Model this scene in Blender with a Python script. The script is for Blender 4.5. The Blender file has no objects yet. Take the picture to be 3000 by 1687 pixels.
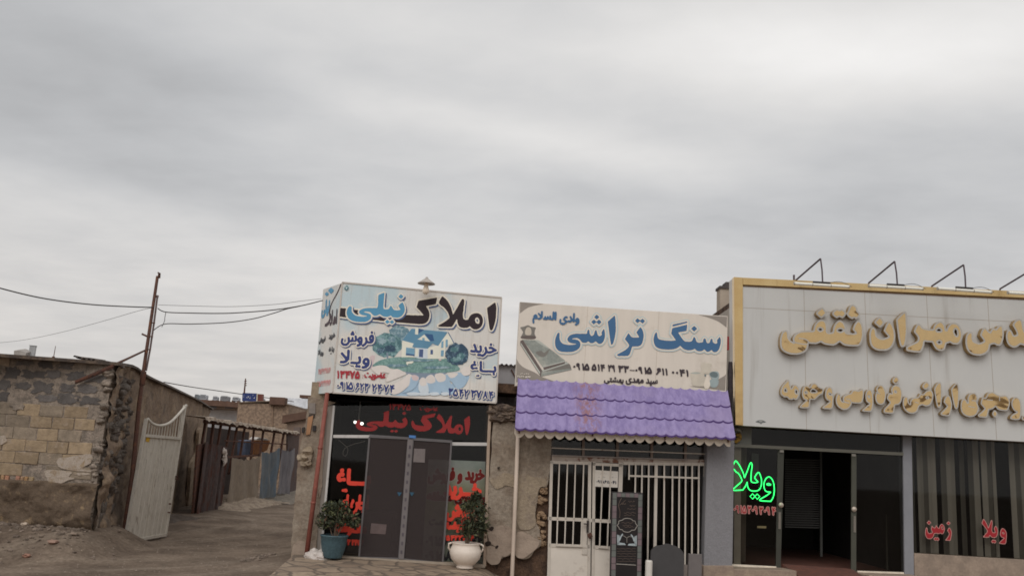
import bpy, bmesh, math, random
import numpy as np
from mathutils import Vector as V, Matrix, noise as mnoise
from mathutils.geometry import tessellate_polygon
random.seed(11)
R = math.radians
S = bpy.context.scene
C = S.collection

# ------------------------------------------------------------------ camera
FPX, PIT, ROL = 2600.0, R(11.2), R(3.15)          # focal length in 3000 px wide picture
CAM = V((0, 0, 1.8))
_F = V((0, math.cos(PIT), math.sin(PIT)))
_U0 = V((0, -math.sin(PIT), math.cos(PIT)))
_R = V((1, 0, 0)) * math.cos(ROL) + _U0 * math.sin(ROL)
_U = _U0 * math.cos(ROL) - V((1, 0, 0)) * math.sin(ROL)
cam = bpy.data.cameras.new('camera')
cam.sensor_width = 36.0
cam.lens = FPX / 3000 * 36
cam.clip_end = 3000
cam.clip_start = 0.1
co = bpy.data.objects.new('camera', cam)
C.objects.link(co)
co.matrix_world = Matrix(((_R.x, _U.x, -_F.x, CAM.x), (_R.y, _U.y, -_F.y, CAM.y), (_R.z, _U.z, -_F.z, CAM.z), (0, 0, 0, 1)))
S.camera = co


def ray(px, py):
    return (_F * FPX + _R * (px - 1500) + _U * (843.5 - py)).normalized()


# ------------------------------------------------------------------ light
SUN_EL, SUN_AZ = R(44), R(196)                     # high, behind the camera and a little left
S.view_settings.view_transform = 'Standard'
S.view_settings.look = 'None'
S.view_settings.exposure = 0.0
S.view_settings.gamma = 1.0
S.cycles.filter_width = 1.7
S.cycles.max_bounces = 8
S.cycles.transparent_max_bounces = 16
sun = bpy.data.lights.new('sun', 'SUN')
sun.energy = 1.2
sun.angle = R(40)
sun.color = (1.0, 0.985, 0.965)
so = bpy.data.objects.new('sun', sun)
C.objects.link(so)
_sd = V((math.sin(SUN_AZ) * math.cos(SUN_EL), math.cos(SUN_AZ) * math.cos(SUN_EL), math.sin(SUN_EL)))
so.rotation_euler = _sd.to_track_quat('Z', 'Y').to_euler()
so.location = _sd * 60


def lin(r, g, b):
    f = lambda v: (v / 255 / 12.92) if v / 255 < .04045 else ((v / 255 + .055) / 1.055) ** 2.4
    return (f(r), f(g), f(b))


class NT:
    """small node helper"""
    def __init__(s, t): s.t = t; s.n = t.nodes; s.l = t.links
    def new(s, k, **kw):
        n = s.n.new(k)
        for a, v in kw.items(): setattr(n, a, v)
        return n
    def set(s, sock, v):
        if hasattr(v, 'links') or hasattr(v, 'is_linked'): s.l.new(v, sock)
        else: sock.default_value = v
    def math(s, op, a, b=None, c=None, clamp=False):
        n = s.new('ShaderNodeMath', operation=op, use_clamp=clamp)
        s.set(n.inputs[0], a)
        if b is not None: s.set(n.inputs[1], b)
        if c is not None: s.set(n.inputs[2], c)
        return n.outputs[0]
    def mix(s, f, a, b, mode='MIX'):
        n = s.new('ShaderNodeMix', data_type='RGBA', blend_type=mode)
        s.set(n.inputs[0], f)
        for i, v in ((6, a), (7, b)):
            s.set(n.inputs[i], v if hasattr(v, 'is_linked') else tuple(v)[:3] + (1,))
        return n.outputs[2]
    def noise(s, vec, scale, detail=6, rough=.6, dist=0):
        n = s.new('ShaderNodeTexNoise')
        if vec is not None: s.l.new(vec, n.inputs['Vector'])
        n.inputs['Scale'].default_value = scale; n.inputs['Detail'].default_value = detail
        n.inputs['Roughness'].default_value = rough; n.inputs['Distortion'].default_value = dist
        return n.outputs[0]
    def ramp(s, f, lo, hi, smooth=True):
        n = s.new('ShaderNodeMapRange', interpolation_type='SMOOTHSTEP' if smooth else 'LINEAR')
        s.set(n.inputs[0], f); n.inputs[1].default_value = lo; n.inputs[2].default_value = hi
        return n.outputs[0]


# ------------------------------------------------------------------ world: Nishita sky under a cloud layer
W = bpy.data.worlds.new('World')
S.world = W
W.use_nodes = True
w = NT(W.node_tree)
w.n.clear()
wout = w.new('ShaderNodeOutputWorld')
bg = w.new('ShaderNodeBackground')
bg.inputs[1].default_value = 0.1
w.l.new(bg.outputs[0], wout.inputs[0])
sky = w.new('ShaderNodeTexSky', sky_type='NISHITA')
sky.sun_disc = False
sky.sun_elevation = SUN_EL
sky.sun_rotation = SUN_AZ
tc = w.new('ShaderNodeTexCoord')
sep = w.new('ShaderNodeSeparateXYZ')
w.l.new(tc.outputs['Generated'], sep.inputs[0])
dx, dy, dz = sep.outputs
az = w.math('ARCTAN2', dx, dy)
el = w.math('ARCSINE', dz)
zz = w.math('ADD', w.math('MAXIMUM', dz, 0.0), 0.10)
cmb = w.new('ShaderNodeCombineXYZ')
w.l.new(w.math('DIVIDE', dx, zz), cmb.inputs[0])
w.l.new(w.math('MULTIPLY', w.math('DIVIDE', dy, zz), 1.0), cmb.inputs[1])
mp = w.new('ShaderNodeMapping')
mp.inputs['Rotation'].default_value = (0, 0, R(20))
mp.inputs['Scale'].default_value = (.78, 1.0, 1)
w.l.new(cmb.outputs[0], mp.inputs[0])
n1 = w.noise(mp.outputs[0], 0.9, 4, .5, .25)
n2 = w.noise(mp.outputs[0], 3.6, 4, .5, .2)
val = w.math('MULTIPLY_ADD', w.math('SUBTRACT', n1, .5), .27, 0.0)
val = w.math('MULTIPLY_ADD', w.math('SUBTRACT', n2, .5), .17, val)
n3 = w.noise(mp.outputs[0], 11.0, 5, .55, .3)
val = w.math('MULTIPLY_ADD', w.math('SUBTRACT', n3, .5), .06, val)


def blob(px, py, sx, sy, amp):
    """one broad bank of cloud: a soft bump in azimuth and elevation"""
    global val
    d = ray(px, py)
    a0, e0 = math.atan2(d.x, d.y), math.asin(d.z)
    ea = w.math('DIVIDE', w.math('SUBTRACT', az, a0), sx / FPX / max(.3, math.cos(e0)))
    ee = w.math('DIVIDE', w.math('SUBTRACT', el, e0), sy / FPX)
    ee = w.math('ADD', ee, w.math('MULTIPLY', ea, 0.12 * sx / sy))
    q = w.math('ADD', w.math('MULTIPLY', ea, ea), w.math('MULTIPLY', ee, ee))
    val = w.math('MULTIPLY_ADD', w.math('EXPONENT', w.math('MULTIPLY', q, -1.0)), amp, val)


BLOBS = [(2420, 150, 520, 150, .26), (1760, 440, 420, 70, .13), (1150, 330, 420, 70, .09), (60, 40, 520, 170, -.12), (620, 240, 420, 60, -.05),
         (2750, 430, 460, 150, -.11), (2300, 640, 800, 130, -.09), (700, 560, 600, 90, -.07), (100, 330, 460, 200, -.12), (2950, 60, 240, 200, .05),
         (800, 880, 800, 90, .045), (2700, 800, 420, 90, -.08), (1450, 120, 520, 90, .07), (1100, 800, 500, 90, .07), (1700, 760, 300, 60, .04), (150, 620, 420, 60, .04)]
for b_ in BLOBS: blob(*b_)
lum = w.math('MULTIPLY_ADD', val, 0.90, 0.66)
lum = w.math('MAXIMUM', lum, 0.25)
tint = w.mix(w.ramp(el, .02, .32), (1.03, 0.985, 0.945), (1.0, 0.993, 0.99))
tint = w.mix(1, tint, w.mix(w.ramp(val, -.16, .16), (.98, .995, 1.015), (1.01, 1.0, .985)), 'MULTIPLY')
vm = w.new('ShaderNodeVectorMath', operation='SCALE')
w.l.new(tint, vm.inputs[0])
w.l.new(w.math('MULTIPLY', lum, 10.0), vm.inputs[3])
skm = w.mix(0.97, sky.outputs[0], vm.outputs[0])
w.l.new(skm, bg.inputs[0])


# ------------------------------------------------------------------ planes: photograph -> place
class Plane:
    """a vertical wall plane through point o, u = horizontal direction of the wall, n = its outside"""
    def __init__(s, px, depth, deg):
        d = ray(px, 1400)
        s.o = CAM + d * (depth / d.y)
        s.o.z = 0
        s.u = V((math.cos(R(deg)), math.sin(R(deg)), 0))
        s.n = V((s.u.y, -s.u.x, 0))
    def at(s, px, py, off=0.0):
        d = ray(px, py)
        k = (s.n.dot(s.o - CAM) + off) / s.n.dot(d)
        return CAM + d * k
    def st(s, px, py, off=0.0):
        p = s.at(px, py, off)
        return ((p - s.o).dot(s.u), p.z)
    def w(s, a, t, off=0.0):
        return s.o + s.u * a + V((0, 0, t)) + s.n * off


def Z(ox, oy, sc, pts):
    return [(ox + p[0] / sc, oy + p[1] / sc) + tuple(p[2:]) for p in pts]


def gpt(px, py, z=0.0):
    d = ray(px, py)
    return CAM + d * ((z - CAM.z) / d.z)


def dpt(px, py, y):
    d = ray(px, py)
    return CAM + d * (y / d.y)


# ------------------------------------------------------------------ materials
MATS = {}


def base_mat(name):
    m = bpy.data.materials.new(name)
    m.use_nodes = True
    t = NT(m.node_tree)
    b = t.n['Principled BSDF']
    return m, t, b


def mat(name, col, rough=.8, var=.18, scale=5, col2=None, thr=(.4, .65), bump=0.0, bscale=30, metal=0.0, spec=.3,
        stretch=(1, 1, 1), stain=None, stain_scale=2.0, stain_thr=(.55, .75), stain_stretch=(1, 1, 1), tone=False):
    if name in MATS: return MATS[name]
    m, t, b = base_mat(name)
    tc = t.new('ShaderNodeTexCoord').outputs['Object']
    mp = t.new('ShaderNodeMapping'); t.l.new(tc, mp.inputs[0]); mp.inputs['Scale'].default_value = stretch
    v = mp.outputs[0]
    n = t.noise(v, scale, 7, .65)
    if tone:
        at = t.new('ShaderNodeAttribute', attribute_name='tone')
        col = at.outputs['Color']
        c = t.mix(t.ramp(n, .25, .75), t.mix(1, col, (1 - var,) * 3, 'MULTIPLY'), t.mix(1, col, (1 + var,) * 3, 'MULTIPLY'))
        if col2: c = t.mix(t.ramp(t.noise(tc, scale * .55, 5, .7), *thr), c, col2)
    elif col2:
        c0 = t.mix(t.ramp(n, *thr), col, col2)
        f = t.noise(v, scale * 6, 4, .6)
        c = t.mix(1, c0, t.mix(t.ramp(f, .2, .8), (1 - var,) * 3, (1 + var,) * 3), 'MULTIPLY')
    else:
        c = t.mix(t.ramp(n, .25, .75), [x * (1 - var) for x in col], [x * (1 + var) for x in col])
    if stain:
        ms = t.new('ShaderNodeMapping'); t.l.new(tc, ms.inputs[0]); ms.inputs['Scale'].default_value = stain_stretch
        c = t.mix(t.ramp(t.noise(ms.outputs[0], stain_scale, 6, .68), *stain_thr), c, stain)
    t.l.new(c, b.inputs['Base Color'])
    b.inputs['Roughness'].default_value = rough
    b.inputs['Metallic'].default_value = metal
    b.inputs['Specular IOR Level'].default_value = spec
    if bump:
        bn = t.new('ShaderNodeBump')
        bn.inputs['Strength'].default_value = min(1.0, bump)
        bn.inputs['Distance'].default_value = .03
        h = t.math('ADD', t.noise(v, bscale, 8, .7), t.math('MULTIPLY', t.noise(v, bscale * .2, 4, .6), 1.2))
        t.l.new(h, bn.inputs['Height'])
        t.l.new(bn.outputs[0], b.inputs['Normal'])
    MATS[name] = m
    return m


def glass(name, tint=(.8, .82, .8), refl=.9, base=.03):
    m, t, b = base_mat(name)
    t.n.remove(b)
    out = t.n['Material Output']
    tr = t.new('ShaderNodeBsdfTransparent'); tr.inputs[0].default_value = tint + (1,)
    gl = t.new('ShaderNodeBsdfGlossy'); gl.inputs['Roughness'].default_value = .03
    gl.inputs[0].default_value = (refl, refl, refl, 1)
    fr = t.new('ShaderNodeFresnel'); fr.inputs[0].default_value = 1.45
    mx = t.new('ShaderNodeMixShader')
    t.l.new(t.math('ADD', t.math('MULTIPLY', fr.outputs[0], .9), base - .03), mx.inputs[0])
    t.l.new(tr.outputs[0], mx.inputs[1]); t.l.new(gl.outputs[0], mx.inputs[2])
    t.l.new(mx.outputs[0], out.inputs[0])
    return m


def veil(name, col, alpha, rough=.9):
    """woven screen: part see-through"""
    m, t, b = base_mat(name)
    out = t.n['Material Output']
    b.inputs['Base Color'].default_value = tuple(col) + (1,)
    b.inputs['Roughness'].default_value = rough
    b.inputs['Specular IOR Level'].default_value = .1
    tr = t.new('ShaderNodeBsdfTransparent')
    mx = t.new('ShaderNodeMixShader')
    tc = t.new('ShaderNodeTexCoord').outputs['Object']
    mp = t.new('ShaderNodeMapping'); t.l.new(tc, mp.inputs[0]); mp.inputs['Scale'].default_value = (1, 1, 9)
    n = t.noise(mp.outputs[0], 7, 6, .7)
    t.l.new(t.math('ADD', t.math('MULTIPLY', t.math('SUBTRACT', n, .5), .18), alpha), mx.inputs[0])
    t.l.new(tr.outputs[0], mx.inputs[1]); t.l.new(b.outputs[0], mx.inputs[2])
    t.l.new(mx.outputs[0], out.inputs[0])
    return m


def emit(name, col, k):
    m, t, b = base_mat(name)
    b.inputs['Base Color'].default_value = tuple(c * .3 for c in col) + (1,)
    b.inputs['Emission Color'].default_value = tuple(col) + (1,)
    b.inputs['Emission Strength'].default_value = k
    return m


# ------------------------------------------------------------------ meshes and objects
ORG = {}


class MB:
    def __init__(s): s.v = []; s.f = []; s.m = []; s.t = []
    def face(s, pts, mi=0, tone=None):
        i = len(s.v); s.v += [V(p) for p in pts]; s.f.append(list(range(i, i + len(pts)))); s.m.append(mi); s.t.append(tone)
    def prism(s, pts, vec, mi=0, tone=None):
        """polygon pts (seen from outside: counter clockwise) pushed back by vec"""
        pts = [V(p) for p in pts]; vec = V(vec); n = len(pts); i = len(s.v)
        s.v += pts + [p + vec for p in pts]
        s.f.append(list(range(i, i + n))); s.f.append([i + n + k for k in range(n)][::-1])
        for k in range(n):
            a, b = i + k, i + (k + 1) % n
            s.f.append([b, a, a + n, b + n])
        s.m += [mi] * (n + 2); s.t += [tone] * (n + 2)
    def box(s, c, sx, sy, sz, rz=0.0, mi=0, tone=None):
        """box with its base centre at c"""
        c = V(c); a = V((math.cos(rz), math.sin(rz), 0)) * sx / 2; b = V((-math.sin(rz), math.cos(rz), 0)) * sy / 2
        s.prism([c - a - b, c + a - b, c + a - b + V((0, 0, sz)), c - a - b + V((0, 0, sz))], b * 2, mi, tone)
    def tube(s, pts, r, n=8, closed=False, mi=0, cap=True):
        pts = [V(p) for p in pts]; N = len(pts); i0 = len(s.v)
        rr = r if isinstance(r, (list, tuple)) else [r] * N
        up = V((0, 0, 1))
        for k in range(N):
            a = pts[k - 1] if (k or closed) else pts[k]
            b = pts[(k + 1) % N] if (k < N - 1 or closed) else pts[k]
            d = (b - a).normalized()
            if abs(d.z) > .95: x = d.cross(V((0, 1, 0))).normalized()
            else: x = d.cross(up).normalized()
            y = d.cross(x).normalized()
            for q in range(n):
                an = 2 * math.pi * q / n
                s.v.append(pts[k] + (x * math.cos(an) + y * math.sin(an)) * rr[k])
        for k in range(N if closed else N - 1):
            a, b = i0 + k * n, i0 + ((k + 1) % N) * n
            for q in range(n):
                s.f.append([a + q, a + (q + 1) % n, b + (q + 1) % n, b + q]); s.m.append(mi); s.t.append(None)
        if cap and not closed:
            s.f.append([i0 + q for q in range(n)][::-1]); s.f.append([i0 + (N - 1) * n + q for q in range(n)])
            s.m += [mi] * 2; s.t += [None] * 2
    def lathe(s, c, prof, n=28, mi=0):
        """profile [(radius, z)...] turned round the vertical through c"""
        c = V(c); i0 = len(s.v)
        for r, z in prof:
            for q in range(n):
                a = 2 * math.pi * q / n
                s.v.append(c + V((r * math.cos(a), r * math.sin(a), z)))
        for k in range(len(prof) - 1):
            for q in range(n):
                a, b = i0 + k * n, i0 + (k + 1) * n
                s.f.append([a + q, a + (q + 1) % n, b + (q + 1) % n, b + q]); s.m.append(mi); s.t.append(None)
    def lump(s, c, rx, ry, rz, jit=.25, sub=1, mi=0, tone=None):
        bm = bmesh.new(); bmesh.ops.create_icosphere(bm, subdivisions=sub, radius=1)
        i0 = len(s.v); sd = V((random.uniform(0, 99), random.uniform(0, 99), random.uniform(0, 99)))
        for v in bm.verts:
            k = 1 + jit * mnoise.noise(v.co * 1.6 + sd) * 1.6
            s.v.append(V((v.co.x * rx * k, v.co.y * ry * k, v.co.z * rz * k)) + V(c))
        for f in bm.faces:
            s.f.append([i0 + v.index for v in f.verts]); s.m.append(mi); s.t.append(tone)
        bm.free()
    def grid(s, fn, nu, nv, mi=0, flip=False):
        i0 = len(s.v)
        for j in range(nv + 1):
            for i in range(nu + 1): s.v.append(V(fn(i / nu, j / nv)))
        for j in range(nv):
            for i in range(nu):
                a = i0 + j * (nu + 1) + i
                q = [a, a + 1, a + nu + 2, a + nu + 1]
                s.f.append(q[::-1] if flip else q); s.m.append(mi); s.t.append(None)
    def build(s, name, mats, parent=None, smooth=False, bevel=0, loc=None):
        if not isinstance(mats, (list, tuple)): mats = [mats]
        if parent is not None: org = ORG[parent.name]
        elif loc is not None: org = V(loc)
        else:
            xs = [p.x for p in s.v]; ys = [p.y for p in s.v]; zs = [p.z for p in s.v]
            org = V(((min(xs) + max(xs)) / 2, (min(ys) + max(ys)) / 2, min(zs)))
        me = bpy.data.meshes.new(name)
        me.from_pydata([tuple(p - org) for p in s.v], [], s.f)
        for m in mats: me.materials.append(m)
        me.polygons.foreach_set('material_index', s.m)
        if smooth: me.polygons.foreach_set('use_smooth', [True] * len(s.f))
        if any(t is not None for t in s.t):
            ca = me.color_attributes.new('tone', 'FLOAT_COLOR', 'CORNER')
            arr = []
            for f, t in zip(s.f, s.t): arr += list(tuple(t or (.3, .3, .3)) + (1,)) * len(f)
            ca.data.foreach_set('color', arr)
        me.update()
        o = bpy.data.objects.new(name, me)
        C.objects.link(o)
        if parent is not None: o.parent = parent
        else: o.location = org
        ORG[o.name] = org
        if bevel:
            b = o.modifiers.new('bevel', 'BEVEL'); b.width = bevel; b.segments = 2; b.limit_method = 'ANGLE'
        return o


def tag(o, label, cat, group=None, kind=None):
    if label: o['label'] = label
    if cat: o['category'] = cat
    if group: o['group'] = group
    if kind: o['kind'] = kind
    return o


def thing(name, label, cat, loc, group=None):
    o = bpy.data.objects.new(name, None)
    o.empty_display_size = .2
    C.objects.link(o)
    o.location = loc
    ORG[o.name] = V(loc)
    return tag(o, label, cat, group)


def copy_tree(o, parent=None):
    c = o.copy(); C.objects.link(c)
    ORG[c.name] = ORG[o.name]
    if parent is not None: c.parent = parent
    for ch in [x for x in C.objects if x.parent == o]: copy_tree(ch, c)
    return c


def quadp(pl, pts, off=0.0):
    return [pl.at(p[0], p[1], off) for p in pts]


def slab(mb, pl, pts, front, thick, mi=0):
    """polygon given clockwise on the picture, as seen; pushed back into the wall"""
    mb.prism([pl.at(p[0], p[1], front) for p in pts][::-1], -pl.n * thick, mi)


def bar(mb, pl, a, b, w, front, thick, mi=0):
    """straight bar between two picture points on a wall plane, w metres wide"""
    A, B = V(pl.at(*a, front)), V(pl.at(*b, front))
    d = (B - A).normalized(); q = pl.n.cross(d).normalized() * w / 2
    mb.prism([A - q, B - q, B + q, A + q] if (B - A).cross(q).dot(pl.n) > 0 else [A + q, B + q, B - q, A - q], -pl.n * thick, mi)


# ------------------------------------------------------------------ lettering
JOIN = {}
for ch_, c_ in dict(ب=0xFE8F, ت=0xFE95, ث=0xFE99, ج=0xFE9D, ح=0xFEA1, خ=0xFEA5, س=0xFEB1, ش=0xFEB5, ص=0xFEB9, ض=0xFEBD, ط=0xFEC1,
                    ع=0xFEC9, غ=0xFECD, ف=0xFED1, ق=0xFED5, ک=0xFB8E, گ=0xFB92, ل=0xFEDD, م=0xFEE1, ن=0xFEE5, ه=0xFEE9, ی=0xFBFC).items():
    JOIN[ch_] = (c_, 4)
for ch_, c_ in dict(ا=0xFE8D, د=0xFEA9, ذ=0xFEAB, ر=0xFEAD, ز=0xFEAF, و=0xFEED).items(): JOIN[ch_] = (c_, 2)
JOIN['\u0001'] = (0xFEFB, 2)                       # lam-alef
JOIN['ـ'] = (0x640, 9)


def shape_text(s):
    out = []
    for word in s.split(' '):
        if not any(c in JOIN for c in word):
            out.append(word); continue
        word = word.replace('لا', '\u0001')
        r = []
        for i, c in enumerate(word):
            if c not in JOIN: r.append(c); continue
            cp, k = JOIN[c]
            prv = i > 0 and word[i - 1] in JOIN and JOIN[word[i - 1]][1] != 2
            nxt = i + 1 < len(word) and word[i + 1] in JOIN and k != 2
            if k == 9: r.append('ـ')
            elif k == 2: r.append(chr(cp + (1 if prv else 0)))
            else: r.append(chr(cp + (3 if prv and nxt else 1 if prv else 2 if nxt else 0)))
        out.append(''.join(r)[::-1])
    return ' '.join(out[::-1]) if any(c in JOIN for c in s) else s


_FT = {}


def font_tris(s):
    if s in _FT: return _FT[s]
    cu = bpy.data.curves.new('tmp', 'FONT'); cu.body = shape_text(s); cu.resolution_u = 4
    o = bpy.data.objects.new('tmp', cu)
    me = o.to_mesh()
    me.calc_loop_triangles()
    vs = np.array([v.co[:2] for v in me.vertices])
    tr = [vs[list(t.vertices)] for t in me.loop_triangles]
    lo, hi = vs.min(0), vs.max(0)
    tr = [(t - lo) / (hi - lo) for t in tr]
    o.to_mesh_clear(); bpy.data.objects.remove(o); bpy.data.curves.remove(cu)
    _FT[s] = tr
    return tr


def smooth_poly(pts, closed=True, k=5):
    P = [np.array(p[:2], float) for p in pts]; cor = [len(p) > 2 for p in pts]; n = len(P); out = []
    for i in range(n if closed else n - 1):
        a, b = P[i], P[(i + 1) % n]
        if cor[i] and cor[(i + 1) % n]: out.append(a); continue
        pa = P[i - 1] if (closed or i) else a; nb = P[(i + 2) % n] if (closed or i < n - 2) else b
        ta = np.zeros(2) + (b - a) * .5 if cor[i] else (b - pa) / 2
        tb = (b - a) * .5 if cor[(i + 1) % n] else (nb - a) / 2
        for j in range(k):
            t = j / k; t2, t3 = t * t, t ** 3
            out.append((2 * t3 - 3 * t2 + 1) * a + (t3 - 2 * t2 + t) * ta + (-2 * t3 + 3 * t2) * b + (t3 - t2) * tb)
    if not closed: out.append(P[-1])
    return np.array(out)


_ST = [(.14, 1), (.27, .55), (.32, 0)]
DIGIT = {'۰': [[(.2, .45), (.32, .45)], [(.26, .52), (.26, .38)], [(.2, .45), (.26, .52), (.32, .45), (.26, .38), (.2, .45)]], '۱': [[(.2, 1), (.3, .55), (.34, 0)]],
         '۲': [_ST, [(.18, .88), (.30, .68), (.50, .66), (.62, .98)]],
         '۳': [_ST, [(.16, .92), (.22, .73), (.34, .71), (.40, .94)], [(.40, .94), (.45, .72), (.58, .70), (.68, .98)]],
         '۴': [_ST, [(.24, .64), (.45, .58), (.70, .58)], [(.66, .96), (.48, .98), (.42, .82), (.48, .62)]],
         '۵': [[(.35, 1), (.16, .62), (.05, .28), (.12, .05), (.27, .05), (.35, .22), (.43, .05), (.58, .05), (.65, .28), (.54, .62), (.35, 1)]],
         '۶': [[(.64, .88), (.48, 1), (.28, .92), (.26, .72), (.42, .60), (.66, .62)], [(.52, .60), (.32, .34), (.12, 0)]],
         '۷': [[(.06, 1), (.25, .55), (.35, .02), (.46, .55), (.64, 1)]], '۸': [[(.06, 0), (.25, .45), (.35, .98), (.46, .45), (.64, 0)]],
         '۹': [[(.44, .80), (.36, .97), (.18, .95), (.10, .78), (.20, .62), (.44, .64)], [(.42, .95), (.45, .5), (.54, 0)]]}


def digit_quads(s, k=.075):
    """bold sign painter's Persian digits as little ribbons in the unit square"""
    out = []; x = 0
    for c in s:
        if c == ' ': x += .35; continue
        for l in DIGIT[c]:
            P = smooth_poly(l, closed=False, k=3)
            for a, b in zip(P[:-1], P[1:]):
                d = b - a; n = np.array([-d[1], d[0]]) / (np.hypot(*d) + 1e-9) * k
                out.append([a - n + [x, 0], b - n + [x, 0], b + n + [x, 0], a + n + [x, 0]])
            for a in P: out.append([a + [x + k * math.cos(q), k * math.sin(q)] for q in (0, 1.05, 2.1, 3.15, 4.2, 5.25)])
        x += {'۰': .52, '۱': .52}.get(c, .82)
    al = np.concatenate([np.array(q) for q in out]); lo, hi = al.min(0), al.max(0)
    return [(np.array(q) - lo) / (hi - lo) for q in out]


def lean(x): return .058 + 7.3e-5 * (1500 - x)


def txt(pl, s, x0, y0, x1, y1, h, off=0.0, ln=None):
    """font text fitted between two top corners (picture pixels), h pixels tall -> triangles on the plane"""
    out = []
    if ln is None: ln = lean((x0 + x1) / 2)
    c = [pl.st(x0, y0, off), pl.st(x1, y1, off), pl.st(x1 - ln * h, y1 + h, off), pl.st(x0 - ln * h, y0 + h, off)]
    c = [np.array(q) for q in c]
    for t in (font_tris(s) if any(k in JOIN for k in s) else digit_quads(s)):
        q = [(c[3] * (1 - u) + c[2] * u) * (1 - v) + (c[0] * (1 - u) + c[1] * u) * v for u, v in t]
        out.append([np.array(q)])
    return out


def trace(pl, shapes, off=0.0):
    """traced letter outlines in picture pixels -> shapes on the plane; a shape is [outline, hole, hole...]"""
    return [[np.array([pl.st(x, y, off) for x, y in smooth_poly(l)]) for l in sh] for sh in shapes]


def raster(shapes, h, pad):
    al = np.concatenate([l for sh in shapes for l in sh])
    lo = al.min(0) - pad; hi = al.max(0) + pad
    nx, ny = int((hi[0] - lo[0]) / h) + 2, int((hi[1] - lo[1]) / h) + 2
    M = np.zeros((ny, nx), bool)
    xs = lo[0] + np.arange(nx) * h
    for sh in shapes:
        y0 = max(0, int((min(l[:, 1].min() for l in sh) - lo[1]) / h)); y1 = min(ny - 1, int((max(l[:, 1].max() for l in sh) - lo[1]) / h) + 1)
        for j in range(y0, y1 + 1):
            y = lo[1] + j * h + 1e-7; xc = []
            for l in sh:
                a = l; b = np.roll(l, -1, 0)
                m = (a[:, 1] <= y) != (b[:, 1] <= y)
                if m.any(): xc += list(a[m, 0] + (y - a[m, 1]) / (b[m, 1] - a[m, 1]) * (b[m, 0] - a[m, 0]))
            xc.sort()
            for k in range(0, len(xc) - 1, 2): M[j] |= (xs >= xc[k]) & (xs <= xc[k + 1])
    return M, lo


def dilate(M, r):
    if r <= 0: return M
    n = int(math.ceil(r)); ny, nx = M.shape; big = 1e6
    P = np.pad(M, n)
    g = np.full((ny, nx + 2 * n), big)
    for d in range(-n, n + 1):
        g = np.minimum(g, np.where(P[n + d:n + d + ny, :], d * d, big))
    o = np.full((ny, nx), big)
    for d in range(-n, n + 1): o = np.minimum(o, g[:, n + d:n + d + nx] + d * d)
    return o <= r * r


def contours(M, lo, h, tol):
    A = np.pad(M.astype(float), 2)
    for _ in range(2):
        A = (A + np.roll(A, 1, 0) + np.roll(A, -1, 0)) / 3
        A = (A + np.roll(A, 1, 1) + np.roll(A, -1, 1)) / 3
    B = A > .5
    ny, nx = A.shape
    case = B[:-1, :-1] * 1 + B[:-1, 1:] * 2 + B[1:, 1:] * 4 + B[1:, :-1] * 8
    js, is_ = np.nonzero((case > 0) & (case < 15))
    T = {1: [(3, 0)], 2: [(0, 1)], 3: [(3, 1)], 4: [(1, 2)], 5: [(3, 0), (1, 2)], 6: [(0, 2)], 7: [(3, 2)], 8: [(2, 3)], 9: [(2, 0)],
         10: [(0, 1), (2, 3)], 11: [(2, 1)], 12: [(1, 3)], 13: [(1, 0)], 14: [(0, 3)]}
    nxt = {}
    def key(e, j, i): return ((0, j, i), (1, j, i + 1), (0, j + 1, i), (1, j, i))[e]
    for j, i in zip(js.tolist(), is_.tolist()):
        for a, b in T[int(case[j, i])]: nxt[key(a, j, i)] = key(b, j, i)
    def pos(k):
        d, j, i = k
        if d == 0:
            a, b = A[j, i], A[j, i + 1]; return (lo[0] + (i - 2 + (.5 - a) / (b - a)) * h, lo[1] + (j - 2) * h)
        a, b = A[j, i], A[j + 1, i]; return (lo[0] + (i - 2) * h, lo[1] + (j - 2 + (.5 - a) / (b - a)) * h)
    loops = []
    while nxt:
        k0 = next(iter(nxt)); lp = []; k = k0
        while k in nxt:
            lp.append(pos(k)); k = nxt.pop(k)
        if len(lp) > 5:
            lp = np.array(lp)
            d = dp(np.vstack([lp, lp[:1]]), tol)[:-1]
            if len(d) >= 3: loops.append(d)
    return loops


def dp(P, tol):
    keep = np.zeros(len(P), bool); keep[[0, -1]] = True
    m = int(np.argmax(((P - P[0]) ** 2).sum(1))); keep[m] = True
    st = [(0, m), (m, len(P) - 1)]
    while st:
        a, b = st.pop()
        if b - a < 2: continue
        d = P[b] - P[a]; L = np.hypot(*d) or 1e-9
        q = np.abs((P[a + 1:b, 0] - P[a, 0]) * d[1] - (P[a + 1:b, 1] - P[a, 1]) * d[0]) / L
        i = int(np.argmax(q))
        if q[i] > tol: keep[a + 1 + i] = True; st += [(a, a + 1 + i), (a + 1 + i, b)]
    return P[keep]


def inside(p, l):
    a = l; b = np.roll(l, -1, 0)
    m = (a[:, 1] <= p[1]) != (b[:, 1] <= p[1])
    x = a[m, 0] + (p[1] - a[m, 1]) / (b[m, 1] - a[m, 1]) * (b[m, 0] - a[m, 0])
    return int((x > p[0]).sum()) % 2 == 1


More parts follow.
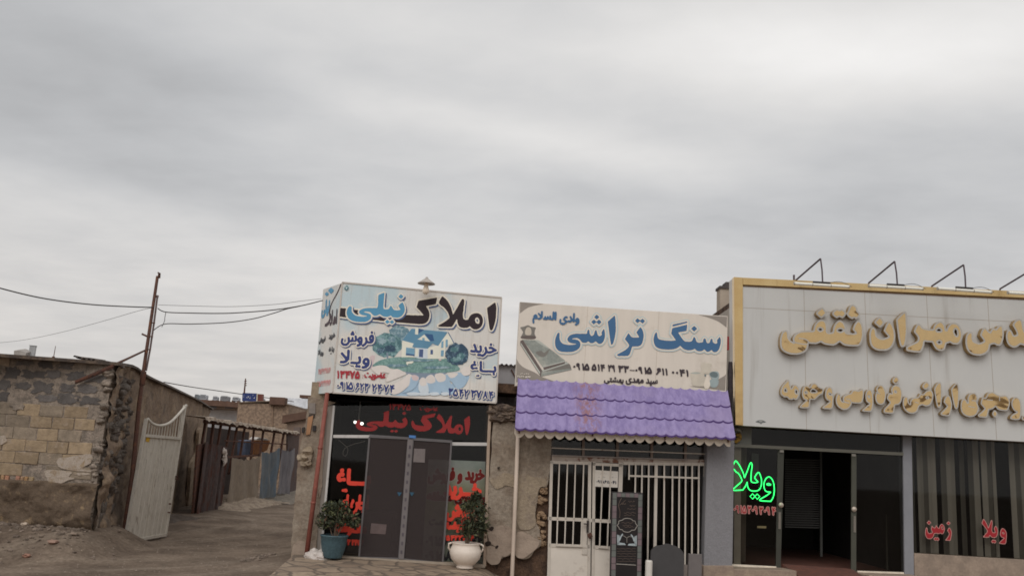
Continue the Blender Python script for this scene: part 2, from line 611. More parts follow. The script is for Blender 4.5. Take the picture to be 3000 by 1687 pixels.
def letters(mb, pl, shapes, layers, h=.005, cuts=()):
    """layers: (grow, offset from wall, material index, shift right, shift up, depth)"""
    pad = max([0] + [l[0] for l in layers]) + 4 * h
    M, lo = raster(shapes, h, pad)
    for L in layers:
        grow, off, mi = L[:3]; sx, sy, dep = (tuple(L[3:]) + (0, 0, 0))[:3]
        D = dilate(M, grow / h) if grow >= 0 else ~dilate(~M, -grow / h)
        if len(L) > 6 and len(cuts):
            CM, _ = raster_like(cuts, M.shape, lo, h)
            D = D & ~CM
        loops = contours(D, lo, h, h * .25)
        if not loops: continue
        vec = [[V((x, y, 0)) for x, y in lp] for lp in loops]
        flat = [p for l in vec for p in l]
        i0 = len(mb.v)
        mb.v += [pl.w(p.x + sx, p.y + sy, off) for p in flat]
        st_ = [0]
        for l in loops: st_.append(st_[-1] + len(l))
        area = [float((l[:, 0] * np.roll(l[:, 1], -1) - np.roll(l[:, 0], -1) * l[:, 1]).sum()) / 2 for l in loops]
        outer = [k for k in range(len(loops)) if area[k] < 0]
        grp = {k: [k] for k in outer}
        for k in range(len(loops)):
            if area[k] >= 0:
                c_ = [q for q in outer if -area[q] > area[k] and inside(loops[k][0], loops[q])]
                if c_: grp[min(c_, key=lambda q: -area[q])].append(k)
        for g in grp.values():
            idx = [st_[k] + q for k in g for q in range(len(loops[k]))]
            for t in tessellate_polygon([vec[k] for k in g]):
                t = [idx[q] for q in t]
                a, b, c = (flat[q] for q in t)
                if (b - a).cross(c - a).z < 0: t = t[::-1]
                mb.f.append([i0 + q for q in t]); mb.m.append(mi); mb.t.append(None)
        if dep:
            j0 = len(mb.v)
            mb.v += [pl.w(p.x + sx, p.y + sy, off - dep) for p in flat]
            k = 0
            for l in vec:
                n = len(l)
                for q in range(n):
                    a, b = k + q, k + (q + 1) % n
                    mb.f.append([i0 + a, j0 + a, j0 + b, i0 + b][::-1]); mb.m.append(L[7] if len(L) > 7 else mi); mb.t.append(None)
                k += n


def raster_like(cuts, shp, lo, h):
    M = np.zeros(shp, bool)
    yy, xx = np.mgrid[0:shp[0], 0:shp[1]]
    X = lo[0] + xx * h; Y = lo[1] + yy * h
    for pts, wd in cuts:
        for a, b in zip(pts[:-1], pts[1:]):
            a, b = np.array(a), np.array(b); d = b - a; L2 = (d ** 2).sum()
            t = np.clip(((X - a[0]) * d[0] + (Y - a[1]) * d[1]) / L2, 0, 1)
            M |= (X - a[0] - t * d[0]) ** 2 + (Y - a[1] - t * d[1]) ** 2 < (wd / 2) ** 2
    return M, lo


def flat_shape(mb, pl, pts, off, mi=0, sm=True):
    """a flat printed shape on a board (picture pixels)"""
    P = smooth_poly(pts, k=4) if sm else np.array([p[:2] for p in pts], float)
    vec = [V((*pl.st(x, y, off), 0)) for x, y in P]
    i0 = len(mb.v)
    mb.v += [pl.w(p.x, p.y, off) for p in vec]
    for t in tessellate_polygon([vec]):
        a, b, c = (vec[q] for q in t)
        if (b - a).cross(c - a).z < 0: t = t[::-1]
        mb.f.append([i0 + q for q in t]); mb.m.append(mi); mb.t.append(None)


def A(r, g, b, k=.7):
    """base colour of a thing that shows as r,g,b under this sky"""
    return tuple(min(.9, c / k) for c in lin(r, g, b))


def box_px(pl, pts):
    return pts

# ================================================================== planes of the place
P1 = Plane(1175, 15.4, 5)          # first shop front
P2 = Plane(1510, 15.5, 4)          # second shop front
P3 = Plane(2150, 16.0, 0)          # third shop front
PS1 = Plane(988, 15.0, 9.5)        # big board of the first shop
PL = Plane(285, 15.4, 0)           # block wall on the left
_c = PL.at(282, 1545)
_e = V((-8.95, 25.0, 0))
PSW = Plane(300, 15.4, 0)          # lane side of that building
PSW.o = V((_c.x - .09, _c.y, 0)); PSW.u = (_e - PSW.o).normalized(); PSW.n = V((PSW.u.y, -PSW.u.x, 0))


def sstep(a, b, x):
    t = max(0, min(1, (x - a) / (b - a))); return t * t * (3 - 2 * t)


def gz(x, y):
    z = .36 * sstep(13.4, 15.1, y) * sstep(-6.1, -6.9, x) * sstep(17.6, 16.4, y)
    z += .07 * sstep(-4.4, -3.4, x) * sstep(.3, -.5, x) * sstep(12.6, 14.4, y)
    z -= .16 * math.exp(-((x + 7.6) / 1.0) ** 2 - ((y - 13.9) / .5) ** 2)
    z -= .26 * sstep(-.9, .1, x)
    if y < 40: z += .05 * mnoise.noise(V((x * .5, y * .3, 0))) + .012 * mnoise.noise(V((x * 1.9, y * 1.3, 3))) + .006 * mnoise.noise(V((x * 6, y * 6, 7)))
    return z


# ------------------------------------------------------------------ ground
def axis(lo, hi, a, b, fine, grow=1.25):
    xs = [a]
    while xs[-1] < b: xs.append(xs[-1] + fine)
    s = fine
    while xs[-1] < hi: s *= grow; xs.append(min(hi, xs[-1] + s))
    s = fine; l = [a]
    while l[-1] > lo: s *= grow; l.append(max(lo, l[-1] - s))
    return l[:0:-1] + xs


def make_ground():
    xs = axis(-900, 900, -10.5, 1.0, .09); ys = axis(-300, 1500, 10.5, 26, .10)
    g = MB(); nx = len(xs)
    g.v = [V((x, y, gz(x, y))) for y in ys for x in xs]
    for j in range(len(ys) - 1):
        for i in range(nx - 1):
            a = j * nx + i
            g.f.append([a, a + 1, a + nx + 1, a + nx]); g.m.append(0); g.t.append(None)
    m, t, b = base_mat('dirt')
    tc = t.new('ShaderNodeTexCoord').outputs['Object']
    mp = t.new('ShaderNodeMapping'); t.l.new(tc, mp.inputs[0])
    mp.inputs['Rotation'].default_value = (0, 0, R(-38)); mp.inputs['Scale'].default_value = (.75, 1.9, 1)
    sx_ = t.new('ShaderNodeSeparateXYZ'); t.l.new(tc, sx_.inputs[0])
    ax, ay = t.math('ADD', sx_.outputs[0], 12.0), t.math('ADD', sx_.outputs[1], -21.0)
    rr_ = t.math('SQRT', t.math('ADD', t.math('MULTIPLY', ax, ax), t.math('MULTIPLY', ay, ay)))
    cp = t.new('ShaderNodeCombineXYZ'); t.l.new(t.math('MULTIPLY', rr_, 2.2), cp.inputs[0]); t.l.new(t.math('MULTIPLY', t.math('ARCTAN2', ay, ax), 2.6), cp.inputs[1])
    tr = t.noise(cp.outputs[0], .9, 7, .64, .5)
    n1 = t.noise(tc, .8, 8, .68); n2 = t.noise(tc, 14, 6, .7)
    c = t.mix(t.ramp(n1, .35, .68), A(88, 76, 66, .8), A(118, 104, 91, .8))
    c = t.mix(t.math('MULTIPLY', t.ramp(tr, .45, .70), .5), c, A(136, 123, 109, .8))
    c = t.mix(t.ramp(t.noise(tc, 2.1, 7, .7), .58, .74), c, A(74, 64, 56, .8))
    c = t.mix(1, c, t.mix(t.ramp(n2, .3, .7), (.72, .72, .72), (1.2, 1.2, 1.2)), 'MULTIPLY')
    vo = t.new('ShaderNodeTexVoronoi'); t.l.new(tc, vo.inputs[0]); vo.inputs['Scale'].default_value = 9
    c = t.mix(t.math('MULTIPLY', t.ramp(vo.outputs['Distance'], .16, .10), t.ramp(t.noise(tc, 3, 3), .5, .6)), c, A(140, 126, 110, .8))
    t.l.new(c, b.inputs['Base Color']); b.inputs['Roughness'].default_value = .95; b.inputs['Specular IOR Level'].default_value = .1
    bn = t.new('ShaderNodeBump'); bn.inputs['Strength'].default_value = .45; bn.inputs['Distance'].default_value = .02
    t.l.new(t.math('ADD', t.noise(tc, 22, 8, .75), t.math('MULTIPLY', tr, .2)), bn.inputs['Height']); t.l.new(bn.outputs[0], b.inputs['Normal'])
    o = g.build('ground', m, smooth=True, loc=(0, 0, 0))
    tag(o, 'bare brown dirt ground and lane with worn tyre tracks', None, kind='structure')


make_ground()
pb = MB()
for k in range(2600):
    x = random.uniform(-9.5, -.8); y = random.uniform(11.3, 19) if random.random() < .8 else random.uniform(19, 30)
    if x > -3.6 and y > 12.6: continue
    q = random.choice([.006, .007, .008, .010, .012, .016, .024])
    z = gz(x, y); i0 = len(pb.v); a0 = random.uniform(0, 6)
    pts = [V((x + q * math.cos(a0 + i * 1.257) * random.uniform(.7, 1.2), y + q * math.sin(a0 + i * 1.257) * random.uniform(.7, 1.2), z - .004)) for i in range(5)]
    pb.v += pts + [V((x + random.uniform(-.3, .3) * q, y, z + q * random.uniform(.4, .8)))]
    tn = random.uniform(.7, 1.35)
    for i in range(5): pb.f.append([i0 + i, i0 + (i + 1) % 5, i0 + 5]); pb.m.append(0); pb.t.append(tuple(c * tn for c in A(108, 97, 87)))
for k in range(420):
    f = random.random(); c_ = random.random()
    if c_ < .35: x, y = -9.3 + f * 2.6, 15.15 - random.random() ** 2 * .5
    elif c_ < .6: x, y = -6.7 - f * 2.0 + random.random() ** 2 * .35, 15.6 + f * 9.0
    elif c_ < .75: x, y = -7.2 + random.gauss(0, .5), 14.6 + random.gauss(0, .3)
    else: x, y = -3.85 - random.random() ** 2 * .3, 14.9 + f * 1.2
    q = random.choice([.015, .02, .025, .035, .05]); tn = random.uniform(.6, 1.2)
    pb.lump((x, y, gz(x, y) + q * .2), q, q * .8, q * .6, .5, 1, 0, tuple(v * tn for v in A(104, 92, 82)))
o = pb.build('gravel', mat('gravel', (0, 0, 0), .95, .2, 20, tone=True), loc=(0, 0, 0)); tag(o, 'loose pebbles and grit scattered over the dirt lane', 'gravel', kind='stuff')

# stone slab apron before the first shop
m, t, b = base_mat('slab_stone')
tc_ = t.new('ShaderNodeTexCoord').outputs['Object']
mp_ = t.new('ShaderNodeMapping'); t.l.new(tc_, mp_.inputs[0]); mp_.inputs['Scale'].default_value = (1, 1.0, 1)
nz_ = t.new('ShaderNodeVectorMath', operation='MULTIPLY_ADD')
nt_ = t.new('ShaderNodeTexNoise'); t.l.new(tc_, nt_.inputs['Vector']); nt_.inputs['Scale'].default_value = 3
t.l.new(nt_.outputs['Color'], nz_.inputs[0]); nz_.inputs[1].default_value = (.25, .25, 0); t.l.new(mp_.outputs[0], nz_.inputs[2])
ve = t.new('ShaderNodeTexVoronoi', feature='DISTANCE_TO_EDGE'); vc = t.new('ShaderNodeTexVoronoi')
for v_ in (ve, vc): t.l.new(nz_.outputs[0], v_.inputs['Vector']); v_.inputs['Scale'].default_value = 2.6
sc_ = t.new('ShaderNodeSeparateColor'); t.l.new(vc.outputs['Color'], sc_.inputs[0])
c = t.mix(sc_.outputs[0], A(122, 104, 88, .8), A(150, 132, 112, .8))
c = t.mix(t.ramp(t.noise(tc_, 6, 7, .7), .45, .7), c, A(112, 98, 84, .8))
c = t.mix(t.ramp(ve.outputs['Distance'], .09, .02), c, A(98, 86, 74, .8))
t.l.new(c, b.inputs['Base Color']); b.inputs['Roughness'].default_value = .85
bn = t.new('ShaderNodeBump'); bn.inputs['Strength'].default_value = .7; bn.inputs['Distance'].default_value = .02
t.l.new(t.math('ADD', t.ramp(ve.outputs['Distance'], 0, .08), t.math('MULTIPLY', t.noise(tc_, 30, 6), .4)), bn.inputs['Height']); t.l.new(bn.outputs[0], b.inputs['Normal'])
pav = MB()
sL, sR = P1.st(845, 1640)[0], P1.st(1500, 1680)[0]


def pavf(u, v):
    a = sL + (sR - sL) * u
    d = -.12 + 2.7 * v + (.12 * mnoise.noise(V((u * 9, v * 3, 5))) if 0 < v else 0)
    if v == 1: d += .25 * mnoise.noise(V((u * 14, 1, 2)))
    p = P1.w(a + (.15 * mnoise.noise(V((v * 9, u, 1))) if u in (0, 1) else 0), 0, d)
    z = .152 - .022 * (p.x + 2.8) - .022 * max(0, d) + .010 * mnoise.noise(V((p.x * 1.2, p.y * 1.2, 0))) - .16 * sstep(-.35, .15, p.x)
    if v == 1 or u in (0, 1): z -= .16
    p.z = z
    return p


pav.grid(pavf, 40, 18, flip=True)
tag(pav.build('stone_paving', m, smooth=False), 'apron of uneven beige stone slabs before the shop with the white pot', None, kind='structure')

ZF0 = lambda p: Z(500, 1100, 2.469, p)
# ------------------------------------------------------------------ left building: block wall, mud side wall, tin roof
TIN = mat('old_tin', A(60, 52, 47), .75, .3, 7, col2=A(92, 78, 66), bump=.3, stretch=(1, 1, 1))
RUST = mat('rusty_iron', A(88, 58, 46), .85, .3, 14, col2=A(62, 48, 44), bump=.3, bscale=60)
RUSTP = mat('rusty_brown_pole', A(86, 62, 54), .75, .25, 9, col2=A(112, 74, 54), thr=(.5, .7), bump=.2, bscale=60)
BLOCK = mat('block_wall', (0, 0, 0), .95, .22, 9, col2=A(148, 131, 114, 0.80), thr=(.54, .68), bump=.6, bscale=40, tone=True)
GBLOCK = mat('grey_block_wall', (0, 0, 0), .95, .22, 7, col2=A(146, 130, 115, 0.80), thr=(.60, .72), bump=.7, bscale=40, tone=True)
MORTAR = mat('smeared_mortar', A(140, 127, 115, 0.80), .95, .28, 8, col2=A(106, 97, 88, 0.80), bump=.8, bscale=28)
MUD = mat('mud_plaster', A(92, 78, 65, 0.80), .95, .25, 8, col2=A(126, 107, 84, 0.80), thr=(.54, .70), bump=1, bscale=18)
MUDD = mat('mud_side_plaster', A(116, 100, 86), .95, .25, 3, col2=A(138, 120, 100), thr=(.45, .7), bump=1, bscale=16,
           stain=A(92, 82, 73), stain_scale=1.2, stain_thr=(.55, .70))
RUBBLE = mat('grey_rubble', A(112, 104, 97, 0.80), .95, .25, 5, col2=A(92, 83, 76, 0.80), bump=1, bscale=22)

lb = thing('block_building', 'low old building of grey and tan blocks with tin roof and mud side wall', 'building', (_c.x, _c.y, 0))
toppx = [(-900, 985), (-160, 1030), (0, 1037), (60, 1046), (140, 1046), (215, 1056), (331, 1062)]
cornpx = [(331, 1062), (322, 1095), (312, 1140), (296, 1180), (288, 1215), (283, 1250), (272, 1282), (280, 1330), (281, 1370), (264, 1411)]
T_ = [PL.st(*p) for p in toppx]; K_ = sorted([PL.st(*p) for p in cornpx], key=lambda q: q[1])
itp = lambda x, pts: np.interp(x, [p[0] for p in pts], [p[1] for p in pts])
topz = lambda s: float(itp(s, T_))
cors = lambda z: float(np.interp(z, [p[1] for p in K_], [p[0] for p in K_]))
sLw = PL.st(-900, 1300)[0]; sRw = PL.st(331, 1062)[0]
fz = PL.st(150, 1412)[1]                                      # top of the mud footing
gzm = PL.st(150, 1196)[1]                                     # below this line the blocks are tan
mw = MB()
sB = (PSW.o - PL.o).dot(PL.u)
back = [(sLw, .1), (sB - .01, .1)] + [(sB - .01, 2.0), (sB - .01, topz(sRw) - .03)] + [(s, z - .03) for s, z in T_[-2::-1]]
mw.prism([PL.w(a, z, -.004) for a, z in back], -PL.n * .3)
mw.build('mortar_bed', MORTAR, lb)
bt, bg_ = MB(), MB()
bh, bl = .202, .385
row = 0; z = fz + .08
while z < 3.3:
    s = cors(z + bh / 2) + random.uniform(-.05, .03)
    s -= (row % 2) * bl * .5 * random.uniform(.7, 1)
    first = True
    e = cors(z + bh / 2)
    while s > sLw - .4:
        L = bl * random.uniform(.92, 1.06)
        a0, a1 = s - L + .007, min(s, e) - .007
        zt = min(z + bh - .010, topz((a0 + a1) / 2) - .02)
        if a1 - a0 > .08 and zt - z > .05 and z + bh * .5 > gzm + random.uniform(-.04, .04):
            # grey block showing through the mortar: an irregular bare patch of it
            if random.random() < .93:
                cx, cz = (a0 + a1) / 2 + random.uniform(-.03, .03), (z + zt) / 2 + random.uniform(-.02, .02)
                hx, hz = (a1 - a0) / 2 * random.uniform(.65, 1.12), (zt - z) / 2 * random.uniform(.6, 1.1); sd_ = random.uniform(0, 99); P = []
                for i in range(40):
                    a = 2 * math.pi * i / 40; ca, sa = math.cos(a), math.sin(a)
                    kk = min(1 / max(abs(ca), .01), 1 / max(abs(sa), .01), 1.28) * (1 + .55 * mnoise.noise(V((ca * 2.2, sa * 2.2, sd_))) - .1)
                    P.append(PL.w(min(cx + hx * kk * ca, e - .01), min(cz + hz * kk * sa, topz(cx) - .03), .006))
                tn = random.uniform(.75, 1.2)
                bg_.prism(P, -PL.n * .03, 0, tuple(x * tn for x in A(90, 85, 82)))
            elif random.random() < .5:
                bg_.prism([PL.w(a0, z, .012), PL.w(a1, z + .005, .012), PL.w(a1, zt, .016), PL.w(a0, zt - .004, .012)], -PL.n * .1, 0, A(140, 124, 108))
        elif a1 - a0 > .08 and zt - z > .05:
            gry = False
            j = lambda k=.009: random.uniform(-k, k)
            tn = random.uniform(.8, 1.18)
            if gry: tone = tuple(x * tn for x in (A(98, 92, 88) if random.random() < .75 else A(150, 132, 114)))
            else: tone = tuple(x * tn for x in (A(132, 115, 94) if random.random() < .75 else A(120, 108, 94)))
            off = random.uniform(.004, .016) + (random.uniform(-.02, 0) if random.random() < .1 else 0)
            pts = [PL.w(a0 + j(), z + j(), off), PL.w(a1 + j(), z + j(), off + j()), PL.w(a1 + j(), zt + j(), off + j()), PL.w(a0 + j(), zt + j(), off)]
            (bg_ if gry else bt).prism(pts, -PL.n * (.42 if a1 > e - .5 else .12), 0, tone)
        s -= L
    z += bh; row += 1
bg_.build('grey_block_courses', GBLOCK, lb, bevel=.008)
bt.build('tan_block_courses', BLOCK, lb, bevel=.008)
# small upright bricks under the last course
ub = MB(); s = cors(fz) - .95
for k in range(14):
    if k % 5 == 4: s -= .1
    wd = random.uniform(.055, .08)
    ub.prism([PL.w(s - wd, fz - .04, .03), PL.w(s, fz - .03, .03), PL.w(s, fz + .07, .03), PL.w(s - wd, fz + .075, .03)], -PL.n * .1, 0, tuple(x * random.uniform(.8, 1.1) for x in A(142, 116, 86)))
    s -= wd + .012
ub.build('brick_edging', BLOCK, lb, bevel=.012)
# white plaster smears on the lower right blocks
WPL = mat('white_plaster_smear', A(150, 138, 126), .95, .2, 8, col2=A(132, 116, 98), thr=(.48, .66), bump=.6)
ws = MB()
for pts in ([(168, 1345), (200, 1338), (262, 1330), (268, 1352), (240, 1372), (275, 1378), (262, 1382), (200, 1376), (172, 1366)],
            [(130, 1378), (150, 1376), (206, 1380), (200, 1395), (215, 1402), (196, 1408), (176, 1416), (150, 1424), (135, 1400)], [(0, 1276), (14, 1280), (18, 1292), (8, 1300), (0, 1298)],
            [(212, 1384), (250, 1384), (262, 1388), (230, 1392)]):
    P = [np.array(PL.st(x, y, .035)) for x, y in smooth_poly(pts, k=5)]
    P = [q + .02 * np.array([mnoise.noise(V((q[0] * 22, q[1] * 22, 0))), mnoise.noise(V((q[0] * 22, q[1] * 22, 9)))]) for q in P]
    ws = MB(); ws.prism([PL.w(q[0], q[1], .021) for q in P][::-1], -PL.n * .012); ws.build('plaster_smear', WPL, lb)
# mortar squeezed and smeared over the joints of the grey courses
sm = MB()
for k in range(14):
    zc = gzm + random.randint(0, 6) * bh + random.uniform(-.03, .03); sc = random.uniform(sLw, cors(zc) - .1)
    if zc > topz(sc) - .1: continue
    rw, rh = random.uniform(.08, .34), random.uniform(.03, .085); n_ = 26
    P = []
    for i in range(n_):
        a = 2 * math.pi * i / n_; kk = 1 + .7 * mnoise.noise(V((math.cos(a) * 2, math.sin(a) * 2, k * 3.1)))
        P.append((sc + rw * kk * math.cos(a), zc + rh * kk * math.sin(a)))
    sm.prism([PL.w(a, min(z, topz(a) - .02), .020 + .0001 * k) for a, z in P], -PL.n * .02)
sm.build('smeared_mortar', MORTAR, lb)
# mud footing
ft = MB()


def footf(u, v):
    s = sLw + (sB + .04 - sLw) * u; zb = -.1
    zt = fz + .02 + .05 * mnoise.noise(V((s * 3, 1, 1)))
    z = zb + (zt - zb) * v
    d = .10 + .10 * mnoise.noise(V((s * 1.7, z * 2.4, 2))) + .05 * mnoise.noise(V((s * 6, z * 6, 4))) + .025 * mnoise.noise(V((s * 15, z * 15, 4)))
    d += -.10 * sstep(.45, .2, z) * sstep(-1.6, -.6, s - cors(fz))
    if v == 1: d = -.02
    return PL.w(s, z, d)


ft.grid(footf, 220, 40)
ft.prism([PL.w(sLw, -.2, -.02), PL.w(cors(fz) + .05, -.2, -.02), PL.w(cors(fz) + .05, fz - .05, -.02), PL.w(sLw, fz - .05, -.02)], -PL.n * .4)
ft.build('mud_footing', MUD, lb, smooth=True)
# side wall along the lane
roofpx = [(331, 1061), (381, 1070), (414, 1096), (430, 1105), (486, 1129), (580, 1173), (617, 1197)]
RW = sorted([PSW.st(*p) for p in roofpx])
sEnd = PSW.st(596, 1350)[0]
rz = lambda s: float(np.interp(s, [p[0] for p in RW], [p[1] for p in RW]))
sw = MB()


def sidef(u, v):
    s = -.02 + (sEnd + .02) * u ** 1.35
    zt = rz(s) - .03; z = -.15 + (zt + .15) * v
    d = .07 * mnoise.noise(V((s * .9, z * 1.2, 2))) + .035 * mnoise.noise(V((s * 3.2, z * 4, 4))) + .015 * mnoise.noise(V((s * 11, z * 13, 4)))
    near = sstep(2.4, .8, s)
    d += near * (.05 + .13 * mnoise.noise(V((s * 2.2, z * 2.6, 9))) + .08 * abs(mnoise.noise(V((s * 6, z * 6, 1)))))
    d += .12 * sstep(.6, 0, z) * near
    return PSW.w(s, z, d)


sw.grid(sidef, 150, 90)
sw.build('side_wall', MUDD, lb, smooth=True)
rb = MB()
for k in range(420):
    s = random.uniform(.08, 1.6); z = random.choice([random.uniform(.9, 2.95), random.uniform(1.2, 2.3), random.uniform(-.05, .3)])
    q = random.uniform(.03, .10)
    rb.lump(PSW.w(s, z, random.uniform(-.02, .05) * (1.1 - s / 2)), q * 1.3, q, q * .8, .5, 2)
for k in range(26):
    s = random.uniform(.15, 1.3); z = random.uniform(.3, 1.2)
    rb.prism([PSW.w(s, z, .06), PSW.w(s + random.uniform(.2, .34), z, .05), PSW.w(s + .28, z + random.uniform(.12, .2), .05), PSW.w(s, z + .16, .06)], -PSW.n * .12)
rb.build('rubble_corner', RUBBLE, lb, smooth=True)
m_ = MB(); P = [np.array(PSW.st(x, y, .1)) for x, y in smooth_poly(ZF0([(205, 395), (240, 390), (236, 440), (200, 600), (185, 700), (160, 900), (150, 990), (122, 985), (135, 800), (150, 640), (190, 560)]), k=5)]
P = [q + .05 * np.array([mnoise.noise(V((q[0] * 5, q[1] * 5, 1))), mnoise.noise(V((q[0] * 5, q[1] * 5, 7)))]) for q in P]
m_.prism([PSW.w(q[0], q[1], .12) for q in P][::-1], -PSW.n * .1); m_.build('pale_plaster_edge', mat('pale_plaster_edge', A(160, 142, 122), .95, .2, 6, col2=A(132, 114, 98), bump=.6), lb)
cs_ = MB()
for k in range(30):
    zc = random.uniform(.5, 3.1); q = random.uniform(.035, .085)
    cs_.lump(PSW.w(random.uniform(-.02, .07), zc, random.uniform(-.09, -.035)), q * 1.2, q, q * .8, .5, 2)
cs_.build('corner_stones', MORTAR, lb, smooth=True)
# far end return of the side wall, hidden back and roof
bk = MB()
bk.prism([PSW.w(sEnd, -.2, .0), PSW.w(sEnd, -.2, -4), PSW.w(sEnd, rz(sEnd) - .05, -4), PSW.w(sEnd, rz(sEnd) - .05, 0)], -PSW.u * .2)
bk.build('rear_wall', MUDD, lb)
# corrugated roof: ridged sheets whose front edge runs along the block wall
rf = MB()


def sheet(sa, sb, za, zb, ln, lift=.0, tilt=.0, n=None):
    n = n or int(abs(sb - sa) / .045)
    def f(u, v):
        s = sa + (sb - sa) * u; z = za + (zb - za) * u + .018 * math.sin(u * (sb - sa) / .085 * 2 * math.pi) + lift + tilt * v
        z += .012 * mnoise.noise(V((s * 2, v * 3, 1)))
        return PL.w(s, z + .015 * mnoise.noise(V((s * 7, 0, 5))), .035 + .03 * mnoise.noise(V((s * 3, 0, 8))) - ln * v)
    rf.grid(f, max(8, n * 2), 6)
    def f2(u, v): p = f(u, v); p.z -= .012; return p
    rf.grid(f2, max(8, n * 2), 6, flip=True)


S_ = lambda x, y: PL.st(x, y, .12)
a, b2 = S_(-900, 985), S_(66, 1045); sheet(a[0], b2[0], a[1], b2[1], 6, .0, -.25)
a, b2 = S_(62, 1043), S_(212, 1053); sheet(a[0], b2[0], a[1], b2[1], 3.2, .0, -.15)
a, b2 = S_(207, 1044), S_(276, 1057); sheet(a[0], b2[0], a[1], b2[1], 1.2, .015, .05)
a, b2 = S_(262, 1054), S_(345, 1066); sheet(a[0], b2[0], a[1], b2[1], .3, .0, -.03)
rf.prism([PSW.w(s, rz(s) + .01, .10) for s in np.linspace(-.05, sEnd + .3, 30)] + [PSW.w(s, rz(s) - .035 - .03 * abs(mnoise.noise(V((s * 5, 0, 0)))), .12) for s in np.linspace(sEnd + .3, -.05, 30)], -PSW.n * 3)
rf.build('tin_roof', TIN, lb)
# rusty angle iron and brace against the wall head
ai = MB()
bar(ai, PL, (330, 1070), (219, 1118), .035, .10, .02); bar(ai, PL, (330, 1076), (219, 1122), .02, .09, .05)
ai.build('angle_iron', RUST, lb)
# odds and ends on the roof
o = MB(); p = dpt(93, 1041, 16.4); o.box(p - V((0, 0, .1)), .10, .10, .27, .3); o.box(p + V((0, 0, .17)), .115, .115, .015, .3)
ob = o.build('roof_vent', mat('galvanised', A(150, 150, 150), .5, .2, 6, metal=.3), bevel=.004); tag(ob, 'small square metal vent box standing on the tin roof edge', 'vent')
o = MB(); p = dpt(58, 1040, 16.2); o.prism([p + V((-.11, 0, -.02)), p + V((.10, 0, -.05)), p + V((.11, 0, .05)), p + V((-.02, 0, .09)), p + V((-.12, 0, .075))], V((0, .2, .05)))
tag(o.build('tin_scrap', mat('scrap_tin', A(140, 134, 128), .6, .2, 6), bevel=.004), 'bent light grey scrap of tin lying on the block building roof', 'scrap')
o = MB(); o.tube([dpt(156.5, 1052, 16.2), dpt(157, 1046, 16.2), dpt(163, 1013, 16.2)], [.012, .008, .005], 6)
o.tube([dpt(156, 1050, 16.2), dpt(157, 1044, 16.2)], [.03, .025], 8)
tag(o.build('roof_rod', RUST), 'thin upright rod standing alone on the block building roof', 'rod')

# ------------------------------------------------------------------ pole beside the gate
gb = gpt(359, 1587, 0.02)
yP = gb.y
pole = thing('utility_pole', 'tall leaning rusty iron pole with braces beside the white gate', 'pole', gb)
m_ = MB(); m_.tube([gb - V((0, 0, .2)), dpt(388, 1390, yP), dpt(408, 1180, yP), dpt(419.5, 1092, yP), dpt(461.5, 809, yP)], [.045, .045, .042, .036, .03], 8); m_.build('post', RUSTP, pole)
m_ = MB(); p = dpt(424, 1092, yP); m_.tube([dpt(416, 1128, yP), dpt(421, 1088, yP)], .055, 8); m_.build('collar', RUST, pole)
m_ = MB(); m_.tube([dpt(428, 1086, yP + .03), dpt(440, 1022, yP + .03), dpt(452, 940, yP + .03), dpt(461.5, 866, yP + .03)], .019, 8)
m_.tube([dpt(460.5, 872, yP + .03), dpt(461.6, 865, yP + .03)], .026, 8)
m_.build('second_pipe', mat('grey_brown_pipe', A(98, 84, 82), .6, .2, 6), pole)
m_ = MB(); m_.tube([dpt(464, 812, yP - .02), dpt(466, 800, yP - .02), dpt(463.5, 799, yP - .1)], .016, 6); m_.tube([dpt(467.5, 815, yP), dpt(468.5, 800, yP)], .016, 6); m_.build('top_bracket', RUST, pole)
m_ = MB(); m_.tube([dpt(431, 985, yP), dpt(416, 978, yP)], .02, 6); m_.build('stub_arm', RUST, pole)
m_ = MB()
q0, q1 = dpt(425.5, 1026, yP), PL.at(330, 1071, .05)
m_.tube([q0, q0 * .45 + q1 * .55, q1], [.018, .02, .028], 6); m_.build('brace', RUST, pole)
for q in ((449, 945), (443, 985), (437, 1023)):
    m_ = MB(); m_.tube([dpt(q[0] - 7, q[1], yP - .03), dpt(q[0] + 5, q[1] + 1, yP - .03)], .012, 6); m_.build('tie_clamp', RUST, pole)

# ------------------------------------------------------------------ wires
WIRE = mat('wire_black', A(62, 58, 58), .7, .1, 3)


def wire(label, pts, r, cat='cable'):
    P = smooth_poly([(p[0], p[1]) for p in pts], closed=False, k=7)
    dd = np.interp(np.linspace(0, 1, len(P)), np.linspace(0, 1, len(pts)), [p[2] for p in pts])
    o = MB(); o.tube([dpt(x, y, d) for (x, y), d in zip(P, dd)], r, 5)
    return tag(o.build('overhead_wire', WIRE), label, cat, 'overhead wires')


wire('thickest black wire coming in from the left edge to the rusty pole', [(-60, 828, 13.2), (70, 862, 14), (165, 880, 14.8), (280, 893, 15.6), (397, 899, 16.2), (450, 900, yP)], .011)
wire('faint thin wire sagging down to the left edge from the rusty pole', [(450, 900, yP), (400, 912, 16.6), (300, 941, 18), (176, 974, 20), (60, 997, 22), (-60, 1008, 24)], .004)
wire('upper of the two sagging black wires from the pole to the shop board', [(462, 903, yP), (486, 914, yP), (560, 917, 16), (640, 918, 15.8), (700, 916, 15.7), (800, 908, 15.6), (880, 896, 15.5), (946, 880, 15.5)], .010)
wire('lower sagging black wire joining the shop board from the pole', [(450, 967, yP), (484, 949, yP), (560, 949, 16), (660, 945, 15.8), (740, 934, 15.7), (800, 918, 15.6), (840, 905, 15.6), (878, 897, 15.5)], .009)
wire('faint highest thin wire between rusty pole and shop board', [(464, 893, yP), (560, 896, 16), (680, 898, 15.8), (800, 892, 15.6), (880, 882, 15.5), (942, 875, 15.5)], .004)
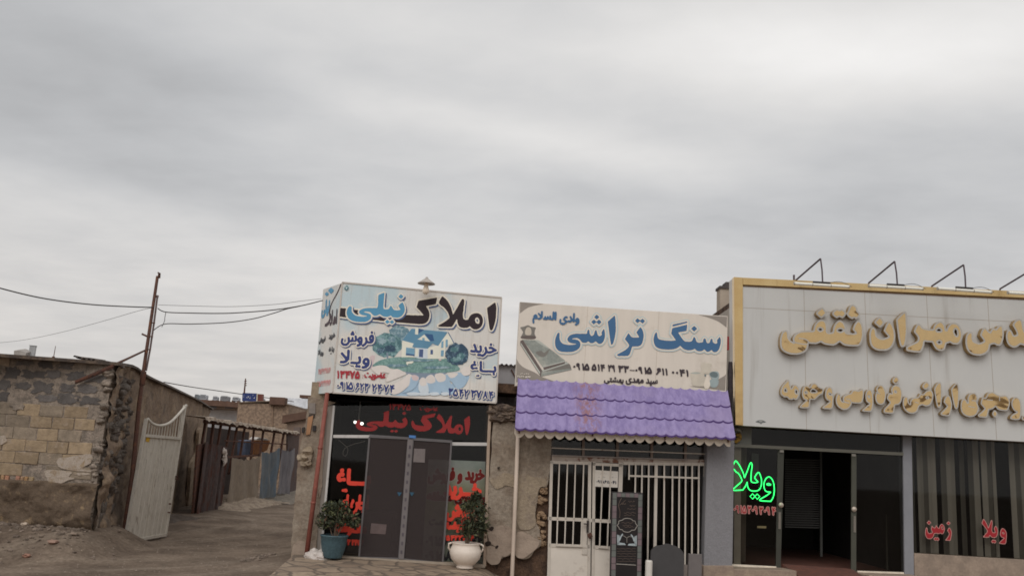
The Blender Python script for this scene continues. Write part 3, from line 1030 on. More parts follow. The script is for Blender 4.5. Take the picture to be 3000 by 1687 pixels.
wire('short loose hanging wire end joining the two wires by the pole', [(486, 914, yP), (483, 930, yP), (482, 940, yP), (474, 958, yP)], .006)
wire('far thin wire dropping toward the pharmacy sign over the lane', [(480, 1119, 40), (560, 1133, 44), (700, 1153, 50), (860, 1176, 56)], .022)

# ------------------------------------------------------------------ open white gate leaf
hb = gb + V((.10, .02, 0))
gu = V((.06, 1, 0)).normalized()
PG = Plane(380, 16.4, 0); PG.o = V((hb.x, hb.y, 0)); PG.u = gu; PG.n = V((gu.y, -gu.x, 0))
GW = mat('chipped_white_paint', A(174, 168, 158), .6, .12, 6, col2=A(148, 141, 131), thr=(.5, .7), bump=.15, stretch=(2.5, 2.5, .6),
         stain=A(92, 74, 62), stain_scale=3.5, stain_thr=(.60, .72), stain_stretch=(3, 1.6, .55))
gate = thing('metal_gate', 'open white chipped steel gate leaf with swooping barred top', 'gate', hb)
gl = [(371, 1588), (427, 1275), (533, 1284), (488, 1568)]
m_ = MB()
A0, A1, A2, A3 = [np.array(PG.st(*p)) for p in gl]


def leaff(u, v):
    q = (A0 * (1 - v) + A1 * v) * (1 - u) + (A3 * (1 - v) + A2 * v) * u
    x = u * 9 % 1
    d = -.018 if .12 < x < .3 else 0
    return PG.w(q[0], q[1], d)


m_.grid(leaff, 90, 2); m_.build('sheet_panel', GW, gate)
m_ = MB()
fr = lambda a, b, w=.05: bar(m_, PG, a, b, w, .03, .06)
top_ = smooth_poly(Z(0, 1180, 2.858, [(1236, 132), (1275, 172), (1340, 190), (1420, 166), (1490, 100), (1560, 20)]), closed=False, k=5)
fr((371, 1588), (433, 1226), .045); fr((488, 1568), (546, 1187), .05); fr((370, 1586), (489, 1566), .05); fr((427, 1275), (533, 1284), .055)
m_.build('frame', GW, gate)
m_ = MB(); m_.tube([PG.at(x, y, .0) for x, y in top_], .028, 8); m_.build('swoop_rail', GW, gate, smooth=True)
for k in range(13):
    f = (k + .7) / 13.4
    x = 430.5 + (541 - 430.5) * f
    xb = 427.5 + (533.5 - 427.5) * f; yb = 1275 + 9 * f
    for _ in range(3):
        yt = float(np.interp(x, top_[:, 0], top_[:, 1])); x = xb + (yb - yt) * .125
    m_ = MB(); m_.tube([PG.at(xb, yb), PG.at(x, yt)], .010, 6); m_.build('gate_bar', GW, gate)
m_ = MB(); bar(m_, PG, (472, 1277), (430, 1574), .025, .012, .02); m_.build('seam_strip', GW, gate)
m_ = MB(); slab(m_, PG, [(429.5, 1280), (440, 1282), (437, 1295), (428, 1292)], .008, .006); m_.build('sticker', mat('yellow_sticker', A(170, 135, 40), .6), gate)
m_ = MB(); m_.tube([PG.at(515, 1394, .05), PG.at(521, 1397, .06), PG.at(521, 1404, .06), PG.at(514, 1403, .05)], .012, 6, closed=True); m_.build('ring_latch', RUST, gate)
for y in (1475, 1500):
    m_ = MB(); m_.tube([PG.at(493 + (1500 - y) * .12, y, .04), PG.at(497 + (1500 - y) * .12, y, .04)], .016, 8); m_.build('lock_bolt', RUST, gate)

# ------------------------------------------------------------------ rubbish before the wall
o = MB(); q = [gpt(x, y, .2) for x, y in ((134, 1578), (215, 1569), (196, 1587), (148, 1592))]
o.prism([q[0], q[3], q[2], q[1]][::1], V((0, 0, -.03)))
tag(o.build('dark_board', mat('dark_board', A(64, 64, 60), .8, .25, 8)), 'dark flat board lying on the dirt below the block wall', 'board')
o = MB(); q = [gpt(x, y, .24) for x, y in ((166, 1562), (228, 1564), (214, 1569), (170, 1566))]
o.prism([q[0], q[3], q[2], q[1]], V((0, 0, -.04)))
tag(o.build('grey_plank', mat('grey_plank', A(84, 76, 70), .8, .25, 8)), 'narrow grey plank lying behind the dark board', 'plank')
o = MB(); o.prism([gpt(216, 1580, .14), gpt(246, 1594, .12), gpt(262, 1580, .16), gpt(234, 1566, .18)], V((0, 0, -.12)))
tag(o.build('broken_block', mat('broken_block', A(134, 116, 98), .95, .2, 9, bump=.6), bevel=.015), 'broken tan building block lying beside the dark board', 'block')
o = MB(); o.tube([gpt(240, 1568, .2), gpt(277, 1563, .2)], .02, 6)
tag(o.build('orange_stick', mat('orange_wood', A(168, 100, 76), .8)), 'short orange stick lying by the broken block', 'stick')
for lab, x, y, s_, col in (('small reddish brick chip in the dark hollow at lower left', 80, 1616, .07, A(130, 98, 84)), ('pinkish stone chip right of the dark hollow', 152, 1612, .08, A(128, 104, 92)),
                           ('pale stone chip on the bank left of the dark hollow', 64, 1591, .06, A(160, 145, 130)), ('lone grey stone in the dirt right of the hollow', 209, 1607, .05, A(120, 106, 94)),
                           ('orange brick crumbs heaped by the plank', 155, 1559, .09, A(140, 104, 80))):
    o = MB(); p = gpt(x, y, .1); p.z = gz(p.x, p.y) + .02; o.lump(p, s_, s_ * .8, s_ * .5, .4, 2)
    tag(o.build('stone_chip', mat('chip_%d' % x, col, .95)), lab, 'stone', 'loose stones on the dirt')

# ------------------------------------------------------------------ lane: fence of rusty sheets under a tin edge
PF = Plane(600, 25, 90); PF.o = V((-8.45, 23.0, 0)); PF.u = V((0.0, 1, 0)); PF.n = V((1, 0, 0))
fence = thing('rusty_fence', 'rusty sheet metal fence with open bars under a pale tin edge along the lane', 'fence', PF.o)
RS = mat('rusted_sheet', A(72, 62, 60), .8, .3, 4, col2=A(74, 48, 40), thr=(.45, .62), bump=.3, stretch=(1, 2.2, .35))
ZF = lambda p: Z(500, 1100, 2.469, p)
m_ = MB()
A0, A1, A2, A3 = [np.array(PF.st(*p)) for p in ZF([(168, 1018), (236, 480), (400, 520), (335, 1020)])]


def rsf(u, v):
    q = (A0 * (1 - v) + A1 * v) * (1 - u) + (A3 * (1 - v) + A2 * v) * u
    q = q + np.array([0, .06 * mnoise.noise(V((u * 9, 0, 0))) if v == 1 else 0])
    return PF.w(q[0], q[1], .05 * math.sin(u * 40) + (.06 if (u * 5) % 1 < .5 else 0))


m_.grid(rsf, 60, 4); m_.build('sheet_panel', RS, fence)
m_ = MB(); slab(m_, PF, ZF([(196, 500), (250, 490), (180, 1020), (160, 1015)]), -.02, .05); m_.build('dark_panel', RUST, fence)
m_ = MB(); slab(m_, PF, ZF([(845, 420), (932, 425), (905, 850), (845, 850)]), -.02, .05); m_.build('end_panel', RS, fence)
for q, wd in (((262, 320), .12), ((318, 330), .14), ((372, 350), .1), ((440, 350), .07), ((490, 355), .07), ((545, 360), .1), ((612, 365), .08), ((680, 380), .1), ((760, 390), .1), ((828, 395), .14), ((908, 410), .3), ((880, 405), .1)):
    m_ = MB(); x = q[0]; bar(m_, PF, ZF([(x, q[1])])[0], ZF([(x - 50 + random.uniform(-16, 10), 640 + x * .15)])[0], wd * random.uniform(.6, 1.1), random.uniform(-.2, 0), .06); m_.build('post', RUST, fence)
m_ = MB(); bar(m_, PF, *ZF([(250, 330), (925, 428)]), .1, .0, .06); bar(m_, PF, *ZF([(380, 590), (640, 575)]), .06, .0, .05); bar(m_, PF, *ZF([(400, 470), (900, 500)]), .04, -.1, .05); m_.build('rail', RUST, fence)
m_ = MB()
r0, r1 = np.array(PF.st(*ZF([(258, 300)])[0], .25)), np.array(PF.st(*ZF([(935, 410)])[0], .25))


def edgef(u, v):
    q = r0 * (1 - u) + r1 * u
    return PF.w(q[0], q[1] + .035 * mnoise.noise(V((u * 22, 0, 4))) + .015 * math.sin(u * 190) - (.08 + .05 * mnoise.noise(V((u * 30, 3, 4)))) * (v == 0) + .02 * v, .25 - .9 * max(0, v - .3))


m_.grid(edgef, 120, 3)
m_.build('tin_edge', mat('pale_tin', A(150, 138, 124), .8, .3, 3, col2=A(108, 92, 80), bump=.3), fence)
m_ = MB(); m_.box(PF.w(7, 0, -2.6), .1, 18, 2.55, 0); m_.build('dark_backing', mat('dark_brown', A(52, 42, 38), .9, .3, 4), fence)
# sheets seen inside the pen
for nm, lab, pts, col, off, cat in (('orange_sheet', 'orange board standing behind the fence bars', [(604, 470), (722, 470), (700, 540), (600, 590)], A(132, 86, 52), -.5, 'board'),
                                    ('blue_drum', 'dull blue drum behind the fence bars left of the orange board', [(545, 470), (602, 466), (596, 575), (540, 580)], A(74, 80, 96), -.6, 'drum'),
                                    ('white_bundle', 'white bundle lying on the orange board behind the fence', [(640, 445), (700, 455), (720, 470), (620, 462)], A(160, 155, 150), -.45, 'bundle')):
    o = MB(); slab(o, PF, ZF(pts), off, .3); tag(o.build(nm, mat(nm, col, .8, .3, 5), bevel=.03), lab, cat)


def cloth(name, label, pts, m, fold):
    o = MB(); Q = [np.array(PF.st(*p)) for p in ZF(pts)]
    def f(u, v):
        q = (Q[3] * (1 - v) + Q[0] * v) * (1 - u) + (Q[2] * (1 - v) + Q[1] * v) * u
        d = .12 + fold * (math.sin(u * 17 + 2 * v) * .5 + .8 * mnoise.noise(V((u * 6, v * 2.2, fold * 50)))) * (1.1 - .5 * v)
        return PF.w(q[0], q[1] + (.05 * mnoise.noise(V((u * 9, v, 2))) if v in (0, 1) else 0) - .10 * math.sin(u * math.pi) * v * v, d)
    o.grid(f, 60, 40)
    tag(o.build(name, m, smooth=True), label, 'tarpaulin', 'cloths hung on the lane fence')


cloth('hanging_tarp', 'beige tarpaulin hung on the rusty lane fence', [(415, 588), (622, 580), (608, 900), (372, 958)], mat('beige_cloth', A(112, 100, 87), .9, .16, 5, bump=.2), .05)
cloth('hanging_tarp', 'blue grey tarpaulin with light folds beside the beige one', [(626, 548), (772, 520), (744, 868), (614, 893)], mat('blue_cloth', A(90, 93, 95), .9, .15, 3, col2=A(80, 90, 99), thr=(.45, .6), stretch=(1, .5, .2)), .10)
cloth('hanging_tarp', 'dark grey tarpaulin hung at the far end of the fence', [(776, 528), (880, 522), (845, 860), (746, 850)], mat('grey_cloth', A(86, 84, 88), .9, .15, 3, col2=A(108, 104, 106), stretch=(1, .5, .2)), .08)
o = MB()
for k in range(5): o.lump(PF.at(*ZF([(388 + k % 2 * 6, 545 + k * 20)])[0], .15), .06, .1, .11, .5, 2)
tag(o.build('white_rag', mat('white_rag', A(170, 160, 152), .9)), 'white twisted rag tied to the fence beside the beige tarpaulin', 'rag')
# heaps of soil along the foot of the fence
SAND = mat('pale_soil', A(142, 128, 112), .95, .2, 6, col2=A(116, 102, 90), bump=.8)


def heap(label, s0, s1, wd, hgt, m, sd):
    o = MB()
    def f(u, v):
        s = s0 + (s1 - s0) * u; d = -.15 + wd * v
        h = hgt * (math.sin(u * math.pi) ** .6) * max(0, 1 - v) ** .9 * (1 + .5 * mnoise.noise(V((s * 1.1, d * 2, sd)))) + .05 * mnoise.noise(V((s * 4, d * 5, sd)))
        p = PF.w(s, 0, d + .25 * mnoise.noise(V((s * 1.2, 0, sd))) * v); p.z = max(-.05, h) - .06 * (v == 1)
        return p
    o.grid(f, 80, 26)
    tag(o.build('soil_heap', m, smooth=True), label, 'heap', 'soil heaps along the lane fence')


heap('long pale sand heap below the beige tarpaulin', PF.st(*ZF([(330, 1020)])[0])[0] - .3, PF.st(*ZF([(655, 930)])[0])[0] + .6, 1.0, .32, SAND, 1)
heap('dark soil bank between the gate and the rusty sheets', -5.2, 1.0, 1.1, .20, mat('dark_soil', A(74, 65, 58), .95, .25, 6, bump=.8), 9)
heap('greyer soil heap below the far tarpaulins', PF.st(*ZF([(640, 935)])[0])[0], 40, 1.3, .42, mat('grey_soil', A(112, 104, 94), .95, .25, 5, bump=.8), 5)
o = MB(); heap_ = None

# ------------------------------------------------------------------ houses beyond the lane
def house(label, pts, y, dep, m, roofm=None, roofh=.25, over=.15):
    """front outline given as left top, right top in the picture, standing at distance y"""
    a, b = dpt(*pts[0], y), dpt(*pts[1], y)
    t_ = thing('house', label, 'house', ((a.x + b.x) / 2, y, 0), 'houses beyond the lane')
    o = MB(); o.prism([V((a.x, y, -.3)), V((b.x, y, -.3)), V((b.x, y, b.z)), V((a.x, y, a.z))], V((0, dep, 0))); o.build('wall', m, t_)
    if roofm:
        o = MB(); o.prism([V((a.x - over, y - over, a.z)), V((b.x + over, y - over, b.z)), V((b.x + over, y - over, b.z + roofh)), V((a.x - over, y - over, a.z + roofh))], V((0, dep + 2 * over, 0))); o.build('roof', roofm, t_)
    return t_


TANW = mat('tan_brick', A(132, 113, 96), .95, .22, 7, col2=A(108, 92, 79), thr=(.42, .58), bump=.3)
BRN = mat('brown_roof_edge', A(86, 66, 56), .9, .2, 3)
WHT = mat('white_wall_far', A(176, 176, 178), .9, .1, 2)
h = house('low far house with white wall and brown roof edge over the fence', ZF([(180, 245), (500, 250)]), 62, 9, WHT, None)
o = MB(); a, b = dpt(*ZF([(175, 182)])[0], 60), dpt(*ZF([(500, 205)])[0], 60); e_ = dpt(*ZF([(500, 245)])[0], 60)
o.prism([V((a.x, 60, e_.z)), V((b.x, 60, e_.z)), V((b.x, 60, b.z)), V((a.x, 60, a.z))], V((0, 11, 0))); o.build('upper_wall', mat('far_brown_wall', A(112, 96, 84), .9, .2, 1.5), h)
o = MB(); o.prism([V((a.x, 59.7, a.z - .25)), V((b.x + .2, 59.7, b.z - .25)), V((b.x + .2, 59.7, b.z + .1)), V((a.x, 59.7, a.z + .1))], V((0, 12, 0))); o.build('roof_edge', BRN, h)
for x0, x1 in ((285, 330), (395, 450)):
    o = MB(); q = [dpt(*p, 59.95) for p in ZF([(x0, 236), (x1, 238), (x1, 210), (x0, 207)])]; o.prism(q, V((0, .08, 0))); o.build('window', mat('far_window', A(78, 74, 74), .4), h)
h = house('plain tan brick house below the blue pharmacy sign', ZF([(490, 192), (856, 210)]), 46, 8, TANW, None)
o = MB(); q = [dpt(*p, 45.9) for p in ZF([(490, 196), (620, 190), (735, 188), (856, 214), (856, 205), (735, 180), (620, 184), (490, 190)])]; o.prism(q, V((0, 8.2, 0))); o.build('roof_edge', mat('grey_tan_edge', A(108, 94, 82), .9), h)
o = MB(); q = dpt(*ZF([(780, 186)])[0], 46); o.box(q - V((0, 0, .2)), .8, .6, .4); o.build('chimney', BRN, h, bevel=.03)
o = MB(); bar_p = [dpt(*p, 45.93) for p in ZF([(733, 190), (741, 190), (738, 370), (730, 370)])]; o.prism(bar_p[::-1], V((0, .05, 0))); o.build('pilaster', mat('tan_pilaster', A(120, 101, 85), .95), h)
h = house('far tan house with pale flat roof right of the tan brick house', ZF([(840, 232), (1010, 240)]), 70, 9, mat('far_tan', A(116, 100, 86), .95, .15, 4), mat('pale_roof', A(190, 192, 196), .8), .75, .3)
h = house('small brown far house at the lane end beside the shop board', ZF([(948, 160), (1030, 165)]), 95, 8, mat('far_brown', A(124, 96, 78), .95, .15, 3), BRN, .3, .2)
o = MB(); q = [dpt(*p, 94.95) for p in ZF([(958, 200), (985, 202), (985, 178), (958, 176)])]; o.prism(q, V((0, .1, 0))); o.build('window', mat('far_window2', A(96, 80, 70), .5), h)
h = house('near lean-to shed with brown sloping roof at the lane end', ZF([(842, 345), (990, 305)]), 42, 5, mat('shed_wall', A(112, 96, 84), .95, .2, 3), BRN, .35, .2)
o = MB(); q = [dpt(*p, 47) for p in ZF([(842, 290), (975, 296), (980, 318), (842, 330)])]; o.prism(q[::-1], V((0, 5, .3))); o.build('snow_pale_roof', mat('pale_sheet_roof', A(176, 174, 176), .7), h)
o = MB(); q = [dpt(*p, 41.9) for p in ZF([(890, 372), (935, 372), (935, 420), (890, 420)])]; o.prism(q[::-1], V((0, .1, 0))); o.build('door', mat('shed_door', A(96, 84, 78), .7), h)

# roof things
GAL = mat('tank_metal', A(150, 152, 156), .5, .15, 2, metal=.2); GALD = mat('cooler_grey', A(120, 120, 122), .6, .2, 2)


def cooler(label, pts, y, m, nm='roof_cooler', cat='air cooler'):
    q = [dpt(*p, y) for p in ZF(pts)]; wd = (q[1] - q[0]).length; hg = (q[2] - q[1]).length
    t_ = thing(nm, label, cat, (q[0] + q[1]) / 2 - V((0, 0, .25)), 'coolers and tanks on the far roofs')
    o = MB(); o.box(ORG[t_.name] + V((0, 0, .25)), wd, wd * .8, hg); o.build('casing', m, t_, bevel=.05)
    o = MB()
    for k in range(4): o.box(ORG[t_.name] + V((0, -wd * .4 - .01, .4 + k * hg * .19)), wd * .75, .03, hg * .07)
    o.build('louvre', GALD, t_)
    for sx in (-1, 1):
        o = MB(); o.box(ORG[t_.name] + V((sx * wd * .38, 0, -.1)), .1, .5, .4); o.build('leg', BRN, t_)


cooler('blue grey cooler box leftmost on the far white house roof', [(172, 178), (205, 178), (205, 138), (172, 134)], 61, mat('cooler_blue', A(112, 120, 124), .6))
cooler('pale cooler box second from left on the far white house roof', [(210, 178), (265, 180), (262, 142), (210, 140)], 62, GAL)
cooler('wide silver tank box in the middle of the far white house roof', [(305, 182), (345, 184), (343, 154), (307, 152)], 62, GAL)
cooler('grey cooler box right of the silver tank on the far roof', [(362, 186), (425, 188), (425, 152), (364, 148)], 62, GALD)
cooler('whitish cooler box nearest the pharmacy sign on the far roof', [(448, 186), (500, 188), (500, 160), (450, 156)], 61, GAL)
cooler('small whitish box right of the pharmacy sign on the roof', [(640, 186), (682, 187), (682, 166), (642, 164)], 52, GAL)
o = MB(); o.tube([dpt(*p, 50) for p in ZF([(532, 128), (542, 20)])], [.05, .03], 6)
for y_ in (38, 55, 70): o.tube([dpt(*p, 50) for p in ZF([(533, y_ + 3), (550, y_)])], .025, 5)
tag(o.build('roof_antenna', RUST), 'thin aerial mast rising behind the pharmacy sign', 'antenna')
sg = thing('pharmacy_sign', 'blue pharmacy sign with white lettering on the far roof', 'sign', dpt(*ZF([(570, 186)])[0], 50))
PP = Plane(730, 50, 2)
o = MB(); slab(o, PP, ZF([(520, 124), (622, 128), (619, 186), (516, 182)]), 0, .3); o.build('panel', mat('blue_sign', A(40, 52, 96), .5, .08), sg)
o = MB(); slab(o, PP, ZF([(622, 128), (630, 130), (627, 186), (619, 186)]), .01, .3); o.build('edge_strip', mat('cream_sign', A(170, 160, 140), .5), sg)
o = MB(); slab(o, PP, ZF([(630, 132), (667, 134), (665, 184), (627, 186)]), -.02, .3); o.build('side_panel', mat('maroon_sign', A(92, 52, 44), .5), sg)
o = MB(); t3 = txt(PP, 'داروخانه', *ZF([(527, 130), (612, 136)])[0], *ZF([(612, 136)])[0], 38 / 2.469, .02)
letters(o, PP, t3, [(.0, .03, 0)], .012); o.build('lettering', mat('sign_white', A(215, 215, 215), .5), sg)
o = MB()
for x in (530, 610):
    o = MB(); o.tube([dpt(*ZF([(x, 184)])[0], 50.2), dpt(*ZF([(x, 184)])[0], 50.2) - V((0, 0, .6))], .05, 6); o.build('leg', RUST, sg)

# ================================================================== first shop
Z5 = lambda p: Z(860, 1180, 2.858, p)
Z4 = lambda p: Z(900, 800, 3.6219, p)
PLA = mat('old_plaster', A(142, 130, 116, 0.80), .95, .2, 3.5, col2=A(124, 110, 96, 0.80), bump=.7, bscale=22, stain=A(104, 88, 74, 0.80), stain_scale=2.2, stain_thr=(.56, .72))
PLA2 = mat('yellow_old_plaster', A(146, 131, 112, 0.80), .95, .18, 3, col2=A(136, 122, 108, 0.80), bump=.7, bscale=24, stain=A(110, 98, 88, 0.80), stain_scale=2.6, stain_thr=(.56, .70))
PLA3 = mat('pinkish_patch_plaster', A(148, 132, 118, 0.80), .95, .15, 5, bump=.5, bscale=26, stain=A(120, 104, 92, 0.80), stain_scale=4)
EARTH = mat('bare_earth_wall', A(88, 68, 54, 0.80), .95, .3, 6, col2=A(62, 48, 40, 0.80), bump=1, bscale=16)
ALU = mat('white_aluminium', A(172, 168, 164), .5, .06, 3, stain=A(120, 110, 104), stain_scale=5, stain_thr=(.6, .8))
GREYP = mat('pale_jamb', A(140, 132, 124), .7, .08, 3, stretch=(1, 1, .3))
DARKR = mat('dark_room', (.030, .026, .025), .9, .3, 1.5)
GLS = glass('shop_glass', (.80, .80, .78))

s1 = thing('shop_building', 'small corner shop with red lettered glass front and sliding screen doors', 'shop', P1.w(P1.st(1190, 1600)[0], 0))


def jag(pl, pts, off=0.0, k=.03, f=7, sd=0):
    P = [np.array(pl.st(x, y, off)) for x, y in smooth_poly(pts, k=6)]
    return [q + k * np.array([mnoise.noise(V((q[0] * f, q[1] * f, sd))), mnoise.noise(V((q[0] * f, q[1] * f, sd + 9)))]) for q in P]


def rough(mb, pl, pts, off, thick, k=.03, f=7, sd=0, mi=0):
    mb.prism([pl.w(q[0], q[1], off) for q in jag(pl, pts, off, k, f, sd)][::-1], -pl.n * thick, mi)


# walls
m_ = MB()
rough(m_, P1, [(903, 1160, 1), (985, 1180, 1), (955, 1190, 1), (938, 1450, 1), (924, 1650, 1), (851, 1650, 1), (853, 1600), (858, 1530), (866, 1440), (872, 1372, 1), (880, 1362), (878, 1328), (889, 1262), (899, 1210)], .0, .5, .02)
m_.build('left_pillar', PLA, s1)
m_ = MB(); rough(m_, P1, [(884, 1318), (908, 1306), (914, 1330), (910, 1352), (896, 1364), (878, 1360)], .09, .12, .03)
for q in ((890, 1340, .10), (902, 1322, .09), (900, 1356, .08)): m_.lump(P1.at(q[0], q[1], .05), q[2], q[2], q[2] * .7, .4, 2)
m_.build('loose_stonework', PLA2, s1)
m_ = MB(); rough(m_, P1, [(857, 1600), (876, 1586), (905, 1590), (925, 1582), (924, 1652, 1), (851, 1652, 1)], .03, .05, .02); m_.build('footing_patch', PLA3, s1)
for nm, pts, col, off in (('wood_strip', [(902, 1222), (918, 1216), (908, 1272), (896, 1274)], A(142, 106, 78), .03), ('grey_sheet', [(906, 1180), (924, 1180), (924, 1212), (904, 1210)], A(116, 108, 102), .02),
                          ('grey_sheet', [(905, 1214), (922, 1214), (921, 1222), (903, 1222)], A(52, 48, 46), .025), ('dark_bracket', [(916, 1246), (926, 1246), (925, 1262), (915, 1262)], A(46, 42, 42), .04), ('dark_bracket', [(884, 1252), (892, 1250), (891, 1266), (884, 1268)], A(52, 48, 46), .06)):
    m_ = MB(); slab(m_, P1, pts, off, .06); m_.build(nm, mat(nm + '_%d' % pts[0][0], col, .8, .2, 6), s1, bevel=.004)
m_ = MB(); rough(m_, P1, [(944, 1196), (956, 1194), (952, 1240), (948, 1300), (944, 1400), (938, 1450), (934, 1440), (940, 1330), (938, 1260)], .03, .06, .03, 14); m_.build('broken_edge', PLA3, s1)
m_ = MB(); slab(m_, P1, [(955, 1186), (978, 1187), (956, 1456), (944, 1624), (925, 1630), (939, 1450)], -.02, .1); m_.build('jamb_panel', GREYP, s1)
ws_ = P1.st(880, 1400)[0]; we_ = P1.st(1512, 1400)[0]
zroof = P1.at(1250, 1135).z
m_ = MB()
m_.prism([P1.w(ws_, -.3, -.3), P1.w(ws_, -.3, -7), P1.w(ws_, zroof, -7), P1.w(ws_, zroof, -.3)], P1.u * .25)
m_.prism([P1.w(ws_, -.3, -7), P1.w(we_, -.3, -7), P1.w(we_, zroof, -7), P1.w(ws_, zroof, -7)], -P1.n * .25)
m_.build('outer_wall', PLA2, s1)
m_ = MB(); m_.prism([P1.w(ws_ + .25, zroof, -.05), P1.w(we_, zroof, -.05), P1.w(we_, zroof + .16, -.05), P1.w(ws_ + .25, zroof + .16, -.05)], -P1.n * 7.2); m_.build('roof', EARTH, s1)
# room behind the glass
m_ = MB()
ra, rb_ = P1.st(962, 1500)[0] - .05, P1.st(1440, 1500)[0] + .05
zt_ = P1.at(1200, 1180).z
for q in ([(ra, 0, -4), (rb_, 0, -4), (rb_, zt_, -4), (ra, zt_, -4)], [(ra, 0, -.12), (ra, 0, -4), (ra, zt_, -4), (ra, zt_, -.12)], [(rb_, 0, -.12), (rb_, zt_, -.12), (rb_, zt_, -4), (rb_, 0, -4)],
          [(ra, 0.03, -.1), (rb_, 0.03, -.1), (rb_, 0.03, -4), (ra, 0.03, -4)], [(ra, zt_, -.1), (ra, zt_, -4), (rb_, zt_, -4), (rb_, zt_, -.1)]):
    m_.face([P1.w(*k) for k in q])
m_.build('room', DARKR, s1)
# rubble head above the right pillar, plaster pillar with fallen plaster
m_ = MB(); rough(m_, P1, [(1428, 1186, 1), (1525, 1190, 1), (1525, 1700, 1), (1416, 1700, 1)], -.05, .4, .01); m_.build('bare_wall', EARTH, s1)
m_ = MB()
rough(m_, P1, [(1446, 1232, 1), (1476, 1230), (1517, 1238, 1), (1512, 1420), (1508, 1560), (1500, 1622), (1478, 1630), (1462, 1640), (1452, 1652), (1430, 1648, 1), (1424, 1630), (1422, 1560), (1432, 1420)], .02, .1, .016)
m_.build('right_pillar', PLA, s1)
m_ = MB(); rough(m_, P1, [(1440, 1405), (1470, 1385), (1508, 1392), (1506, 1420), (1480, 1424), (1450, 1428)], .035, .04, .03); m_.build('plaster_patch', PLA2, s1)
m_ = MB(); rough(m_, P1, [(1444, 1544), (1470, 1538), (1500, 1548), (1500, 1600), (1494, 1624), (1470, 1628), (1456, 1604), (1438, 1590), (1428, 1560)], .045, .05, .02); m_.build('plaster_patch', PLA3, s1)
m_ = MB(); rough(m_, P1, [(1428, 1600), (1450, 1602), (1468, 1622), (1462, 1648), (1440, 1654), (1426, 1634)], .05, .05, .02); m_.build('plaster_patch', PLA3, s1)
m_ = MB()
for k in range(24): m_.lump(P1.at(random.uniform(1440, 1518), random.uniform(1192, 1232), .02), random.uniform(.06, .13), .09, random.uniform(.04, .08), .4, 2)
m_.build('rubble_head', mat('rubble_head', A(104, 90, 78), .95, .3, 7, col2=A(72, 62, 56), bump=.8), s1)
for q in ((1440, 1547, 7), (1430, 1590, 9), (1456, 1600, 5), (1462, 1370, 4)):
    m_ = MB(); rough(m_, P1, [(q[0] - q[2], q[1]), (q[0], q[1] - q[2] * .7), (q[0] + q[2], q[1] - 2), (q[0] + q[2] * .4, q[1] + q[2] * .9), (q[0] - q[2] * .6, q[1] + q[2])], .053, .012, .012, 20, q[0]); m_.build('plaster_hole_shade', mat('hole_shade', A(44, 36, 32), .95), s1)  # dark surface patches painted as the shade inside holes in the plaster

# glass front
g_ = lambda pts, off=.0: quadp(P1, Z5(pts), off)
m_ = MB(); m_.face(g_([(345, 22), (1640, 22), (1622, 325), (335, 265)])[::-1]); tp = m_.build('transom_pane', GLS, s1)
m_ = MB(); m_.face(g_([(332, 292), (628, 292), (545, 1285), (280, 1272)])[::-1]); lp = m_.build('left_pane', GLS, s1)
m_ = MB(); m_.face(g_([(1330, 352), (1622, 355), (1600, 1362), (1245, 1342)])[::-1]); rp = m_.build('right_pane', GLS, s1)
fb = lambda mb, a, b, wd, off=.03, th=.06: bar(mb, P1, Z5([a])[0], Z5([b])[0], wd, off, th)
m_ = MB(); fb(m_, (338, 20), (268, 800), .035); fb(m_, (268, 800), (228, 1290), .035); m_.build('frame_post', ALU, s1)
m_ = MB(); fb(m_, (1648, 20), (1632, 340), .05); fb(m_, (1632, 340), (1600, 1365), .05); m_.build('frame_post', mat('beige_frame', A(150, 132, 116), .7, .15, 5), s1)
m_ = MB(); fb(m_, (332, 278), (634, 280), .05); m_.build('transom_rail', ALU, s1)
m_ = MB(); fb(m_, (1325, 341), (1622, 344), .055); m_.build('transom_rail', ALU, s1)
m_ = MB(); fb(m_, (632, 272), (1328, 322), .04, .01); m_.build('door_track', mat('grey_track', A(92, 88, 88), .6), s1)
m_ = MB(); fb(m_, (240, 1285), (1604, 1366), .05, .12, .2); m_.build('threshold', mat('threshold', A(140, 128, 114), .7, .15, 5), s1)
m_ = MB(); slab(m_, P1, Z5([(968, 268), (1024, 272), (1022, 296), (966, 290)]), .07, .04); m_.build('blue_label', mat('blue_label', A(70, 110, 160), .5), s1)
SCR = veil('fly_screen', A(62, 55, 54), .64)
SCF = mat('screen_frame', A(88, 84, 84), .6, .1, 4)
for nm, q in (('screen_door', [(636, 282), (962, 298), (882, 1302), (548, 1292)]), ('screen_door', [(1000, 304), (1322, 326), (1248, 1340), (918, 1306)])):
    m_ = MB(); slab(m_, P1, Z5(q), .062, .004); d_ = m_.build(nm, SCR, s1)
    m_ = MB()
    for i in range(4): fb(m_, q[i], q[(i + 1) % 4], .030, .075, .025)
    m_.build('frame', SCF, d_)
m_ = MB(); slab(m_, P1, Z5([(957, 300), (1000, 304), (922, 1308), (880, 1302)]), .09, .03); cs = m_.build('centre_strip', mat('strip_grey', A(102, 96, 95), .7, .1, 4), s1)
m_ = MB()
for k in range(13):
    f = (k + .6) / 13.2; x = 978 + (900 - 978) * f; y = 325 + 965 * f
    slab(m_, P1, Z5([(x - 8, y - 14), (x + 8, y - 14), (x + 7, y + 14), (x - 9, y + 14)]), .094, .003)
m_.build('square_marks', mat('strip_mark', A(74, 68, 72), .7), cs)
m_ = MB()
for x in (885, 990): slab(m_, P1, Z5([(x - 18, 745), (x + 22, 748), (x + 4, 776), (x - 4, 776)]), .07, .003)
m_.build('blue_mark', mat('blue_mark', A(44, 74, 92), .6), cs)
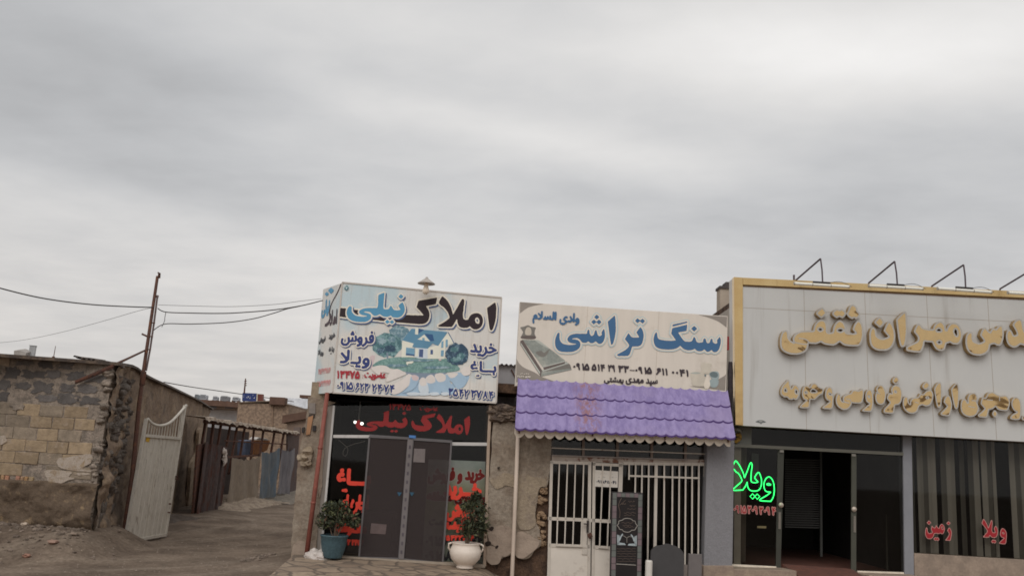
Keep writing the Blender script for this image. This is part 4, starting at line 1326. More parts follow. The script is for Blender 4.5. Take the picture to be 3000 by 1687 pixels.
m_ = MB(); slab(m_, P1, Z5([(1010, 380), (1104, 384), (1098, 498), (1002, 494)]), .068, .004); m_.build('notice_sheet', mat('pink_notice', A(104, 96, 94), .8, .12, 14), s1)
m_ = MB(); slab(m_, P1, Z5([(650, 1005), (780, 1015), (770, 1098), (640, 1090)]), .068, .004); m_.build('notice_sheet', mat('brown_notice', A(86, 74, 72), .8, .15, 12), s1)
# printed banner behind the right pane
m, t, b = base_mat('banner_print')
at_ = t.new('ShaderNodeTexCoord').outputs['Object']; sp = t.new('ShaderNodeSeparateXYZ'); t.l.new(at_, sp.inputs[0])
rmp = t.new('ShaderNodeValToRGB'); t.l.new(t.math('DIVIDE', sp.outputs[2], 1.72), rmp.inputs[0])
cr = rmp.color_ramp
for i, (p, c) in enumerate(((0.02, A(96, 108, 112, .45)), (.3, A(118, 122, 116, .45)), (.45, A(112, 118, 84, .45)), (.66, A(128, 128, 78, .45)), (.8, A(150, 152, 138, .45)), (.97, A(138, 150, 152, .45)))):
    e = cr.elements[i] if i < 2 else cr.elements.new(p)
    e.position = p; e.color = c + (1,)
t.l.new(t.mix(.35, rmp.outputs[0], t.mix(t.ramp(t.noise(at_, 2.2, 4), .3, .7), A(96, 108, 66, .45), A(168, 164, 150, .45))), b.inputs['Base Color']); b.inputs['Roughness'].default_value = .6
bn_ = thing('window_banner', 'green and grey printed banner with red and black lettering behind the right pane', 'banner', P1.w(P1.st(1330, 1600)[0], .05, -.16))
m_ = MB(); slab(m_, P1, Z5([(1130, 470), (1625, 490), (1600, 1355), (1075, 1310)]), -.16, .012); m_.build('sheet', m, bn_)
RD = mat('deep_red_print', A(150, 44, 44), .6, .05); BK = mat('black_print', A(44, 44, 54), .6, .05); WH = mat('white_print', A(200, 196, 190), .6, .05)
m_ = MB()
tt = lambda s, a, b, h: txt(P1, s, *Z5([a])[0], *Z5([b])[0], h / 2.858, -.15)
letters(m_, P1, tt('خرید و فروش', (1135, 545), (1600, 540), 130), [(.030, -.158, 1), (.018, -.155, 0)])
letters(m_, P1, tt('باغ های منطقه', (1122, 735), (1600, 760), 110), [(.028, -.158, 1), (.016, -.155, 0)])
m_.build('lettering', [RD, WH], bn_)
m_ = MB()
letters(m_, P1, tt('با بهترین قیمت', (1140, 950), (1590, 960), 90), [(.010, -.155, 0)])
letters(m_, P1, tt('۰۹۱۵۶۲۳۲۴۷۴', (1112, 1115), (1585, 1110), 80), [(.010, -.155, 0)])
letters(m_, P1, tt('۰۹۱۵۸۰۳۷۸۴', (1108, 1235), (1580, 1245), 78), [(.010, -.155, 0)])
m_.build('lettering', BK, bn_)
# red lettering stuck on the glass
TRD = mat('transom_red', A(128, 38, 38), .5, .05); ORD = mat('orange_red_vinyl', A(190, 58, 43), .5, .04)
LALEF = [[(2180, 522, 1), (1985, 660, 1), (2040, 1100), (2080, 1190), (2135, 1130), (2195, 900), (2207, 650)]]
LMLA = [[(920, 395), (845, 540, 1), (900, 600), (975, 650), (1060, 760), (1100, 870), (1085, 910), (980, 990), (835, 1070, 1), (838, 1100, 1), (1130, 1105), (1180, 1080), (1285, 900, 1), (1290, 1000), (1330, 1090), (1400, 1125), (1520, 1125), (1580, 1085, 1),
         (1650, 1150), (1740, 1165), (1840, 1110), (1890, 1000), (1885, 900), (1850, 830), (1780, 785), (1690, 785), (1610, 820), (1570, 870), (1545, 930, 1), (1490, 942), (1440, 920), (1420, 860), (1430, 700), (1452, 500), (1430, 450), (1390, 460), (1340, 550), (1185, 820, 1), (1140, 650), (1060, 500), (970, 410)],
        [(1745, 880), (1705, 920), (1715, 990), (1760, 1030), (1805, 1020), (1810, 960), (1785, 900)]]
NILI = [[(2085, 520, 1), (1985, 605, 1), (2045, 705, 1), (1960, 715), (1890, 705), (1850, 660), (1822, 608), (1795, 620), (1768, 675), (1700, 690), (1650, 680), (1637, 640), (1660, 295, 1), (1515, 350, 1), (1505, 600), (1485, 660, 1), (1300, 658), (1160, 675), (1075, 720), (1060, 762), (1085, 800), (1150, 828),
         (1290, 852, 1), (1150, 866), (1000, 842), (930, 800), (890, 740), (890, 645), (860, 615), (820, 630), (785, 690), (770, 770), (785, 850), (830, 920), (930, 970), (1080, 990), (1220, 985), (1310, 940), (1345, 880), (1335, 820), (1280, 785), (1140, 752, 1), (1250, 742), (1330, 765), (1370, 810), (1420, 845), (1500, 835), (1550, 800, 1),
         (1600, 840), (1680, 870), (1760, 860), (1810, 835, 1), (1860, 880), (1960, 890), (2050, 860), (2120, 780), (2140, 690), (2125, 600)]]
DIA = lambda x, y, r: [[(x, y - r, 1), (x + r * 1.05, y, 1), (x, y + r, 1), (x - r * 1.05, y, 1)]]
NDOT = [DIA(2050, 390, 60), DIA(1730, 985, 54), DIA(1838, 990, 52)]
Zl = lambda sh: [Z(920, 820, 8.05, l) for l in sh]
Zr = lambda sh: [Z(1180, 820, 8.05, l) for l in sh]


def remap(shapes, src, dst):
    """letters moved to another spot of the picture: src/dst = (left, top, right, bottom) + slope of dst"""
    o = []
    for sh in shapes:
        o.append([[(dst[0] + (p[0] - src[0]) / (src[2] - src[0]) * (dst[2] - dst[0]) - dst[5] * ((p[1] - src[1]) / (src[3] - src[1])) * (dst[3] - dst[1]),
                    dst[1] + (p[1] - src[1]) / (src[3] - src[1]) * (dst[3] - dst[1]) + dst[4] * (p[0] - src[0]) / (src[2] - src[0]) * (dst[2] - dst[0]) - 0.0) + tuple(p[2:]) for p in l] for l in sh])
    return o


m_ = MB()
q1 = remap([LALEF], (1985, 522, 2207, 1190), (1428, 105, 1478, 268, .0, .0))
q2 = remap([LMLA], (835, 395, 1890, 1165), (1195, 92, 1422, 262, .0, .02))
q3 = remap([NILI] + NDOT, (770, 295, 2140, 1040), (520, 62, 955, 248, .0, .0))
q4 = [[[(1192, 85, 1), (1178, 116, 1), (1115, 130, 1), (1152, 172), (1152, 208), (1110, 233), (1040, 233), (992, 200), (990, 150), (1005, 152), (1022, 182), (1098, 192, 1), (1065, 150, 1), (1082, 105, 1)]]]
for q in (q1, q2, q3, q4): letters(m_, P1, trace(P1, [[Z5(l) for l in sh] for sh in q], .004), [(.004, .004, 0)])
letters(m_, P1, txt(P1, '۱۳۴۷۵', *Z5([(805, 8)])[0], *Z5([(985, 14)])[0], 48 / 2.858, .004) + txt(P1, 'عضویت', *Z5([(1060, 22)])[0], *Z5([(1210, 30)])[0], 50 / 2.858, .004), [(.005, .004, 0)])
m_.build('lettering', TRD, tp)
m_ = MB()
tg = lambda s, a, b, h, ln=.085: txt(P1, s, *Z5([a])[0], *Z5([b])[0], h / 2.858, .004, ln)
letters(m_, P1, tg('بـــاغ', (372, 552), (648, 560), 190), [(.022, .004, 0)])
letters(m_, P1, tg('اجاره ای', (388, 765), (630, 775), 150), [(.016, .004, 0)])
letters(m_, P1, tg('معـاوضه', (352, 985), (612, 995), 118), [(.016, .004, 0)])
letters(m_, P1, tg('۲۳ ۲۴۷۴', (430, 1140), (585, 1146), 46), [(.010, .004, 0)])
m_.build('lettering', ORD, lp)
m_ = MB()
letters(m_, P1, tg('خــرید', (1268, 672), (1570, 680), 130), [(.022, .004, 0)])
letters(m_, P1, tg('فروش', (1288, 845), (1548, 850), 135), [(.020, .004, 0)])
letters(m_, P1, tg('معاوضه', (1270, 980), (1500, 985), 95), [(.016, .004, 0)])
letters(m_, P1, tg('۳۵۴۲۳۷۸۴', (1252, 1105), (1510, 1108), 44), [(.009, .004, 0)])
m_.build('lettering', ORD, rp)
# things in the room
o = MB(); o.box(P1.w(P1.st(1030, 1500)[0] + .1, .03, -1.6), 1.1, .6, .75, R(5)); o.box(P1.w(P1.st(1030, 1500)[0] + .1, .78, -1.6), 1.2, .7, .04, R(5))
tag(o.build('office_desk', mat('dark_desk', A(70, 62, 60), .5, .2, 3), bevel=.01), 'dark office desk dimly seen behind the left pane', 'desk')
lt = thing('ceiling_lamp', 'pair of small lit spot lamps behind the transom glass', 'lamp', P1.at(*Z5([(545, 150)])[0], -.5))
for x, y in ((517, 160), (572, 172)):
    m_ = MB(); m_.lump(P1.at(*Z5([(x, y)])[0], -.5), .03, .03, .026, 0, 2); m_.build('bulb', emit('bulb_light', (1, .98, .9), 3.0), lt)
m_ = MB(); m_.tube([P1.at(*Z5([(517, 150)])[0], -.5), P1.at(*Z5([(572, 160)])[0], -.5)], .014, 6); m_.tube([P1.at(*Z5([(545, 155)])[0], -.5), P1.at(*Z5([(545, 155)])[0], -.5) + V((0, 0, .35))], .01, 6); m_.build('bracket', mat('lamp_metal', A(120, 118, 116), .5), lt)
# cable loop behind the left pane
o = MB(); o.tube([P1.at(x, y, -.03) for x, y in smooth_poly(Z5([(375, 310), (420, 345), (455, 385), (440, 440), (415, 430), (430, 380), (500, 345), (600, 320)]), closed=False)], .005, 5)
tag(o.build('cable_loop', mat('pale_cable', A(110, 104, 98), .6)), 'loop of pale cable hanging inside the left pane', 'cable')

# ------------------------------------------------------------------ red drain pole
o = MB(); bq = dpt(896.5, 1637, 15.08)
pp = [bq, dpt(928, 1396, bq.y + .02), dpt(959, 1150, bq.y + .05)]
o.tube(pp, [.040, .038, .036], 12)
for f in (.33, .66): q = bq * (1 - f) + pp[2] * f; o.tube([q - V((0, 0, .02)), q + V((0, 0, .02))], .043, 12)
tag(o.build('red_pole', mat('red_brown_paint', A(118, 68, 58), .6, .15, 3, col2=A(138, 84, 70), thr=(.5, .7), stain=A(92, 62, 54), stain_scale=4), smooth=True), 'red brown pipe standing at the left corner under the house board', 'pipe')

# ------------------------------------------------------------------ board with the house picture
m, t, b = base_mat('printed_board')
tcx = t.new('ShaderNodeTexCoord').outputs['Object']
n_ = t.noise(tcx, .9, 4, .55, .4)
c = t.mix(t.ramp(n_, .44, .62), A(196, 192, 186), A(172, 186, 190))
c = t.mix(t.ramp(t.noise(tcx, 2.1, 5), .56, .74), c, A(204, 199, 192))
mpp = t.new('ShaderNodeMapping'); t.l.new(tcx, mpp.inputs[0]); mpp.inputs['Scale'].default_value = (6, 6, .4)
c = t.mix(t.math('MULTIPLY', t.ramp(t.noise(mpp.outputs[0], 1.6, 5, .7), .52, .72), .35), c, A(158, 146, 134))
t.l.new(c, b.inputs['Base Color']); b.inputs['Roughness'].default_value = .55; b.inputs['Specular IOR Level'].default_value = .25
PRT = m
sc1 = [(1002.7, 826.8), (1469.6, 871.2), (1453.6, 1179.6), (974, 1149.3)]
b1 = thing('shop_sign', 'white board with blue house picture and big black and blue lettering', 'sign', PS1.at(1215, 1165))
m_ = MB(); slab(m_, PS1, sc1, 0, .05); m_.build('panel', PRT, b1, bevel=.004)
m_ = MB()
for i in range(4): bar(m_, PS1, sc1[i], sc1[(i + 1) % 4], .025, .012, .07)
m_.build('edge_trim', mat('board_edge', A(176, 168, 160), .5, .08, 3), b1)
dS = V((-.515, .857, 0)).normalized()
PSS = Plane(975, 15, 0); q_ = PS1.at(974, 1149.3); PSS.o = V((q_.x, q_.y, 0)); PSS.u = -dS; PSS.n = V((PSS.u.y, -PSS.u.x, 0))
sc2 = [(947, 847.5), (1000.5, 829.5), (973.6, 1150), (918, 1154)]
m_ = MB(); slab(m_, PSS, sc2, -.002, .04); m_.build('side_panel', PRT, b1)
m_ = MB()
for x, y0, y1 in ((1040, 840, 1150), (1230, 860, 1160), (1430, 875, 1175)): m_.tube([PS1.at(x, y0, -.1), PS1.at(x - (y1 - y0) * .07, y1, -.1)], .03, 6)
m_.tube([PS1.at(1010, 1140, -.1), PS1.at(1445, 1170, -.1)], .03, 6); m_.tube([PS1.at(1020, 850, -.1), PS1.at(1455, 885, -.1)], .03, 6)
m_.build('steel_frame', RUST, b1)
# printed picture
PIC = dict(skin=A(202, 194, 188), blue=A(150, 172, 190), shade=A(122, 146, 172), pale=A(188, 196, 202), pink=A(192, 174, 174), roof=A(90, 130, 154), roofd=A(52, 84, 122), wall=A(214, 206, 192), win=A(110, 148, 170), door=A(72, 88, 124), soil=A(120, 132, 146))
names = list(PIC)
pm = [mat('print_' + k, v, .55, .06, 5) for k, v in PIC.items()]
pm.append(mat('print_lawn', A(96, 128, 124), .55, .25, 20, col2=A(126, 156, 150), thr=(.4, .65))); names.append('lawn')
pm.append(mat('print_leaf', A(72, 104, 110), .55, .35, 13, col2=A(122, 152, 154), thr=(.45, .6))); names.append('leaf')
pm.append(mat('print_leaf_dark', A(52, 72, 90), .55, .35, 13, col2=A(98, 122, 136), thr=(.48, .64))); names.append('leafd')
pm.append(mat('print_leaf_grey', A(94, 122, 134), .55, .3, 14, col2=A(140, 160, 166), thr=(.45, .6))); names.append('leafg')
I_ = {k: i for i, k in enumerate(names)}
m_ = MB(); zo = [.002]


def fs(pts, key, sm=True):
    flat_shape(m_, PS1, Z4(pts), zo[0], I_[key], sm); zo[0] += .00022


def wob(cx, cy, rx, ry, k=.12, n=40, sd=0):
    return [(cx + rx * math.cos(a) * (1 + k * mnoise.noise(V((math.cos(a) * 3, math.sin(a) * 3, sd))) * 2), cy + ry * math.sin(a) * (1 + k * mnoise.noise(V((math.cos(a) * 3, math.sin(a) * 3, sd + 5))) * 2)) for a in [2 * math.pi * i / n for i in range(n)]]


fs([(640, 960), (670, 880), (720, 880), (700, 960), (690, 1010), (650, 1010)], 'pink')
fs([(1230, 1270), (1500, 1200), (1640, 1060), (1720, 1100), (1640, 1230), (1500, 1290)], 'blue')
fs([(880, 1290), (1000, 1200), (1120, 1150), (1250, 1180), (1320, 1290)], 'blue')
fs([(1050, 1045), (1240, 1055), (1480, 1050), (1400, 1090), (1200, 1130), (1080, 1090)], 'soil')
fs(wob(975, 645, 108, 90, .1, sd=1), 'leafg')
fs(wob(845, 760, 160, 125, .12, sd=2), 'leaf')
for q in ((790, 720, 50, 34, 4), (880, 800, 56, 40, 5), (900, 700, 40, 30, 6), (780, 820, 46, 30, 7)): fs(wob(q[0], q[1], q[2], q[3], .2, sd=q[4]), 'leafd' if q[4] % 2 else 'leafg')
fs([(840, 840, 1), (858, 840, 1), (862, 925, 1), (846, 925, 1)], 'soil', False)
fs([(690, 985), (760, 930), (860, 902), (1000, 888), (1250, 903), (1450, 900), (1570, 960), (1612, 1030), (1400, 1056), (1100, 1052), (900, 1010), (780, 985)], 'lawn')
fs([(1010, 705), (1130, 735), (1125, 890), (1000, 890)], 'wall', False)
fs([(1490, 635), (1558, 738), (1470, 775), (1455, 908), (1278, 908), (1278, 790), (1385, 765)], 'wall', False)
fs([(1278, 800), (1278, 908), (1190, 905), (1140, 890), (1150, 790)], 'pale', False)
fs([(1108, 588), (1490, 624), (1390, 772), (1330, 745), (1280, 800), (1115, 785), (1130, 745), (1008, 712)], 'roof', False)
fs([(1490, 624), (1500, 628), (1562, 742), (1552, 740)], 'roofd', False)
fs([(1245, 643), (1330, 648), (1348, 716), (1312, 722)], 'roofd', False)
fs([(1242, 650), (1304, 724), (1168, 702), (1190, 690)], 'wall', False)
fs([(1222, 685), (1246, 687), (1246, 716), (1220, 714)], 'win', False)
fs([(1148, 578), (1180, 582), (1176, 652), (1144, 648)], 'wall', False)
fs([(1180, 585), (1240, 600), (1180, 640)], 'roofd', False)
fs([(1050, 788), (1142, 798), (1138, 874), (1046, 868)], 'win', False)
fs([(1050, 850), (1138, 862), (1138, 876), (1046, 870)], 'roofd', False)
fs([(1150, 798), (1180, 800), (1176, 884), (1148, 882)], 'wall', False)
fs([(1190, 806), (1232, 808), (1228, 892), (1186, 888)], 'door', False)
fs([(1308, 812), (1334, 812), (1334, 860), (1308, 860)], 'door', False)
fs([(1298, 812), (1308, 812), (1308, 860), (1298, 860)], 'wall', False)
fs([(1424, 728), (1446, 716), (1444, 790), (1422, 792)], 'win', False)
fs([(1470, 706), (1492, 704), (1490, 780), (1468, 784)], 'win', False)
fs([(1420, 818), (1450, 816), (1446, 880), (1418, 880)], 'win', False)
fs([(1395, 908), (1425, 910), (1422, 928), (1396, 926)], 'pink', False)
fs(wob(1590, 862, 122, 118, .1, sd=3), 'leafd')
for q in ((1560, 810, 42, 30, 8), (1630, 880, 44, 36, 9), (1570, 920, 50, 28, 10)): fs(wob(q[0], q[1], q[2], q[3], .2, sd=q[4]), 'leaf')
for q in ((1180, 925, 160, 12, 11), (1380, 1000, 150, 16, 12), (960, 980, 120, 16, 13)): fs(wob(q[0], q[1], q[2], q[3], .25, sd=q[4]), 'leafg')
fs([(1050, 945), (1085, 936), (1128, 934), (1110, 958), (1076, 960), (1062, 975)], 'wall')
fs([(680, 1010), (760, 978), (840, 985), (895, 1030), (890, 1062), (800, 1050), (760, 1080)], 'skin')
fs([(870, 1060), (880, 1030), (960, 1015), (1030, 1050), (1050, 1070), (960, 1110), (840, 1150)], 'skin')
fs([(905, 1190), (1020, 1120), (1070, 1070), (1110, 1080), (1130, 1110), (1080, 1190), (980, 1270), (900, 1280)], 'skin')
fs([(1100, 1100), (1150, 1080), (1188, 1110), (1160, 1190), (1110, 1240), (1010, 1270), (1080, 1190)], 'blue')
fs([(1108, 1085), (1150, 1080), (1185, 1108), (1165, 1140), (1120, 1130)], 'pink')
fs([(1480, 1075), (1560, 1052), (1640, 1060), (1690, 1110), (1680, 1180), (1600, 1230), (1540, 1160), (1475, 1110)], 'blue')
fs([(1490, 1070), (1545, 1056), (1600, 1062), (1570, 1100), (1520, 1110)], 'skin')
fs([(1355, 1080), (1420, 1058), (1480, 1090), (1530, 1180), (1570, 1260), (1500, 1290), (1420, 1250), (1370, 1150)], 'blue')
fs([(1352, 1080), (1420, 1058), (1468, 1088), (1460, 1140), (1390, 1150)], 'skin')
fs([(1262, 1110), (1310, 1075), (1352, 1100), (1400, 1200), (1420, 1275), (1350, 1290), (1270, 1230)], 'blue')
fs([(1258, 1110), (1310, 1075), (1350, 1100), (1358, 1150), (1310, 1170), (1262, 1150)], 'skin')
fs([(1195, 1130), (1235, 1105), (1270, 1150), (1290, 1260), (1230, 1280), (1180, 1230)], 'pale')
fs([(1195, 1130), (1235, 1105), (1266, 1150), (1256, 1190), (1205, 1190)], 'skin')
fs([(1630, 1030), (1680, 990), (1725, 1000), (1728, 1070), (1660, 1085)], 'skin')
for k in range(4): fs([(1060 + k * 120, 1268), (1160 + k * 110, 1262), (1200 + k * 100, 1290), (1080 + k * 120, 1296)], 'pale')
# corner emblem
fs([(392, 160), (420, 128), (440, 150), (432, 176), (412, 182)], 'leaf')
fs([(412, 150), (426, 150), (420, 166), (410, 164)], 'pale')
m_.build('printed_picture', pm, b1)
CRM = mat('cream_outline', A(212, 200, 186), .55, .04); NVY = mat('navy_shadow', A(72, 88, 122), .55, .04); BLK = mat('black_brown_letter', A(44, 34, 38), .5, .05)
SKY = mat('sky_blue_letter', A(82, 136, 166), .55, .04); NBL = mat('navy_letter', A(52, 62, 108), .55, .04); REDL = mat('red_letter', A(150, 48, 56), .55, .05); BRNL = mat('brown_small_letter', A(120, 92, 88), .55)
m_ = MB()
KAF = [Z(1180, 820, 8.05, [(815, 412, 1), (780, 570, 1), (545, 615, 1), (610, 720), (632, 820), (615, 920), (560, 1000), (470, 1036), (300, 1034)]) + Z(920, 820, 8.05, [(2093, 1010), (1640, 965), (604, 866, 1), (617, 655, 1), (1040, 708), (1500, 762)]) + Z(1180, 820, 8.05, [(60, 822), (500, 835, 1), (325, 640, 1), (370, 490, 1)])]
letters(m_, PS1, trace(PS1, [Zr(LALEF), Zr(LMLA), KAF], .012), [(.024, .010, 2, .022, -.022), (.025, .0112, 1), (0, .0125, 0)])
m_.build('lettering', [BLK, CRM, NVY], b1)
m_ = MB()
letters(m_, PS1, trace(PS1, [Zl(NILI)] + [Zl(d) for d in NDOT], .014), [(.022, .0136, 2, .02, -.02), (.023, .0148, 1), (0, .016, 0)])
m_.build('lettering', [SKY, CRM, NVY], b1)
m_ = MB()
t4 = lambda s, a, b, h, ln=None: txt(PS1, s, *Z4([a])[0], *Z4([b])[0], h / 3.6219, .01, ln)
L3 = [(.030, .0104, 2, .014, -.014), (.030, .0112, 1), (.0135, .0125, 0)]
for s, a, b, h in (('فروش', (372, 602), (712, 622), 162), ('ویـلا', (362, 812), (668, 832), 180), ('خرید', (1738, 735), (2010, 752), 142), ('بــاغ', (1735, 930), (2008, 945), 165)):
    letters(m_, PS1, t4(s, a, b, h), L3)
m_.build('lettering', [NBL, CRM, NVY], b1)
m_ = MB()
for s, a, b, h in (('۰۹۱۵', (322, 1148), (492, 1156), 82), ('۶۲۳', (515, 1160), (652, 1168), 84), ('۲۴', (690, 1172), (800, 1178), 84), ('۷۴', (815, 1180), (930, 1186), 84),
                   ('۳۵۴۲', (1502, 1218), (1712, 1234), 84), ('۳۷', (1740, 1236), (1850, 1244), 84), ('۸۴', (1868, 1246), (1978, 1254), 84)):
    letters(m_, PS1, t4(s, a, b, h), [(.020, .0104, 2, .012, -.014), (.018, .0112, 1), (.007, .0125, 0)])
m_.build('phone_number', [NBL, CRM, NVY], b1)
m_ = MB()
letters(m_, PS1, t4('۱۳۴۷۵', (322, 1034), (562, 1040), 80), [(.009, .0125, 0)])
letters(m_, PS1, t4('عضویت', (612, 1046), (835, 1054), 82), [(.008, .0125, 0)])
letters(m_, PS1, trace(PS1, [[Z4(l) for l in DIA(592, 1085, 8)], [Z4(l) for l in DIA(589, 1108, 8)]], .01), [(.002, .0125, 0)])
m_.build('lettering', REDL, b1)
m_ = MB()
letters(m_, PS1, t4('املاک', (446, 136), (486, 140), 24), [(.003, .0125, 0)]); letters(m_, PS1, t4('نیلی', (448, 164), (490, 168), 26), [(.003, .0125, 0)]); letters(m_, PS1, t4('چاپ', (414, 192), (490, 198), 8), [(.001, .0125, 0)]) if 'چ' in JOIN else None
m_.build('lettering', BRNL, b1)
# side panel print
Zs = lambda p: Z(920, 820, 8.05, p); Zt = lambda p: Z(920, 960, 6.586, p)
m_ = MB()
letters(m_, PSS, trace(PSS, [[Zs([(640, 105), (560, 300), (420, 560), (375, 760), (385, 950), (330, 1060), (255, 1100), (260, 1040), (320, 990), (360, 900), (350, 750), (400, 560), (560, 250), (615, 110)])]], .004), [(.0, .004, 0)])
letters(m_, PSS, txt(PSS, 'املا', *Zs([(385, 730)])[0], *Zs([(545, 690)])[0], 330 / 8.05, .004, .04), [(.018, .004, 0)])
m_.build('lettering', mat('dark_side_letter', A(70, 58, 62), .55), b1)
m_ = MB(); letters(m_, PSS, txt(PSS, 'نیلی', *Zs([(195, 520)])[0], *Zs([(375, 450)])[0], 370 / 8.05, .004, .06), [(.022, .004, 0)])
letters(m_, PSS, trace(PSS, [[Zs(l) for l in DIA(400, 250, 60)], [Zs(l) for l in DIA(300, 330, 40)]], .004), [(.01, .004, 0)])
m_.build('lettering', SKY, b1)
m_ = MB()
for s, a, b, h in (('خرید', (290, 130), (408, 95), 110), ('فروش', (98, 200), (220, 165), 110), ('باغ', (285, 385), (388, 358), 130), ('ویلا', (82, 425), (182, 432), 110)):
    letters(m_, PSS, txt(PSS, s, *Zt([a])[0], *Zt([b])[0], h / 6.586, .004, .06), [(.012, .004, 0)])
m_.build('lettering', mat('black_side_letter', A(62, 62, 66), .55), b1)
m_ = MB()
for s, a, b, h in (('۳۵۴۲۳۷۸۴', (85, 795), (318, 762), 105), ('۰۹۱۵۶۲۳۲۴۷۴', (50, 1032), (318, 998), 110)):
    letters(m_, PSS, txt(PSS, s, *Zt([a])[0], *Zt([b])[0], h / 6.586, .004, .05), [(.006, .004, 0)])
m_.build('phone_number', mat('faded_red', A(186, 128, 126), .55), b1)
# lamp over the board
lp0 = dpt(1249, 832, PS1.at(1249, 855).y - .28)
lmp = thing('sign_lamp', 'white bulb under a grey disc shade hanging over the house board', 'lamp', lp0)
k_ = lp0.y / FPX * 1.0
m_ = MB(); m_.lathe(lp0, [(.0, .125), (.02, .12), (.025, .10), (.05, .08), (.10, .045), (.148, .012), (.150, .0), (.145, .0), (.05, .02), (.0, .022)], 36)
sh_ = m_.build('shade', mat('lamp_shade', A(150, 142, 134), .5, .15, 5), lmp, smooth=True)
m_ = MB(); m_.lathe(lp0, [(.034, .03), (.036, -.03), (.045, -.07), (.056, -.10), (.058, -.13), (.048, -.16), (.025, -.178), (.0, -.182)], 24); m_.build('bulb', mat('bulb_white', A(205, 190, 172), .3), lmp, smooth=True)
m_ = MB(); q = PS1.at(1249, 858, -.06); m_.tube([lp0 + V((0, 0, .11)), lp0 + V((0, .08, .12)), V((q.x, q.y, lp0.z + .10)), q], .012, 6); m_.build('arm', RUST, lmp)

# ------------------------------------------------------------------ pots, plants and a bag
LEAF = [mat('bush_leaf', A(48, 52, 38), .6, .3, 9), mat('bush_leaf_light', A(82, 84, 58), .6, .3, 9), mat('bush_leaf_red', A(98, 70, 56), .6, .3, 9)]
STEM = mat('bush_stem', A(86, 72, 60), .9, .2, 8)
SOIL = mat('pot_soil', A(60, 50, 44), .95, .2, 12)


def pot_plant(base, prof, potmat, lab, plab, clumps, sc, nleaf, stems, extra=None):
    pt = thing('flower_pot', lab, 'plant pot', base)
    m_ = MB(); m_.lathe(base, prof, 36); m_.build('pot', potmat, pt, smooth=True)
    rim = max(p[1] for p in prof); rr = [p[0] for p in prof if p[1] == rim][0]
    m_ = MB(); m_.lathe(base + V((0, 0, rim - .05)), [(rr * .97, 0), (0, .01)], 24); m_.build('soil', SOIL, pt)
    if extra: extra(pt)
    pl = thing('potted_bush', plab, 'plant', base + V((0, 0, rim - .05)))
    m_ = MB(); top = base + V((0, 0, rim - .05))
    for cx, cz, cr, cd in stems:
        m_.tube([top + V((cx * .15, 0, 0)), top + V((cx * .5, cd * .4, cz * .45)), top + V((cx, cd, cz))], [.012, .009, .004], 6)
    m_.build('stem', STEM, pl)
    m_ = MB()
    for _ in range(nleaf):
        cx, cy, cz, rx, ry, rz = random.choice(clumps)
        d = V((random.gauss(0, 1), random.gauss(0, 1), random.gauss(0, 1))).normalized() * random.random() ** .55
        p = top + V((cx + d.x * rx, cy + d.y * ry, cz + d.z * rz))
        L = random.uniform(.024, .046) * sc; wd = L * .42
        a = V((random.gauss(0, 1), random.gauss(0, 1), random.gauss(.3, 1))).normalized()
        bq = a.cross(V((random.gauss(0, 1), random.gauss(0, 1), random.gauss(0, 1)))).normalized()
        nn = a.cross(bq) * L * .12
        mi = 2 if random.random() < .06 else (1 if random.random() < .3 else 0)
        m_.face([p - a * L, p - a * L * .2 + bq * wd + nn, p + a * L, p - a * L * .2 - bq * wd + nn], mi)
    m_.build('foliage', LEAF, pl)


bb = dpt(974, 1633, 14.98)
TEAL = mat('teal_glaze', A(56, 75, 81), .55, .28, 5, col2=A(76, 97, 102), thr=(.55, .7), spec=.4, bump=.15, stain=A(54, 74, 84), stain_scale=2.5)
pot_plant(bb, [(.0, .0), (.145, .0), (.153, .02), (.182, .12), (.207, .24), (.216, .325), (.228, .34), (.228, .36), (.210, .362), (.202, .34), (.19, .27)], TEAL,
          'dark teal glazed tapering flower pot by the red pipe', 'wide round evergreen bush in the teal pot',
          [(.0, .0, .34, .26, .24, .20), (-.17, 0, .27, .17, .17, .15), (.17, 0, .33, .19, .19, .15), (.05, 0, .50, .17, .17, .12), (-.12, 0, .46, .14, .16, .12), (.30, .0, .26, .12, .12, .09)], 1.0, 1500,
          [(.1, .4, 0, .05), (-.16, .35, 0, -.05), (.2, .35, 0, .05), (-.02, .5, 0, 0), (.04, .45, 0, -.1)])
wb = dpt(1361, 1663, 15.12)
WGL = mat('white_glaze', A(196, 184, 172), .4, .05, 4, spec=.4, bump=.25, bscale=14)


def lugs(pt):
    for sx in (-1, 1):
        m_ = MB(); c0 = wb + V((sx * .235, -.02, .33)); m_.tube([c0 + V((0, 0, .06)), c0 + V((sx * .045, 0, .045)), c0 + V((sx * .05, 0, -.02)), c0 + V((sx * .012, 0, -.07))], .016, 8); m_.build('lug', WGL, pt, smooth=True)


pot_plant(wb, [(.0, .0), (.135, .0), (.14, .02), (.128, .045), (.17, .075), (.235, .15), (.262, .235), (.255, .29), (.228, .345), (.224, .375), (.236, .392), (.238, .402), (.222, .404), (.205, .37), (.2, .3)], WGL,
          'white glazed round bellied flower pot by the shop door', 'tall upright evergreen bush in the white pot',
          [(.10, 0, .40, .25, .24, .28), (.0, 0, .28, .16, .16, .18), (.18, 0, .55, .2, .2, .22), (.05, 0, .62, .18, .18, .18), (.26, 0, .30, .13, .13, .18), (.12, 0, .78, .10, .10, .10)], 1.0, 1500,
          [(.02, .4, 0, 0), (.12, .45, 0, .05), (.18, .5, 0, -.05), (-.03, .35, 0, .05), (.06, .5, 0, -.1)], lugs)
o = MB(); p = dpt(928, 1636, 14.95)


